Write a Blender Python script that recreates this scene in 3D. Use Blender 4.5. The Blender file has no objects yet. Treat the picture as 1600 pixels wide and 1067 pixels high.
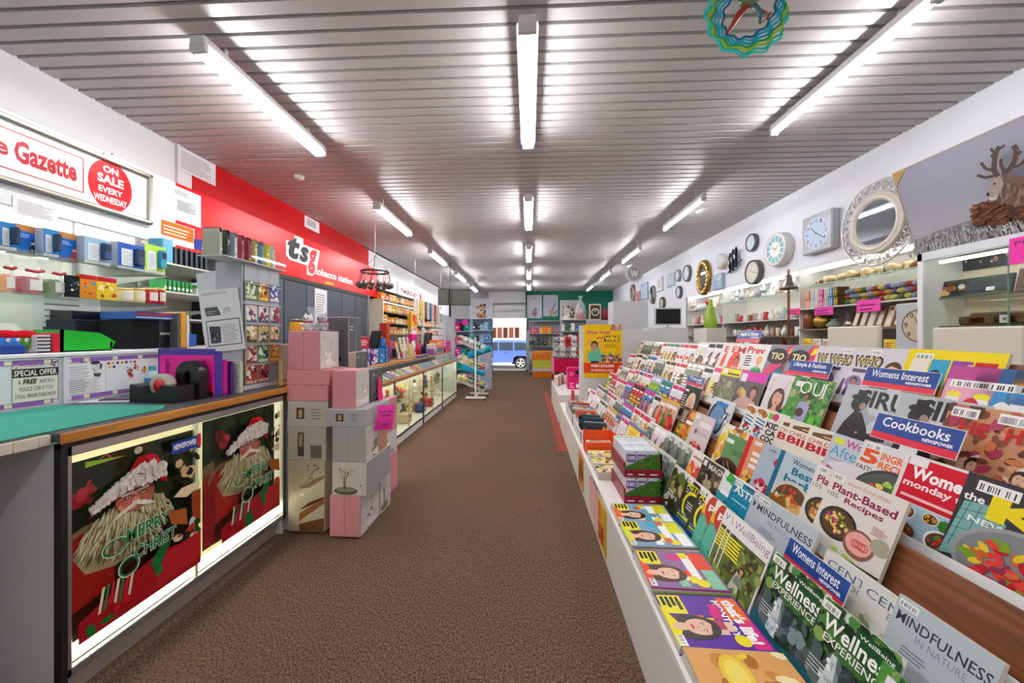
import bpy, math, random
from mathutils import Vector, Matrix, Euler
from math import pi, sin, cos, tan, atan, radians as R
SC = bpy.context.scene
COL = SC.collection
# ---------------------------------------------------------------- camera
EYE = 1.3; FPX = 580.0; PX, PY = 785.0, 525.0; TH = atan(42/580.0)
cd = bpy.data.cameras.new('camera'); cam = bpy.data.objects.new('camera', cd); COL.objects.link(cam)
cam.location = (0, 0, EYE); cam.rotation_euler = (pi/2, 0, TH)
cd.sensor_width = 36; cd.lens = FPX/1600*36
cd.shift_x = (800-PX)/1600; cd.shift_y = -(533.5-PY)/1600
cd.clip_start = 0.05; cd.clip_end = 300
SC.camera = cam
# ---------------------------------------------------------------- world, sun, exposure
w = bpy.data.worlds.new('world'); SC.world = w; w.use_nodes = True
nt = w.node_tree; bg = nt.nodes['Background']
sky = nt.nodes.new('ShaderNodeTexSky'); sky.sky_type = 'HOSEK_WILKIE'; sky.turbidity = 4; sky.ground_albedo = .5
sky.sun_direction = (0.5, 0.3, .8)
nt.links.new(sky.outputs[0], bg.inputs[0]); bg.inputs[1].default_value = 1.4
sd = bpy.data.lights.new('sun', 'SUN'); sun = bpy.data.objects.new('sun', sd); COL.objects.link(sun)
sd.energy = 14; sd.angle = .02; sd.color = (1, .96, .9); sun.rotation_euler = (R(38), 0, R(20))
vs = SC.view_settings
SC.display_settings.display_device = 'sRGB'
vs.view_transform = 'Standard'; vs.look = 'None'; vs.exposure = 0.25; vs.gamma = 1; vs.use_curve_mapping = False
cy = SC.cycles
cy.use_denoising = True; cy.max_bounces = 8; cy.diffuse_bounces = 5; cy.glossy_bounces = 3; cy.transmission_bounces = 6
cy.transparent_max_bounces = 12; cy.caustics_reflective = False; cy.caustics_refractive = False
cy.sample_clamp_indirect = 6
TUBE = 62.0          # strength of every fluorescent tube
# ---------------------------------------------------------------- pixel -> world on a known plane
def P(x, y, X=None, Y=None, Z=None):
    u = (x-PX)/FPX; v = -(y-PY)/FPX
    d = (u*cos(TH)-sin(TH), u*sin(TH)+cos(TH), v)
    if X is not None: t = X/d[0]
    elif Y is not None: t = Y/d[1]
    else: t = (Z-EYE)/d[2]
    return Vector((d[0]*t, d[1]*t, d[2]*t+EYE))
# ---------------------------------------------------------------- colours and materials
def lin(c):
    if isinstance(c, str):
        c = c.lstrip('#')
        if len(c) == 3: c = ''.join(a*2 for a in c)
        c = tuple(int(c[i:i+2], 16)/255 for i in (0, 2, 4))
    return tuple((v/12.92 if v <= .04045 else ((v+.055)/1.055)**2.4) for v in c)
MATS = {}
def node_mat(name, rough=.5, metal=0, bump=0, bscale=60, coat=0, spec=.5, trans=0, alpha=1, var=0):
    """A surface whose colour is the 'Col' attribute that every mesh carries per face."""
    if name in MATS: return MATS[name]
    m = bpy.data.materials.new(name); m.use_nodes = True; n = m.node_tree; b = n.nodes['Principled BSDF']
    a = n.nodes.new('ShaderNodeAttribute'); a.attribute_name = 'Col'
    src = a.outputs['Color']
    tc = n.nodes.new('ShaderNodeTexCoord')
    if var:
        ns = n.nodes.new('ShaderNodeTexNoise'); ns.inputs['Scale'].default_value = 9; ns.inputs['Detail'].default_value = 5
        n.links.new(tc.outputs['Object'], ns.inputs['Vector'])
        mr = n.nodes.new('ShaderNodeMapRange'); mr.inputs[3].default_value = 1-var; mr.inputs[4].default_value = 1+var
        n.links.new(ns.outputs[0], mr.inputs[0])
        mx = n.nodes.new('ShaderNodeVectorMath'); mx.operation = 'SCALE'
        n.links.new(src, mx.inputs[0]); n.links.new(mr.outputs[0], mx.inputs['Scale']); src = mx.outputs[0]
    n.links.new(src, b.inputs['Base Color'])
    b.inputs['Roughness'].default_value = rough; b.inputs['Metallic'].default_value = metal
    b.inputs['Specular IOR Level'].default_value = spec
    b.inputs['Coat Weight'].default_value = coat; b.inputs['Coat Roughness'].default_value = .08
    if trans: b.inputs['Transmission Weight'].default_value = trans; b.inputs['IOR'].default_value = 1.1
    if alpha < 1: b.inputs['Alpha'].default_value = alpha
    if bump:
        ns = n.nodes.new('ShaderNodeTexNoise'); ns.inputs['Scale'].default_value = bscale; ns.inputs['Detail'].default_value = 4
        n.links.new(tc.outputs['Object'], ns.inputs['Vector'])
        bp = n.nodes.new('ShaderNodeBump'); bp.inputs['Strength'].default_value = bump; bp.inputs['Distance'].default_value = .01
        n.links.new(ns.outputs[0], bp.inputs['Height']); n.links.new(bp.outputs[0], b.inputs['Normal'])
    MATS[name] = m; return m
node_mat('painted', .45, var=.03, spec=.4)
node_mat('matte', .85, bump=.15, bscale=120, var=.05, spec=.2)
node_mat('printed_gloss', .3, spec=.22)
node_mat('printed_paper', .6, spec=.25)
node_mat('metal', .28, metal=.9)
node_mat('plastic', .25, spec=.5)
node_mat('fluffy', .95, bump=.9, bscale=90, var=.2, spec=.1)
node_mat('crinkly', .15, bump=.5, bscale=50, spec=.6, alpha=.25)
node_mat('mirror', .03, metal=1)
def glass_mat():
    m = bpy.data.materials.new('clear_glass'); m.use_nodes = True; n = m.node_tree; n.nodes.clear()
    o = n.nodes.new('ShaderNodeOutputMaterial'); mx = n.nodes.new('ShaderNodeMixShader')
    t = n.nodes.new('ShaderNodeBsdfTransparent'); t.inputs[0].default_value = (.95, .98, .96, 1)
    g = n.nodes.new('ShaderNodeBsdfGlossy'); g.inputs['Roughness'].default_value = .03
    f = n.nodes.new('ShaderNodeLayerWeight'); f.inputs['Blend'].default_value = .5
    p4 = n.nodes.new('ShaderNodeMath'); p4.operation = 'POWER'; p4.inputs[1].default_value = 4; n.links.new(f.outputs['Facing'], p4.inputs[0])
    ma = n.nodes.new('ShaderNodeMath'); ma.operation = 'MULTIPLY_ADD'; ma.inputs[1].default_value = .45; ma.inputs[2].default_value = .025; n.links.new(p4.outputs[0], ma.inputs[0])
    n.links.new(ma.outputs[0], mx.inputs[0]); n.links.new(t.outputs[0], mx.inputs[1]); n.links.new(g.outputs[0], mx.inputs[2])
    n.links.new(mx.outputs[0], o.inputs[0]); MATS['glass'] = m
glass_mat()
def emit_mat(name, col, s):
    m = bpy.data.materials.new(name); m.use_nodes = True; n = m.node_tree; n.nodes.clear()
    o = n.nodes.new('ShaderNodeOutputMaterial'); e = n.nodes.new('ShaderNodeEmission')
    e.inputs[0].default_value = (*col, 1); e.inputs[1].default_value = s; n.links.new(e.outputs[0], o.inputs[0]); MATS[name] = m
emit_mat('tube_light', (1, .98, .97), TUBE)
emit_mat('warm_tube', (1, .93, .72), 9)
emit_mat('case_tube', (1, .95, .8), 20)
emit_mat('cool_tube', (1, .99, .95), 7)
def wood_mat(name, c0, c1, axis='Y', sc=3, rough=.4):
    m = bpy.data.materials.new(name); m.use_nodes = True; n = m.node_tree; b = n.nodes['Principled BSDF']
    tc = n.nodes.new('ShaderNodeTexCoord'); mp = n.nodes.new('ShaderNodeMapping')
    mp.inputs['Scale'].default_value = (12, .8, 12) if axis == 'Y' else (.8, 12, 12)
    ns = n.nodes.new('ShaderNodeTexNoise'); ns.inputs['Scale'].default_value = sc; ns.inputs['Detail'].default_value = 6
    ns.inputs['Distortion'].default_value = .6
    cr = n.nodes.new('ShaderNodeValToRGB'); cr.color_ramp.elements[0].color = (*lin(c0), 1); cr.color_ramp.elements[1].color = (*lin(c1), 1)
    cr.color_ramp.elements[0].position = .3; cr.color_ramp.elements[1].position = .7
    n.links.new(tc.outputs['Object'], mp.inputs[0]); n.links.new(mp.outputs[0], ns.inputs['Vector'])
    n.links.new(ns.outputs[0], cr.inputs[0]); n.links.new(cr.outputs[0], b.inputs['Base Color'])
    b.inputs['Roughness'].default_value = rough; MATS[name] = m
wood_mat('orange_wood', '#9a5a1c', '#c98a35')
wood_mat('brown_wood', '#5a3018', '#8a5230')
# ---------------------------------------------------------------- mesh builder
class G:
    """Collects faces with a colour and a material each; .obj() links them as ONE mesh object."""
    def __init__(s): s.v = []; s.f = []; s.c = []; s.m = []; s.T = None; s.k = 0
    def add(s, vs, fs, col, mat='painted', smooth=False):
        o = len(s.v); T = s.T
        s.v += [tuple(T @ Vector(p)) if T else tuple(p) for p in vs]
        c = lin(col) if isinstance(col, str) else col
        for f in fs: s.f.append([o+i for i in f]); s.c.append(c); s.m.append((mat, smooth))
        return s
    def box(s, x0, x1, y0, y1, z0, z1, col, mat='painted', faces=None):
        x0, x1 = min(x0, x1), max(x0, x1); y0, y1 = min(y0, y1), max(y0, y1); z0, z1 = min(z0, z1), max(z0, z1)
        vs = [(x0, y0, z0), (x1, y0, z0), (x1, y1, z0), (x0, y1, z0), (x0, y0, z1), (x1, y0, z1), (x1, y1, z1), (x0, y1, z1)]
        fs = [(0, 3, 2, 1), (4, 5, 6, 7), (0, 1, 5, 4), (1, 2, 6, 5), (2, 3, 7, 6), (3, 0, 4, 7)]
        if faces:     # dict index->colour; order bottom, top, front(-y), right(+x), back, left
            for i, f in enumerate(fs): s.add(vs, [f], faces.get(i, col), mat)
            return s
        return s.add(vs, fs, col, mat)
    def bbox(s, x0, x1, y0, y1, z0, z1, col, mat='painted', b=.004):
        """box with chamfered edges"""
        x0, x1 = min(x0, x1), max(x0, x1); y0, y1 = min(y0, y1), max(y0, y1); z0, z1 = min(z0, z1), max(z0, z1)
        b = min(b, (x1-x0)/3, (y1-y0)/3, (z1-z0)/3)
        vs = []; idx = {}
        for ix in (0, 1):
            for iy in (0, 1):
                for iz in (0, 1):
                    for k in range(3):
                        p = [(x0, x1)[ix], (y0, y1)[iy], (z0, z1)[iz]]; sg = [1-2*ix, 1-2*iy, 1-2*iz]
                        for a in range(3):
                            if a != k: p[a] += sg[a]*b
                        idx[(ix, iy, iz, k)] = len(vs); vs.append(tuple(p))
        fs = []
        for k in range(3):
            a, c = [q for q in range(3) if q != k]
            for side in (0, 1):
                f = []
                for (i, j) in ((0, 0), (1, 0), (1, 1), (0, 1)):
                    t = [0, 0, 0]; t[k] = side; t[a] = i; t[c] = j; f.append(idx[(*t, k)])
                fs.append(f)
            for i in (0, 1):
                for j in (0, 1):
                    t0 = [0, 0, 0]; t0[a] = i; t0[c] = j; t1 = list(t0); t1[k] = 1
                    fs.append([idx[(*t0, a)], idx[(*t1, a)], idx[(*t1, c)], idx[(*t0, c)]])
        for ix in (0, 1):
            for iy in (0, 1):
                for iz in (0, 1): fs.append([idx[(ix, iy, iz, k)] for k in range(3)])
        return s.add(vs, fs, col, mat)
    def quad(s, a, b, c, d, col, mat='painted'): return s.add([a, b, c, d], [(0, 1, 2, 3)], col, mat)
    def tube(s, pts, r, col, mat='painted', n=8, cap=True, smooth=True):
        pts = [Vector(p) for p in pts]; rs = r if isinstance(r, (list, tuple)) else [r]*len(pts)
        vs = []; prev = None
        for i, p in enumerate(pts):
            t = (pts[min(i+1, len(pts)-1)]-pts[max(i-1, 0)]).normalized()
            if prev is None: a = t.orthogonal().normalized()
            else: a = (prev-t*prev.dot(t)).normalized()
            prev = a; b = t.cross(a)
            for k in range(n):
                q = p+(a*cos(2*pi*k/n)+b*sin(2*pi*k/n))*rs[i]; vs.append(tuple(q))
        fs = [(i*n+k, i*n+(k+1) % n, (i+1)*n+(k+1) % n, (i+1)*n+k) for i in range(len(pts)-1) for k in range(n)]
        s.add(vs, fs, col, mat, smooth)
        if cap: s.add(vs, [tuple(range(n))[::-1], tuple(range((len(pts)-1)*n, len(pts)*n))], col, mat)
        return s
    def cyl(s, p0, p1, r, col, mat='painted', n=16, r2=None):
        return s.tube([p0, p1], [r, r if r2 is None else r2], col, mat, n)
    def lathe(s, prof, col, mat='painted', n=20, c=(0, 0, 0), axis='Z', smooth=True, sx=1, sy=1):
        vs = []
        for (r, z) in prof:
            for k in range(n):
                a = 2*pi*k/n; x, y = r*cos(a)*sx, r*sin(a)*sy
                p = (x, y, z) if axis == 'Z' else ((z, x, y) if axis == 'X' else (x, z, y))
                vs.append((p[0]+c[0], p[1]+c[1], p[2]+c[2]))
        fs = [(i*n+k, i*n+(k+1) % n, (i+1)*n+(k+1) % n, (i+1)*n+k) for i in range(len(prof)-1) for k in range(n)]
        s.add(vs, fs, col, mat, smooth); return s
    def ball(s, c, r, col, mat='matte', n=10, m=7, sc=(1, 1, 1), rot=None):
        vs = []; M3 = Euler(rot).to_matrix() if rot else None
        for i in range(m+1):
            ph = pi*i/m
            for k in range(n):
                a = 2*pi*k/n; p = Vector((sin(ph)*cos(a)*r*sc[0], sin(ph)*sin(a)*r*sc[1], cos(ph)*r*sc[2]))
                if M3: p = M3 @ p
                vs.append((p.x+c[0], p.y+c[1], p.z+c[2]))
        fs = [(i*n+k, (i+1)*n+k, (i+1)*n+(k+1) % n, i*n+(k+1) % n) for i in range(m) for k in range(n)]
        return s.add(vs, fs, col, mat, True)
    def prism(s, poly, y0, y1, col, mat='painted', axis='Y'):
        """poly of (a,b) extruded along axis"""
        n = len(poly)
        def mk(a, b, t): return (a, t, b) if axis == 'Y' else ((t, a, b) if axis == 'X' else (a, b, t))
        vs = [mk(a, b, y0) for a, b in poly]+[mk(a, b, y1) for a, b in poly]
        fs = [tuple(range(n)), tuple(range(2*n-1, n-1, -1))]+[(i, i+n, (i+1) % n+n, (i+1) % n) for i in range(n)]
        return s.add(vs, fs, col, mat)
    def obj(s, name, parent=None, loc=None, rot=None):
        me = bpy.data.meshes.new(name); me.from_pydata(s.v, [], s.f)
        ms = []
        for mt, sm in s.m:
            if mt not in ms: ms.append(mt)
        for mt in ms: me.materials.append(MATS[mt])
        ix = {mt: i for i, mt in enumerate(ms)}
        me.polygons.foreach_set('material_index', [ix[mt] for mt, sm in s.m])
        me.polygons.foreach_set('use_smooth', [sm for mt, sm in s.m])
        ca = me.color_attributes.new('Col', 'FLOAT_COLOR', 'CORNER'); buf = []
        for f, c in zip(s.f, s.c): buf += [c[0], c[1], c[2], 1.0]*len(f)
        ca.data.foreach_set('color', buf)
        me.validate(); me.update()
        o = bpy.data.objects.new(name, me); COL.objects.link(o)
        if parent: o.parent = parent
        if loc is not None: o.location = loc
        if rot is not None: o.rotation_euler = rot
        return o
# ---------------------------------------------------------------- lettering
FONT = {}
def glyphs(txt, bold=0, shear=0):
    key = (txt, bold, shear)
    if key not in FONT:
        cu = bpy.data.curves.new('t', 'FONT'); cu.body = txt; cu.resolution_u = 2; cu.offset = bold; cu.shear = shear; cu.fill_mode = 'FRONT'
        ob = bpy.data.objects.new('t', cu); me = ob.to_mesh()
        vs = [(v.co.x, v.co.y) for v in me.vertices]; fs = [tuple(p.vertices) for p in me.polygons]
        ob.to_mesh_clear(); bpy.data.objects.remove(ob); bpy.data.curves.remove(cu)
        if vs:
            x0 = min(v[0] for v in vs); x1 = max(v[0] for v in vs); y0 = min(v[1] for v in vs); y1 = max(v[1] for v in vs)
            vs = [((v[0]-x0), (v[1]-y0)) for v in vs]; FONT[key] = (vs, fs, x1-x0, y1-y0)
        else: FONT[key] = ([], [], 1, 1)
    return FONT[key]
# ---------------------------------------------------------------- flat printed pictures, built from coloured shapes
class Art:
    """Draws shapes on a rectangle: o bottom-left corner, U along its width, W along its height (world vectors), each shape a hair above the last."""
    def __init__(s, g, o, U, W, mat='printed_gloss', eps=.00006):
        s.g = g; s.o = Vector(o); s.U = Vector(U); s.W = Vector(W); s.w = s.U.length; s.h = s.W.length
        s.u = s.U.normalized(); s.wv = s.W.normalized(); s.n = s.u.cross(s.wv).normalized(); s.mat = mat; s.eps = eps; s.k = 1; s.clip = None
    def pt(s, a, b):
        a = min(max(a, 0), s.w); b = min(max(b, 0), s.h)
        return tuple(s.o+s.u*a+s.wv*b+s.n*(s.eps*s.k))
    def poly(s, pts, col, mat=None):
        s.g.add([s.pt(a*s.w, b*s.h) for a, b in pts], [tuple(range(len(pts)))], col, mat or s.mat); s.k += 1; return s
    def rect(s, a0, b0, a1, b1, col, mat=None): return s.poly([(a0, b0), (a1, b0), (a1, b1), (a0, b1)], col, mat)
    def oval(s, a, b, ra, rb, col, n=16, rot=0, mat=None):
        """ra, rb as shares of the width"""
        pts = []
        for k in range(n):
            t = 2*pi*k/n; x, y = ra*cos(t), rb*sin(t)
            pts.append((a+x*cos(rot)-y*sin(rot), b+(x*sin(rot)+y*cos(rot))*s.w/s.h))
        return s.poly(pts, col, mat)
    def ring(s, a, b, r0, r1, col, n=24, asp=1):
        for k in range(n):
            t0, t1 = 2*pi*k/n, 2*pi*(k+1)/n; q = s.w/s.h*asp
            s.poly([(a+r0*cos(t0), b+r0*sin(t0)*q), (a+r1*cos(t0), b+r1*sin(t0)*q), (a+r1*cos(t1), b+r1*sin(t1)*q), (a+r0*cos(t1), b+r0*sin(t1)*q)], col); s.k -= 1
        s.k += 1; return s
    def line(s, pts, wd, col):
        for (a0, b0), (a1, b1) in zip(pts, pts[1:]):
            dx, dy = (a1-a0)*s.w, (b1-b0)*s.h; L = math.hypot(dx, dy) or 1; nx, ny = -dy/L*wd*s.w/2, dx/L*wd*s.w/2
            s.poly([(a0+nx/s.w, b0+ny/s.h), (a0-nx/s.w, b0-ny/s.h), (a1-nx/s.w, b1-ny/s.h), (a1+nx/s.w, b1+ny/s.h)], col); s.k -= 1
        s.k += 1; return s
    def frame(s, a0, b0, a1, b1, wd, col):
        return s.line([(a0, b0), (a1, b0), (a1, b1), (a0, b1), (a0, b0)], wd, col)
    def text(s, t, a0, b0, a1, b1, col, bold=.01, shear=0, rot=0):
        """lettering fitted to the box a0..a1, b0..b1; rot=1 reads upwards"""
        vs, fs, tw, th = glyphs(t, bold, shear)
        if not vs: return s
        if rot: out = [(a1-(v[1]/th)*(a1-a0), b0+(v[0]/tw)*(b1-b0)) for v in vs]
        else: out = [(a0+(v[0]/tw)*(a1-a0), b0+(v[1]/th)*(b1-b0)) for v in vs]
        s.g.add([s.pt(a*s.w, b*s.h) for a, b in out], fs, col, s.mat); s.k += 1; return s
    def bars(s, a0, b0, a1, b1, n, col, rnd, fill=.5, thick=.45):
        """lines of print too small to read"""
        st = (b1-b0)/n
        for i in range(n):
            L = a0+(a1-a0)*rnd.uniform(fill, 1); y = b1-(i+1)*st
            s.rect(a0, y, L, y+st*thick, col); s.k -= 1
        s.k += 1; return s
    def blobs(s, a0, b0, a1, b1, n, cols, rnd, r=.05, rv=.5):
        for i in range(n):
            rr = r*rnd.uniform(1-rv, 1+rv)
            s.oval(rnd.uniform(a0, a1), rnd.uniform(b0, b1), rr, rr*rnd.uniform(.4, 1), rnd.choice(cols), n=7, rot=rnd.uniform(0, 3))
        return s
    def plate(s, a, b, r, rnd, cols, rim='#e8e4dc'):
        s.oval(a, b, r, r*.8, rim, 20); s.oval(a, b, r*.85, r*.66, '#5a4030', 18)
        for i in range(26):
            t = rnd.uniform(0, 6.28); q = r*.68*rnd.random()**.5
            s.oval(a+q*cos(t), b+q*.78*sin(t)*s.w/s.h, r*rnd.uniform(.08, .2), r*rnd.uniform(.05, .12), rnd.choice(cols), 7, rnd.uniform(0, 3))
        return s
    def person(s, a, b, sz, hair='#3a2418', skin='#d9a684', top='#333', long=True):
        """head centre a,b; sz = half width of the head as a share of the width"""
        q = s.w/s.h
        if long: s.oval(a, b-sz*.5*q, sz*1.35, sz*2.1, hair, 16)
        s.poly([(a-sz*2.4, b-sz*5*q), (a+sz*2.4, b-sz*5*q), (a+sz*2, b-sz*2.3*q), (a+sz*.5, b-sz*1.6*q), (a-sz*.5, b-sz*1.6*q), (a-sz*2, b-sz*2.3*q)], top)
        s.oval(a, b-sz*1.4*q, sz*.42, sz*.8, skin, 10)
        s.oval(a, b+sz*.35*q, sz*1.15, sz*1.25, hair, 16); s.oval(a, b, sz*.86, sz*1.2, skin, 16)
        s.poly([(a-sz*.9, b+sz*.5*q), (a-sz*.3, b+sz*1.0*q), (a+sz*.9, b+sz*.6*q), (a+sz*.8, b+sz*1.2*q), (a, b+sz*1.5*q), (a-sz*.8, b+sz*1.2*q)], hair)
        for d in (-.36, .36):
            s.oval(a+d*sz, b+sz*.15*q, sz*.17, sz*.08, '#f4efe8', 8); s.oval(a+d*sz, b+sz*.15*q, sz*.08, sz*.08, '#2a1a12', 6)
            s.line([(a+(d-.2)*sz, b+sz*.36*q), (a+(d+.2)*sz, b+sz*.38*q)], sz*.07, hair)
        s.line([(a, b), (a+sz*.08, b-sz*.28*q)], sz*.06, '#b07c60')
        s.oval(a, b-sz*.6*q, sz*.3, sz*.11, '#b8453f', 8); return s
    def barcode(s, a0, b0, a1, b1, rnd):
        s.rect(a0, b0, a1, b1, '#f4f4f2'); n = 14; st = (a1-a0)*.86/n; x = a0+(a1-a0)*.07
        for i in range(n):
            if rnd.random() < .8: s.rect(x, b0+(b1-b0)*.15, x+st*rnd.uniform(.3, .7), b0+(b1-b0)*.75, '#222'); s.k -= 1
            x += st
        s.k += 1; return s
# ---------------------------------------------------------------- things
ALLOBJ = []
def tag(o, label, cat, group=None, kind=None):
    if label: o['label'] = label
    if cat: o['category'] = cat
    if group: o['group'] = group
    if kind: o['kind'] = kind
    return o
def thing(name, label, cat, loc=(0, 0, 0), rz=0, group=None):
    o = bpy.data.objects.new(name, None); COL.objects.link(o); o.location = loc; o.rotation_euler = (0, 0, rz); o.empty_display_size = .05
    return tag(o, label, cat, group)
def struct(g, name, parent=None):
    o = g.obj(name, parent)
    if not parent: o['kind'] = 'structure'
    return o
def dup(o, loc=None, rot=None, label=None, group=None, parent=None):
    c = o.copy(); COL.objects.link(c)
    if parent: c.parent = parent
    if loc is not None: c.location = loc
    if rot is not None: c.rotation_euler = rot if isinstance(rot, tuple) else (0, 0, rot)
    if label: c['label'] = label
    if group: c['group'] = group
    for ch in list(o.children): dup(ch, parent=c)
    return c
def one(g, name, label, cat, group=None, loc=None, rot=None):
    return tag(g.obj(name, None, loc, rot), label, cat, group)
class _Ord:
    U = 'zeroth first second third fourth fifth sixth seventh eighth ninth tenth eleventh twelfth thirteenth fourteenth fifteenth sixteenth seventeenth eighteenth nineteenth'.split()
    T = {2: ('twentieth', 'twenty'), 3: ('thirtieth', 'thirty'), 4: ('fortieth', 'forty'), 5: ('fiftieth', 'fifty'), 6: ('sixtieth', 'sixty'), 7: ('seventieth', 'seventy')}
    def __getitem__(s, i):
        n = i+1
        if n < 20: return s.U[n]
        return s.T[n//10][0] if n % 10 == 0 else s.T[n//10][1]+'-'+s.U[n % 10]
ORD = _Ord()
WL, WR, WB, WF, CZ = -3.18, 3.18, 14.45, -1.6, 3.03   # left, right, back (street) and front (behind the camera) walls, ceiling
FX = -2.86                                           # face of the left fascia
# ================================================================ the room
def carpet_mat():
    m = bpy.data.materials.new('brown_carpet'); m.use_nodes = True; n = m.node_tree; b = n.nodes['Principled BSDF']
    tc = n.nodes.new('ShaderNodeTexCoord'); ns = n.nodes.new('ShaderNodeTexNoise'); ns.inputs['Scale'].default_value = 150; ns.inputs['Detail'].default_value = 5; ns.inputs['Roughness'].default_value = .7
    mp = n.nodes.new('ShaderNodeMapping'); mp.inputs['Scale'].default_value = (1, .6, 1)
    n.links.new(tc.outputs['Object'], mp.inputs[0]); n.links.new(mp.outputs[0], ns.inputs['Vector'])
    cr = n.nodes.new('ShaderNodeValToRGB'); e = cr.color_ramp.elements; e[0].position = .41; e[0].color = (*lin('#3a2e26'), 1); e[1].position = .61; e[1].color = (*lin('#806655'), 1)
    n.links.new(ns.outputs[0], cr.inputs[0]); n2 = n.nodes.new('ShaderNodeTexNoise'); n2.inputs['Scale'].default_value = 1.3; n2.inputs['Detail'].default_value = 4
    n.links.new(tc.outputs['Object'], n2.inputs['Vector'])
    mr = n.nodes.new('ShaderNodeMapRange'); mr.inputs[3].default_value = .8; mr.inputs[4].default_value = 1.2; n.links.new(n2.outputs[0], mr.inputs[0])
    mx = n.nodes.new('ShaderNodeVectorMath'); mx.operation = 'SCALE'; n.links.new(cr.outputs[0], mx.inputs[0]); n.links.new(mr.outputs[0], mx.inputs['Scale'])
    n.links.new(mx.outputs[0], b.inputs['Base Color']); b.inputs['Roughness'].default_value = .95; b.inputs['Specular IOR Level'].default_value = .1
    bp = n.nodes.new('ShaderNodeBump'); bp.inputs['Strength'].default_value = .3; bp.inputs['Distance'].default_value = .004
    n.links.new(ns.outputs[0], bp.inputs['Height']); n.links.new(bp.outputs[0], b.inputs['Normal']); MATS['carpet'] = m
carpet_mat()
m = node_mat('ceiling_metal', .42, metal=.12, spec=.5)
g = G(); g.box(WL-.1, WR+.45, WF-.1, WB+.1, -.1, 0, '#555', 'carpet'); struct(g, 'floor')
g = G(); g.box(.33, .436, 4.2, 8.6, .0005, .004, '#8c4034', 'matte'); struct(g, 'floor_strip')
# slatted metal ceiling: pans with dark grooves, laid a little askew as in the shop
g = G(); g.T = Matrix.Rotation(R(1.6), 4, 'Z'); pit = .104
y = WF-.5; g.box(WL-.4, WR+.4, WF-.6, WB+.6, CZ+.022, CZ+.05, '#15120f', 'matte')
while y < WB+.5:
    a, b_ = y+.009, y+pit-.009
    g.add([(WL-.4, a, CZ+.02), (WL-.4, a+.004, CZ), (WL-.4, b_-.004, CZ), (WL-.4, b_, CZ+.02), (WR+.4, a, CZ+.02), (WR+.4, a+.004, CZ), (WR+.4, b_-.004, CZ), (WR+.4, b_, CZ+.02)],
          [(0, 1, 5, 4), (1, 2, 6, 5), (2, 3, 7, 6)], '#cac6c6', 'ceiling_metal'); y += pit
struct(g, 'ceiling')
g = G(); g.box(WL-.1, WL, WF, WB, 0, CZ+.06, '#e9e9ec'); struct(g, 'wall_left')
NZ, NY0, NY1 = 2.09, 2.0, P(1072, 500, X=3.16).y+.02
g = G(); g.box(WR, WR+.1, WF, NY0, 0, CZ+.06, '#e6eaf5'); g.box(WR, WR+.1, NY1, WB, 0, CZ+.06, '#e6eaf5'); g.box(WR, WR+.1, NY0, NY1, NZ, CZ+.06, '#e6eaf5'); g.box(WR+.4, WR+.42, NY0, NY1, 0, NZ, '#e8e8e4'); g.box(WR+.1, WR+.42, NY0, NY1, NZ, NZ+.02, '#e6eaf5')
g.box(WR, WR+.42, NY0-.02, NY0, 0, NZ, '#e8e8e4'); g.box(WR, WR+.42, NY1, NY1+.02, 0, NZ, '#e8e8e4'); struct(g, 'wall_right')
g = G(); g.box(WL-.1, WR+.1, WF-.1, WF, 0, CZ+.06, '#dedede'); struct(g, 'wall_front')
# street wall with the doorway
DX0, DX1 = P(768, 500, Y=WB).x, P(822, 500, Y=WB).x; DH = P(800, 497, Y=WB).z
GX0 = P(822, 470, Y=WB).x
g = G(); g.box(WL-.1, DX0, WB, WB+.1, 0, CZ+.06, '#d9d9de'); g.box(DX0, DX1, WB, WB+.1, DH, CZ+.06, '#d9d8da'); g.box(DX1, WR+.1, WB, WB+.1, 0, CZ+.06, '#d5d5d8')
struct(g, 'wall_back')
g = G(); g.box(GX0, WR, WB-.03, WB-.001, 1.5, CZ, '#00705a'); g.prism([(GX0-.02, CZ), (GX0, CZ), (GX0, 2.0)], WB-.2, WB-.001, '#00604c')
struct(g, 'trim_1')
g = G()   # roller door box and rails over the doorway
g.bbox(DX0-.1, DX1-.02, WB-.25, WB-.001, DH+.55, CZ-.02, '#cfcfd2', 'painted'); g.bbox(DX0, DX1-.02, WB-.12, WB-.001, DH+.02, DH+.5, '#d8d8da')
g.box(DX0+.05, DX1-.1, WB-.16, WB-.12, DH+.25, DH+.33, '#8d8d92', 'metal'); g.box(DX0, DX1, WB-.26, WB-.24, DH+.56, DH+.58, '#777')
struct(g, 'trim_2')
g = G()
for x in (DX0-.03, DX1): g.box(x, x+.03, WB-.05, WB+.02, 0, DH+.02, '#b8bcc0', 'metal')
g.box(DX0-.03, DX1+.03, WB-.05, WB+.02, DH, DH+.03, '#b8bcc0', 'metal'); struct(g, 'trim_3')
g = G(); g.box(DX0, DX1, WB-.5, WB+.1, .0, .006, '#c9c6c4', 'painted'); struct(g, 'trim_4')
# black bead where the left wall meets the ceiling, white one on the right
g = G(); g.box(WL, WL+.02, P(565, 380, X=WL).y, WB, CZ-.025, CZ, '#2b2a2a'); struct(g, 'trim_5')
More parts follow.
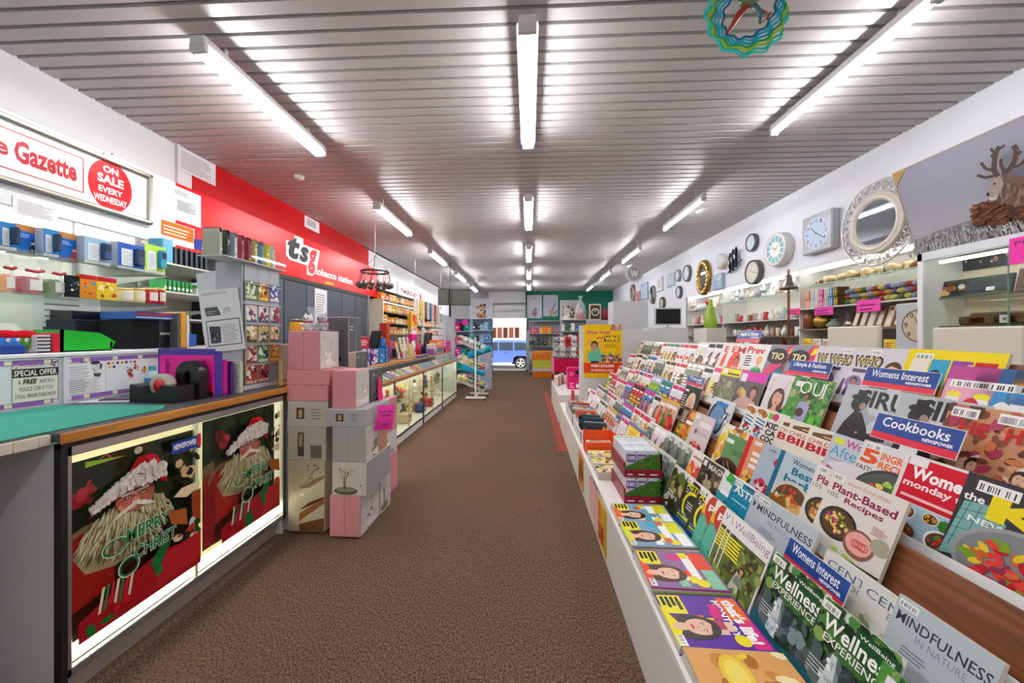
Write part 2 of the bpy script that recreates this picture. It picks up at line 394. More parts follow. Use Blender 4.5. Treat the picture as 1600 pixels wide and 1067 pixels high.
# ---------------- fluorescent battens
def batten(twin):
    t = thing('fluorescent_batten', 'x', 'ceiling light')
    L = 1.24; w = .06 if twin else .035
    g = G(); g.bbox(-w*.75, w*.75, 0, L, .02, .075, '#e8e8e8', 'painted', .006); g.obj('housing', t)
    for k in (-1, 1) if twin else (0,):
        g = G(); g.cyl((k*.028, .02, 0), (k*.028, L-.02, 0), .015, '#fff', 'tube_light', 10); g.obj('tube', t)
    for yy in (0, L-.03):
        g = G(); g.bbox(-w*.8, w*.8, yy, yy+.03, -.018, .03, '#dcdcdc'); g.obj('end_cap', t)
    g = G()
    g.add([(-w*.8, .01, .045), (w*.8, .01, .045), (w*.95, .01, .03), (w*.9, .01, .03), (-w*.9, .01, .03), (-w*.95, .01, .03), (-w*.8, L, .045), (w*.8, L, .045), (w*.95, L, .03), (w*.9, L, .03), (-w*.9, L, .03), (-w*.95, L, .03)],
          [(1, 2, 8, 7), (0, 6, 11, 5)], '#f5f5f5', 'painted'); g.obj('reflector', t)
    return t
BT, BS = batten(True), batten(False)
rowname = ['nearest the camera', 'in the second row from the camera', 'in the third row from the camera', 'in the fourth row from the camera', 'in the row by the street door']
ROWY = [1.93, 4.36, 6.78, 9.2, 11.65]
first = {id(BT): True, id(BS): True}
for ci, (cx, cn, src) in enumerate([(-1.84, 'left row of', BT), (-.01, 'middle row of', BT), (1.975, 'right row of', BS)]):
    for ri, yy in enumerate(ROWY+[-.9]):
        lab = ('twin tube batten in the ' if src is BT else 'single tube batten in the ')+cn+' lights, '+(rowname[ri] if ri < 5 else 'behind the camera')
        z = 2.9 if (ci == 1 or ri == 0) else 2.85
        if ri == 5: z = 2.9
        if ci == 2 and ri == 0: z = 2.935
        zt = CZ
        if first[id(src)]: o = src; first[id(src)] = False; o.location = (cx, yy, z); o['label'] = lab; o['group'] = 'fluorescent ceiling battens'
        else: o = dup(src, (cx, yy, z), 0, lab, 'fluorescent ceiling battens')
        for q in (.2, 1.04):
            h = G(); h.cyl((0, q, .07), (0, q, CZ-z+.02), .008 if ri else .012, '#e0e0e0'); h.obj('hanger', o)
# ================================================================ left side: fascia and its signs
rd = random.Random(5)
YJ, YR0, YR1, YF1 = P(275, 300, X=FX).y, P(275, 300, X=FX).y, P(590, 440, X=FX).y, 13.2
ZF0, ZF1 = 1.3+.252*-FX, 1.3+.436*-FX
g = G(); g.bbox(FX-.03, FX, .2, YR0, ZF0, ZF1, '#e9ebee', 'painted'); g.box(WL, FX-.03, .2, YR0, ZF1-.03, ZF1, '#dcdde2')
for yy, zz in ((2.35, 2.55), (2.62, 2.52), (2.62, 2.4), (2.62, 2.27), (2.3, 2.53)): g.cyl((FX, yy, zz), (FX+.002, yy, zz), .006, '#777', n=8)
struct(g, 'trim_6')
g = G(); g.box(FX-.03, FX, YR0, YR1, ZF0, ZF1, '#e0101c', 'printed_gloss'); g.box(WL, FX-.03, YR0, YR1, ZF1-.03, ZF1, '#c80f1a')
a = Art(g, (FX, YR0, ZF0), (0, YR1-YR0, 0), (0, 0, ZF1-ZF0)); a.n = Vector((1, 0, 0))
t0, t1 = P(447, 400, X=FX).y, P(497, 400, X=FX).y
W_ = YR1-YR0; f = lambda yy: (yy-YR0)/W_
def hz(y, x): return (P(x, y, X=FX).z-ZF0)/(ZF1-ZF0)
a0, a1 = f(t0), f(t1); zt, zb = hz(367, 455), hz(425, 480)
da = a1-a0; dz = zt-zb
# outline plate then letters of the tobacco station logo
a.poly([(a0+.0*da, zt-.22*dz), (a0+.22*da, zt-.2*dz), (a0+.24*da, zt+.04*dz), (a0+.5*da, zt+.04*dz), (a0+.5*da, zt-.14*dz), (a1+.06*da, zt-.14*dz), (a1-.06*da, zb+.1*dz), (a1-.2*da, zb-.08*dz), (a0+.62*da, zb-.08*dz), (a0+.62*da, zb+.22*dz), (a0+.1*da, zb+.22*dz), (a0+.0*da, zb+.34*dz)], '#ffffff')
a.text('t', a0+.03*da, zb+.28*dz, a0+.4*da, zt, '#16181c', .05, .2)
a.text('s', a0+.38*da, zb+.28*dz, a0+.68*da, zt-.2*dz, '#16181c', .05, .2)
a.text('g', a0+.65*da, zb-.03*dz, a1-.04*da, zt-.19*dz, '#e0101c', .05, .2)
a.text('tobacco station', f(P(492, 420, X=FX).y), hz(428, 491), f(P(551, 440, X=FX).y), hz(416, 491), '#ffffff', .03)
a.rect(f(P(508, 440, X=FX).y), .03, f(P(522, 440, X=FX).y), .1, '#e2a800')
struct(g, 'trim_7')
g = G(); g.box(FX-.03, FX, YR1, YF1, ZF0, ZF1, '#e8eaf0'); g.box(WL, FX-.03, YR1, YF1, ZF1-.03, ZF1, '#dcdde2'); struct(g, 'trim_8')
g = G(); g.box(WL, WL+.012, P(300, 240, X=WL).y, P(575, 400, X=WL).y, ZF1-.1, CZ-.002, '#c8141c', 'printed_gloss'); g.box(WL, WL+.03, P(273, 240, X=WL).y, P(276, 240, X=WL).y, ZF1-.1, CZ, '#e4e4e4'); struct(g, 'trim_9')
def gazette():
    y0, y1 = 1.55, P(232, 300, X=FX).y; z0, z1 = P(232, 352, X=FX).z, P(232, 275, X=FX).z
    t = thing('newspaper_sign', 'wide white newspaper sign in a chrome frame with red lettering and disc', 'sign', (FX, y0, z0))
    g = G(); g.box(.001, .02, 0, y1-y0, 0, z1-z0, '#eef0f4', 'printed_gloss')
    a = Art(g, (.02, 0, 0), (0, y1-y0, 0), (0, 0, z1-z0)); a.n = Vector((1, 0, 0)); w = y1-y0
    def U(x, y): q = P(x, y, X=FX+.02); return ((q.y-y0)/w, (q.z-z0)/(z1-z0))
    yb = U(130, 265)[0]; a.frame(-.3, .22, yb, .8, .006, '#b01828')
    u0 = U(22, 250)[0]; u1 = U(120, 270)[0]
    a.text('e', U(-9, 240)[0], .4, U(13, 240)[0], .58, '#c01828', .03)
    a.text('Gazette', u0, .36, u1, .7, '#c01828', .035)
    c0 = U(137, 290)[0]; c1 = U(206, 290)[0]; cc = (c0+c1)/2; rr = (c1-c0)/2
    a.oval(cc, .5, rr, .46*(z1-z0)/w, '#dc1020', 32)
    a.text('ON', cc-.35*rr, .72, cc+.35*rr, .85, '#fff', .04); a.text('SALE', cc-.6*rr, .52, cc+.6*rr, .68, '#fff', .04)
    a.text('EVERY', cc-.55*rr, .35, cc+.55*rr, .46, '#fff', .03); a.text('WEDNESDAY', cc-.75*rr, .18, cc+.75*rr, .3, '#fff', .03)
    g.obj('face', t)
    g = G(); W2 = y1-y0; H2 = z1-z0
    for (b0, b1, c0_, c1_) in ((0, W2, 0, .03), (0, W2, H2-.03, H2), (W2-.03, W2, 0, H2), (0, .03, 0, H2)): g.bbox(.001, .045, b0, b1, c0_, c1_, '#b8b4a8', 'metal', .008)
    g.obj('frame', t)
gazette()
def notice(x0, y0, x1, y1, lab, X=FX, col='#eeeef2', lay=None, name='paper_notice', off=.002, cat='notice', curl=0):
    """a sheet on a wall plane x=X, spanned by two picture corners"""
    A, B = P(x0, (y0+y1)/2, X=X+off), P(x1, (y0+y1)/2, X=X+off); s_ = (x0+x1)/2
    zt, zb = P(x0, y0, X=X+off).z, P(x0, y1, X=X+off).z
    g = G(); sg = 1 if X < 0 else -1
    ya, yb = min(A.y, B.y), max(A.y, B.y)
    g.box(X+off*sg*0+sg*.0005, X+sg*off, ya, yb, zb, zt, col, 'printed_paper')
    if X < 0: a = Art(g, (X+off, ya, zb), (0, yb-ya, 0), (0, 0, zt-zb), 'printed_paper'); a.n = Vector((1, 0, 0))
    else: a = Art(g, (X-off, yb, zb), (0, ya-yb, 0), (0, 0, zt-zb), 'printed_paper'); a.n = Vector((-1, 0, 0))
    (lay or (lambda a: a.bars(.1, .1, .9, .9, 12, '#8a8a90', rd, .6, .35)))(a)
    return one(g, name, lab, cat)
notice(276, 225, 337, 262, 'grey typed notice stuck high on the red wall below the ceiling', X=WL+.012)
def lay_reg(a):
    a.rect(0, 0, 1, 1, '#e8ecf0'); a.bars(.1, .78, .8, .9, 3, '#555', rd, .4, .4); a.rect(.15, .3, .85, .65, '#c8ccd2'); a.bars(.18, .32, .82, .62, 9, '#777', rd, .6, .4)
notice(268, 287, 314, 341, 'white typed sheet with a grey text block above the orange notice', lay=lay_reg)
def lay_or(a):
    a.rect(0, 0, 1, 1, '#f0f0f0'); a.rect(.03, .3, .97, .98, '#f07018'); a.bars(.1, .42, .9, .88, 3, '#ffe8d0', rd, .8, .4)
notice(250, 341, 304, 376, 'orange and white notice at the lower corner of the fascia', lay=lay_or)
def lay_bl(a):
    a.rect(0, 0, 1, 1, '#1c3a9c'); a.bars(.3, .5, .8, .85, 2, '#fff', rd, .8, .4); a.oval(.35, .3, .06, .06, '#fff'); a.oval(.55, .3, .06, .06, '#fff'); a.oval(.7, .3, .06, .06, '#fff'); a.rect(0, 0, 1, .08, '#e0101c')
notice(303, 372, 342, 390, 'small blue notice with white symbols under the red fascia', lay=lay_bl)
notice(20, 305, 91, 333, 'white typed sheet hanging from the newspaper sign edge', X=FX, off=.006)
notice(476, 336, 499, 354, 'small white notice high on the red wall above the logo', X=WL+.012, lay=lambda a: a.bars(.15, .3, .85, .9, 4, '#444', rd, .8, .4))
def lay_pink(a): a.rect(0, 0, 1, 1, '#f52a9c')
# lottery sign on the white fascia further on
def lay_merc(a):
    a.rect(0, 0, 1, 1, '#d8dce0'); a.rect(.04, .08, .96, .92, '#f6f6f8'); a.poly([(.08, .7), (.11, .45), (.14, .7)], '#c02030'); a.text('MERCURY', .17, .45, .72, .7, '#8a2828', .03); a.oval(.85, .6, .05, .05, '#c05048'); a.bars(.2, .2, .6, .36, 1, '#aaa', rd)
notice(622, 440, 662, 468, 'white framed newspaper sign on the white fascia beyond the red one', lay=lay_merc, name='newspaper_sign', off=.04, cat='sign')
# smoke alarm, chandelier-like ornament hanger
q = P(467, 276, Z=CZ)
g = G(); g.lathe([(0, -.035), (.03, -.035), (.05, -.02), (.055, 0)], '#e6e4de'); one(g, 'smoke_detector', 'small round white smoke detector on the slatted ceiling', 'smoke detector', loc=(q.x, q.y, CZ))
# ================================================================ back bench with ticket display, glass shelves
XB = -2.3; ZB0, ZB1 = .965, 1.3-.036*2.3
YB0, YBM, YB1 = 1.25, P(95, 590, X=XB).y, P(263, 590, X=XB).y
def bench():
    t = thing('back_bench', 'white back bench with purple price strips behind the counter', 'bench', (0, 0, 0))
    g = G(); g.bbox(-3.0, XB-.012, YB0, YB1+.0, 0, ZB1-.02, '#dfe2e8'); g.obj('body', t)
    g = G(); g.bbox(-3.0, XB+.01, YB0, YB1, ZB1-.02, ZB1, '#eceef2', 'plastic'); g.obj('top', t)
    for (a_, b_) in ((YB0, YBM-.012), (YBM+.012, YB1)):
        g = G(); g.box(XB-.012, XB, a_, b_, ZB0-.05, ZB1-.02, '#e6e9f0', 'plastic')
        for z in (ZB1-.05, ZB0+.012):
            g.box(XB, XB+.003, a_+.03, b_-.02, z, z+.022, '#9a6ab8', 'plastic')
            n = max(2, int((b_-a_)/.12))
            for i in range(n): yy = a_+(i+.6)*(b_-a_)/n; g.box(XB+.003, XB+.004, yy, yy+.025, z+.002, z+.02, '#e8e4c8')
        g.obj('panel', t)
    return t
bench()
def lay_thief(a):
    a.rect(0, 0, 1, 1, '#ececdc'); a.rect(0, .8, 1, 1, '#dcdcd8'); a.text('THORYST', .25, .84, .7, .95, '#333', .01, .2); a.oval(.2, .9, .04, .04, '#c03040'); a.blobs(.03, .82, .1, .97, 8, ['#b04050', '#555'], rd, .02); a.blobs(.82, .82, .97, .97, 10, ['#b04050', '#555'], rd, .025)
    a.rect(.0, .6, 1, .8, '#1c1c1c'); a.text('SPECIAL OFFER', .04, .63, .96, .77, '#f2f2e4', .02)
    a.text('A', .12, .44, .18, .54, '#333', 0); a.text('FREE', .22, .43, .52, .55, '#111', .03, .2); a.text('RIDE IN A', .58, .44, .9, .53, '#444', 0)
    a.text('POLICE CAR IF YOU', .15, .27, .88, .37, '#444', 0); a.text('STEAL FROM THIS SHOP', .06, .11, .94, .2, '#444', 0); a.frame(.005, .005, .995, .995, .012, '#55553c')
notice(18, 564, 91, 632, 'cream notice headed SPECIAL OFFER on the left bench panel', X=XB, lay=lay_thief, name='shoplifting_notice')
def lay_cust(a):
    a.text('CUSTOMER', .03, .9, .5, .96, '#333', .02); a.bars(.03, .05, .55, .86, 15, '#888', rd, .7, .3); a.bars(.03, .05, .9, .5, 9, '#999', rd, .8, .25)
    a.oval(.75, .78, .14, .17, '#ddd'); a.oval(.72, .9, .14, .06, '#333'); a.poly([(.66, .62), (.9, .6), (.85, .5), (.7, .52)], '#444'); a.line([(.66, .75), (.72, .68), (.68, .64)], .015, '#333'); a.oval(.88, .8, .04, .1, '#555')
notice(106, 563, 164, 624, 'white sheet headed CUSTOMER with a bearded portrait drawing', X=XB, lay=lay_cust)
def lay_stick(a):
    cols = ['#c8402c', '#e8b050', '#3a4a8c', '#d88840', '#7a3020', '#999']
    a.rect(0, 0, 1, 1, '#e9edf2')
    for i in range(9): a.oval(.05+.1*(i % 7)+.02*(i//7), .9-.12*(i//7), .035, .035, cols[i % 6], 9)
    for x, y in ((.5, .68), (.68, .72), (.86, .6), (.55, .52)): a.blobs(x-.05, y-.1, x+.05, y+.1, 9, cols, rd, .035)
notice(166, 563, 232, 612, 'white sheet dotted with small red and gold stickers', X=XB, lay=lay_stick)
# glass shelves on uprights against the left wall, with a strip light under the fascia
SX0, SX1 = WL+.04, -2.4
g = G(); g.box(WL+.0005, WL+.02, .6, P(440, 400, X=WL).y, ZB1-.2, ZF1-.2, '#cfd2c8'); struct(g, 'trim_10')
def shelfunit():
    t = thing('wall_shelving', 'glass shelves on steel uprights behind the counter', 'shelving')
    for i, z in enumerate((1.3+.173*2.4, 1.3+.0865*2.4)):
        g = G(); g.box(SX0+.01, SX1, 1.2, P(260, 450, X=SX1).y, z-.008, z, '#b8d8c8', 'glass'); g.obj('glass_shelf', t)
    for yy in (1.5, P(118, 450, X=WL+.03).y, P(215, 420, X=WL+.03).y):
        g = G(); g.box(WL+.02, WL+.045, yy-.012, yy+.012, ZB1, ZF0+.1, '#c8c8c8', 'metal')
        for z in (1.3+.173*2.4, 1.3+.0865*2.4): g.prism([(WL+.045, z-.1), (WL+.045, z-.009), (SX1-.05, z-.009)], yy-.004, yy+.004, '#d0d0d0', 'metal')
        g.obj('upright', t)
    g = G(); g.cyl((FX-.1, .8, ZF0+.06), (FX-.1, P(262, 420, X=FX).y, ZF0+.06), .013, '#fff', 'tube_light', 8); g.obj('strip_light', t)
    g = G(); g.bbox(FX-.14, FX-.06, .8, P(262, 420, X=FX).y, ZF0+.075, ZF0+.11, '#d8d8d4'); g.obj('light_housing', t)
shelfunit()
Z1, Z2 = 1.3+.173*2.4, 1.3+.0865*2.4
def card_pack(x, y0, y1, H, lab, cols, kind, lean=0, group=None):
    """boxed electronics; face toward the aisle"""
    g = G(); w = y1-y0; D = .06
    c = cols[0]
    g.box(-D, 0, 0, w, 0, H, c, 'printed_gloss')
    a = Art(g, (0, 0, 0), (0, w, 0), (0, 0, H)); a.n = Vector((1, 0, 0)); a2 = Art(g, (-D, 0, 0), (D, 0, 0), (0, 0, H))
    if kind == 'kraft':
        a.rect(0, 0, 1, 1, '#b8824c'); a.poly([(0, 0), (.88, 0), (.88, .6), (.78, .76), (0, .8)], '#1468c4'); a.text('CALCULATOR', .1, .66, .6, .72, '#cfe4ff', .01) if 0 else a.bars(.08, .58, .55, .72, 2, '#bcd8ff', rd, .7, .4)
        a2.rect(0, 0, 1, .8, '#0f50a0'); a2.rect(0, .8, 1, 1, '#a8743c'); a.poly([(.45, .02), (.62, .52), (.85, .48), (.7, .0)], cols[1]); a.rect(.58, .36, .76, .44, '#ddd'); a.blobs(.55, .08, .72, .3, 10, ['#f0d0d0', '#ddd'], rd, .02)
    elif kind == 'blister':
        a.rect(0, 0, 1, 1, cols[0]); a.rect(.14, .14, .56, .78, '#e8eef4'); a.bars(.18, .2, .52, .72, 8, '#8aa', rd, .6, .3); a.rect(0, 0, 1, .1, '#f2f4f6')
        a2.rect(0, 0, 1, 1, '#cfd8e2')
        g.bbox(.001, .03, w*.6, w*.9, H*.22, H*.85, cols[1], 'plastic'); g.box(.03, .032, w*.64, w*.86, H*.55, H*.78, '#22324a', 'printed_gloss')
    o = one(g, 'boxed_electronics', lab, 'packaged goods', group, (x, y0, 0), (0, lean, 0)); return o
SPK = [(0, 28, 88, 383, 345, 'blister', ['#2a80c4', '#103050']), (26, 64, 385, 349, 0, 'kraft', ['#b8824c', '#223344']), (68, 92, 394, 356, 0, 'blister', ['#2f86cc', '#203858']),
       (92, 128, 401, 361, 0, 'kraft', ['#b8824c', '#c03838']), (132, 172, 408, 368, 0, 'blister', ['#9cc0e0', '#123a78']), (184, 225, 418, 377, 0, 'blister', ['#1f58b0', '#0f2f60']), (226, 258, 423, 380, 0, 'blister', ['#b4e048', '#1d90b0'])]
names = ['blue carded pack at the near end of the top glass shelf', 'brown and blue boxed phone with dark handset picture on top shelf', 'blue carded pack between the two brown and blue boxes', 'brown and blue boxed phone with red handset picture on top shelf',
         'pale blue carded pack right after the red handset box', 'dark blue carded pack in the top shelf row', 'lime green pack with teal device at the far end of shelf']
for (x0, x1, yb, yt, _, kd, cs), lb in zip([(0, 26, 383, 345, 0, 'blister', ['#2a80c4', '#103050'])]+SPK[1:], names):
    XX = -2.55 if kd == 'kraft' else -2.5
    A, B = P(x0, yb, X=XX), P(x1, yb, X=XX); H = P(x0, yt, X=XX).z-Z1-.0
    o = card_pack(XX, A.y, B.y, max(.12, H), lb, cs, kd); o.location.z = Z1+.001
# second shelf: bagged sweets, cards and jars
def sweets(x0, x1, top, lab, c, X=-2.47):
    A, B = P(x0, 450, X=X), P(x1, 450, X=X); w = B.y-A.y; H = P(x0, top, X=X).z-Z2
    t = thing('gift_bag', lab, 'bagged gift', (X, A.y, Z2+.001), 0, 'cellophane gift bags')
    g = G(); g.bbox(-.08, 0, .01, w-.01, 0, H*.5, c, 'plastic', .015); g.obj('contents', t)
    g = G(); n = 10; vs = []
    for k, (rz_, rr) in enumerate(((0, 1), (.3, 1.08), (.55, 1.0), (.75, .8), (1.05, .95))):
        for j in range(n): aa = 2*pi*j/n; vs.append((-.045+cos(aa)*.055*rr*rd.uniform(.9, 1.1), w/2+sin(aa)*w*.5*rr*rd.uniform(.92, 1.05), H*rz_))
    g.add(vs, [(i*n+j, i*n+(j+1) % n, (i+1)*n+(j+1) % n, (i+1)*n+j) for i in range(4) for j in range(n)], '#f0f0f0', 'crinkly'); g.obj('cellophane', t)
    g = G(); g.box(.002, .004, w*.35, w*.8, H*.12, H*.42, '#f4f4f0', 'printed_paper'); g.blobs = None; g.obj('gift_tag', t)
    for k in range(5): yy = w*rd.uniform(.2, .8); 
    g = G(); g.tube([(0, w*.2, H*.68), (.015, w*.5, H*.64), (0, w*.85, H*.7)], .008, '#b02838', 'plastic', 6); g.obj('ribbon', t)
for x0, x1, tp, c, lb in ((0, 28, 398, '#f09018', 'orange filled gift bag at the near end of second shelf'), (30, 74, 402, '#b02050', 'crimson filled gift bag on the second glass shelf'), (75, 106, 408, '#4a8a30', 'green filled gift bag on the second glass shelf')):
    sweets(x0, x1, tp, lb, c)
for i, (x0, x1, tp, c, c2, lb) in enumerate(((108, 124, 430, '#16202a', '#2a80b0', 'black carded toy pack beside the green gift bag'), (125, 150, 428, '#e09020', '#5a90c0', 'orange and blue cartoon pack on the second shelf'), (151, 182, 432, '#f0d030', '#e0b020', 'yellow cartoon card pack on the second shelf'))):
    A, B = P(x0, 450, X=-2.44), P(x1, 450, X=-2.44); H = P(x0, tp, X=-2.44).z-Z2
    g = G(); g.box(-.03, 0, 0, B.y-A.y, 0, H, c, 'printed_gloss'); a = Art(g, (0, 0, 0), (0, B.y-A.y, 0), (0, 0, H)); a.n = Vector((1, 0, 0))
    a.rect(.02, .02, .98, .98, c); a.rect(0, .8, 1, 1, '#c02030' if i else '#111'); a.blobs(.1, .15, .9, .75, 16, [c2, '#fff4c0', '#c04030', c], rd, .13)
    one(g, 'toy_pack', lb, 'toy', None, (-2.44, A.y, Z2+.001))
for i, (x0, x1, c, lb) in enumerate(((188, 210, '#ece2b0', 'cream candle jar, nearer one of the pair'), (211, 229, '#e8dca8', 'cream candle jar, farther one of the pair'), (230, 248, '#b82040', 'crimson candle jar with a patterned label'), (248, 261, '#a01c3c', 'crimson candle jar at the far end of the shelf'))):
    A, B = P(x0, 470, X=-2.44), P(x1, 470, X=-2.44); r = (B.y-A.y)/2; H = P(x0, 450, X=-2.44).z-Z2
    t = thing('candle_jar', lb, 'jar', (-2.46, A.y+r, Z2+.001), 0, 'candle jars on the second glass shelf')
    g = G(); g.lathe([(0, 0), (r*.95, 0), (r, .008), (r, H*.85), (r*.9, H*.88)], c, 'plastic'); g.obj('glass', t)
    g = G(); g.lathe([(r*.97, H*.86), (r*1.0, H*.88), (r*1.0, H), (r*.9, H*1.02), (0, H*1.02)], '#d8b878', 'metal'); g.obj('lid', t)
    g = G(); vs = [(r*1.01*cos(q_), r*1.01*sin(q_), z_) for z_ in (H*.2, H*.75) for q_ in [R(-45+18*k) for k in range(6)]]
    g.add(vs, [(k, k+1, k+7, k+6) for k in range(5)], '#f0ece0', 'printed_paper', True); g.obj('label', t)
# bench-top clutter
ZT = ZB1+.001
def px_box(name, x0, x1, yb, yt, X, D, col, lab, cat, mat='plastic', z=None, art=None, bev=.004, group=None):
    A, B = P(x0, yb, X=X), P(x1, yb, X=X); z0 = A.z if z is None else z; H = P((x0+x1)/2, yt, X=X).z-z0
    g = G(); g.bbox(-D if X < 0 else 0, 0 if X < 0 else D, 0, abs(B.y-A.y), 0, H, col, mat, bev)
    if art:
        w_ = abs(B.y-A.y)
        if X < 0: a = Art(g, (.0001, 0, 0), (0, w_, 0), (0, 0, H)); a.n = Vector((1, 0, 0))
        else: a = Art(g, (-.0001, w_, 0), (0, -w_, 0), (0, 0, H)); a.n = Vector((-1, 0, 0))
        art(a)
    return one(g, name, lab, cat, group, (X, min(A.y, B.y), z0))
# green parts bin
A, B = P(96, 540, X=-2.41), P(140, 540, X=-2.41)
t = thing('parts_bin', 'bright green plastic bin of bits on the back bench', 'bin', (-2.41, A.y, ZT))
w_ = B.y-A.y+.1; g = G()
pr = [(-.16, 0), (.0, 0), (.02, .04), (-.03, .1), (-.16, .1)]
g.prism([(0, 0), (w_, 0), (w_+.03, .05), (w_-.05, .1), (0, .115)], -.16, -.15, '#18a02c', 'plastic', 'X'); g.prism([(0, 0), (w_, 0), (w_+.03, .05), (w_-.05, .1), (0, .115)], -.01, 0, '#18a82c', 'plastic', 'X')
g.box(-.16, 0, 0, w_, 0, .006, '#149028', 'plastic'); g.box(-.16, 0, 0, .01, 0, .115, '#18a02c', 'plastic'); g.box(-.16, 0, w_, w_+.012, 0, .05, '#18a02c', 'plastic'); g.obj('tray', t)
g = G()
for k in range(30): g.ball((rd.uniform(-.14, -.02), rd.uniform(.08, w_-.02), rd.uniform(.03, .09)), rd.uniform(.012, .022), rd.choice(['#e8d8d0', '#c89088', '#7ab070', '#e8e8e8', '#d04040']), 'plastic', 6, 4)
o = g.obj('contents', t); o['kind'] = 'stuff'
# two plush toy money tins at the near end
for i, (x, c, lb) in enumerate(((10, '#3a80d0', 'round blue toy face with red santa hat on the bench'), (38, '#5aa028', 'round green toy face with red santa hat on the bench'))):
    q = P(x, 528, X=-2.45); r = .045
    t = thing('santa_toy', lb, 'toy', (-2.45, q.y, ZT+.0), 0, 'plush toys on the bench'); g = G(); g.ball((0, 0, .055), r, c, 'fluffy', 14, 10, (.9, 1.1, .95)); g.obj('face', t)
    g = G(); g.ball((-.0, 0, .085), .046, '#c81828', 'fluffy', 14, 8, (.9, 1.05, .55)); g.obj('hat', t)
    g = G()
    for d in (-1, 1): g.ball((.038, d*.016, .062), .009, '#ffffff', 'plastic', 8, 6); g.ball((.046, d*.016, .062), .004, '#111', 'plastic', 6, 4)
    g.obj('eye', t); g = G()
    for d in (-1, 1): g.ball((.02, d*.035, .02), .018, '#c81828', 'fluffy', 8, 6)
    g.obj('foot', t)
px_box('sticker_box', 0, 42, 544, 539, -2.345, .04, '#1c3c88', 'flat blue box under the santa toys', 'box', z=ZT)
px_box('disc_case_stack', 58, 80, 541, 523, -2.38, .12, '#c8c8cc', 'small stack of clear and black disc cases on bench', 'case', z=ZT, art=lambda a: [a.rect(0, i*.2, 1, i*.2+.09, '#30303a') for i in range(5)])
px_box('tissue_box', 82, 95, 541, 520, -2.39, .1, '#c01c30', 'red carton between disc cases and green bin', 'box', z=ZT)
px_box('equipment_case', 208, 248, 540, 500, -2.5, .25, '#16181e', 'big black case on the back bench under the shelves', 'case', 'matte', z=ZT)
px_box('disc_recorder', 249, 279, 540, 498, -2.5, .25, '#20242c', 'black glossy recorder unit next to the black case', 'recorder', 'plastic', z=ZT, art=lambda a: (a.rect(.05, .45, .95, .52, '#b8bcc2'), a.rect(.05, .1, .95, .4, '#1a1c22')))
px_box('document_tray', 212, 275, 500, 488, -2.48, .25, '#2050a0', 'stack of blue and red document trays on the black case', 'tray', z=P(230, 500, X=-2.48).z+.003, art=lambda a: (a.rect(0, .6, 1, .85, '#b82030'), a.rect(0, .2, 1, .35, '#d8dce4')))
px_box('binder', 283, 291, 542, 488, -2.44, .22, '#e0a018', 'upright yellow binder at the end of the bench', 'binder', z=ZT)
px_box('lever_file', 278, 283, 542, 489, -2.44, .22, '#55585c', 'upright grey file beside the yellow binder', 'binder', z=ZT)
px_box('ledger', 293, 296, 542, 492, -2.43, .22, '#e8e8ec', 'upright white ledger beside the yellow binder', 'book', z=ZT)
px_box('laptop_case', 112, 160, 498, 486, -2.8, .2, '#22222c', 'flat black case stack behind the green bin', 'case', z=ZT+.1)
px_box('shoe_box', 118, 172, 538, 500, -2.75, .2, '#2b2f38', 'dark box under the flat black cases', 'box', 'matte', z=ZT)
px_box('wrapped_roll', 0, 48, 535, 505, -2.6, .25, '#e2e8e4', 'crumpled white wrapped parcel on the bench', 'parcel', 'fluffy', z=ZT, bev=.04)
g = G(); g.box(0, .004, 0, .35, 0, .2, '#d6dcdc', 'printed_paper'); a = Art(g, (.004, 0, 0), (0, .35, 0), (0, 0, .2)); a.n = Vector((1, 0, 0))
for i in range(5): a.bars(.15, .85-.18*i, .7, .93-.18*i, 1, '#556', rd, .4)
one(g, 'price_list', 'pale price list card standing at the back of bench', 'sign', None, (-2.95, P(50, 500, X=-2.95).y, ZT+.14))
# unit beyond the glass shelves (small stock in racks)
YS0, YS1 = P(262, 450, X=-2.6).y+.02, P(352, 450, X=-2.6).y+.25
t = thing('stock_rack', 'narrow rack of pens and cards between shelves and cabinets', 'rack', (0, 0, 0))
g = G(); g.box(WL+.02, -2.75, YS0, YS1, ZB1-.3, ZB1, '#dcdcd8'); 
for z in (1.42, 1.62, 1.83): g.box(WL+.02, -2.65, YS0, YS1, z, z+.012, '#d8dcd8')
g.box(WL+.02, -2.7, YS0-.012, YS0, ZB1, 2.05, '#c4ccc4', 'glass'); g.obj('shelves', t)
for k in range(9):
    y_ = YS0+.04+k*.045; g = G(); g.box(-2.8, -2.7, y_, y_+.02, 1.843, 1.98, '#1a2430', 'plastic'); one(g, 'pen_pack', 'black pen pack, %s from the near end of top rack shelf' % ORD[k], 'pen pack', 'black pen packs in the stock rack')
for k in range(7):
    y_ = YS0+.03+k*.035; g = G(); g.box(-2.8, -2.68, y_, y_+.02, 1.633, 1.72, '#3a9c50', 'plastic'); g.box(-2.68, -2.679, y_, y_+.02, 1.65, 1.67, '#e8f0e8', 'plastic'); one(g, 'battery_pack', 'green battery pack, %s from the near end of middle rack shelf' % ORD[k], 'battery pack', 'green packs in the stock rack')
g = G(); g.bbox(-2.8, -2.68, YS0+.3, YS0+.42, 1.633, 1.73, '#f0f4f0', 'printed_gloss'); g.box(-2.68, -2.679, YS0+.31, YS0+.41, 1.65, 1.71, '#30a048', 'printed_gloss'); one(g, 'toothpick_box', 'white and green box in the middle of the stock rack', 'box')
g = G(); g.bbox(-2.8, -2.68, YS0+.02, YS0+.1, 1.843, 2.02, '#58b0e0', 'plastic'); one(g, 'blue_tube_pack', 'light blue tall pack at the near end of top rack shelf', 'packaged goods')
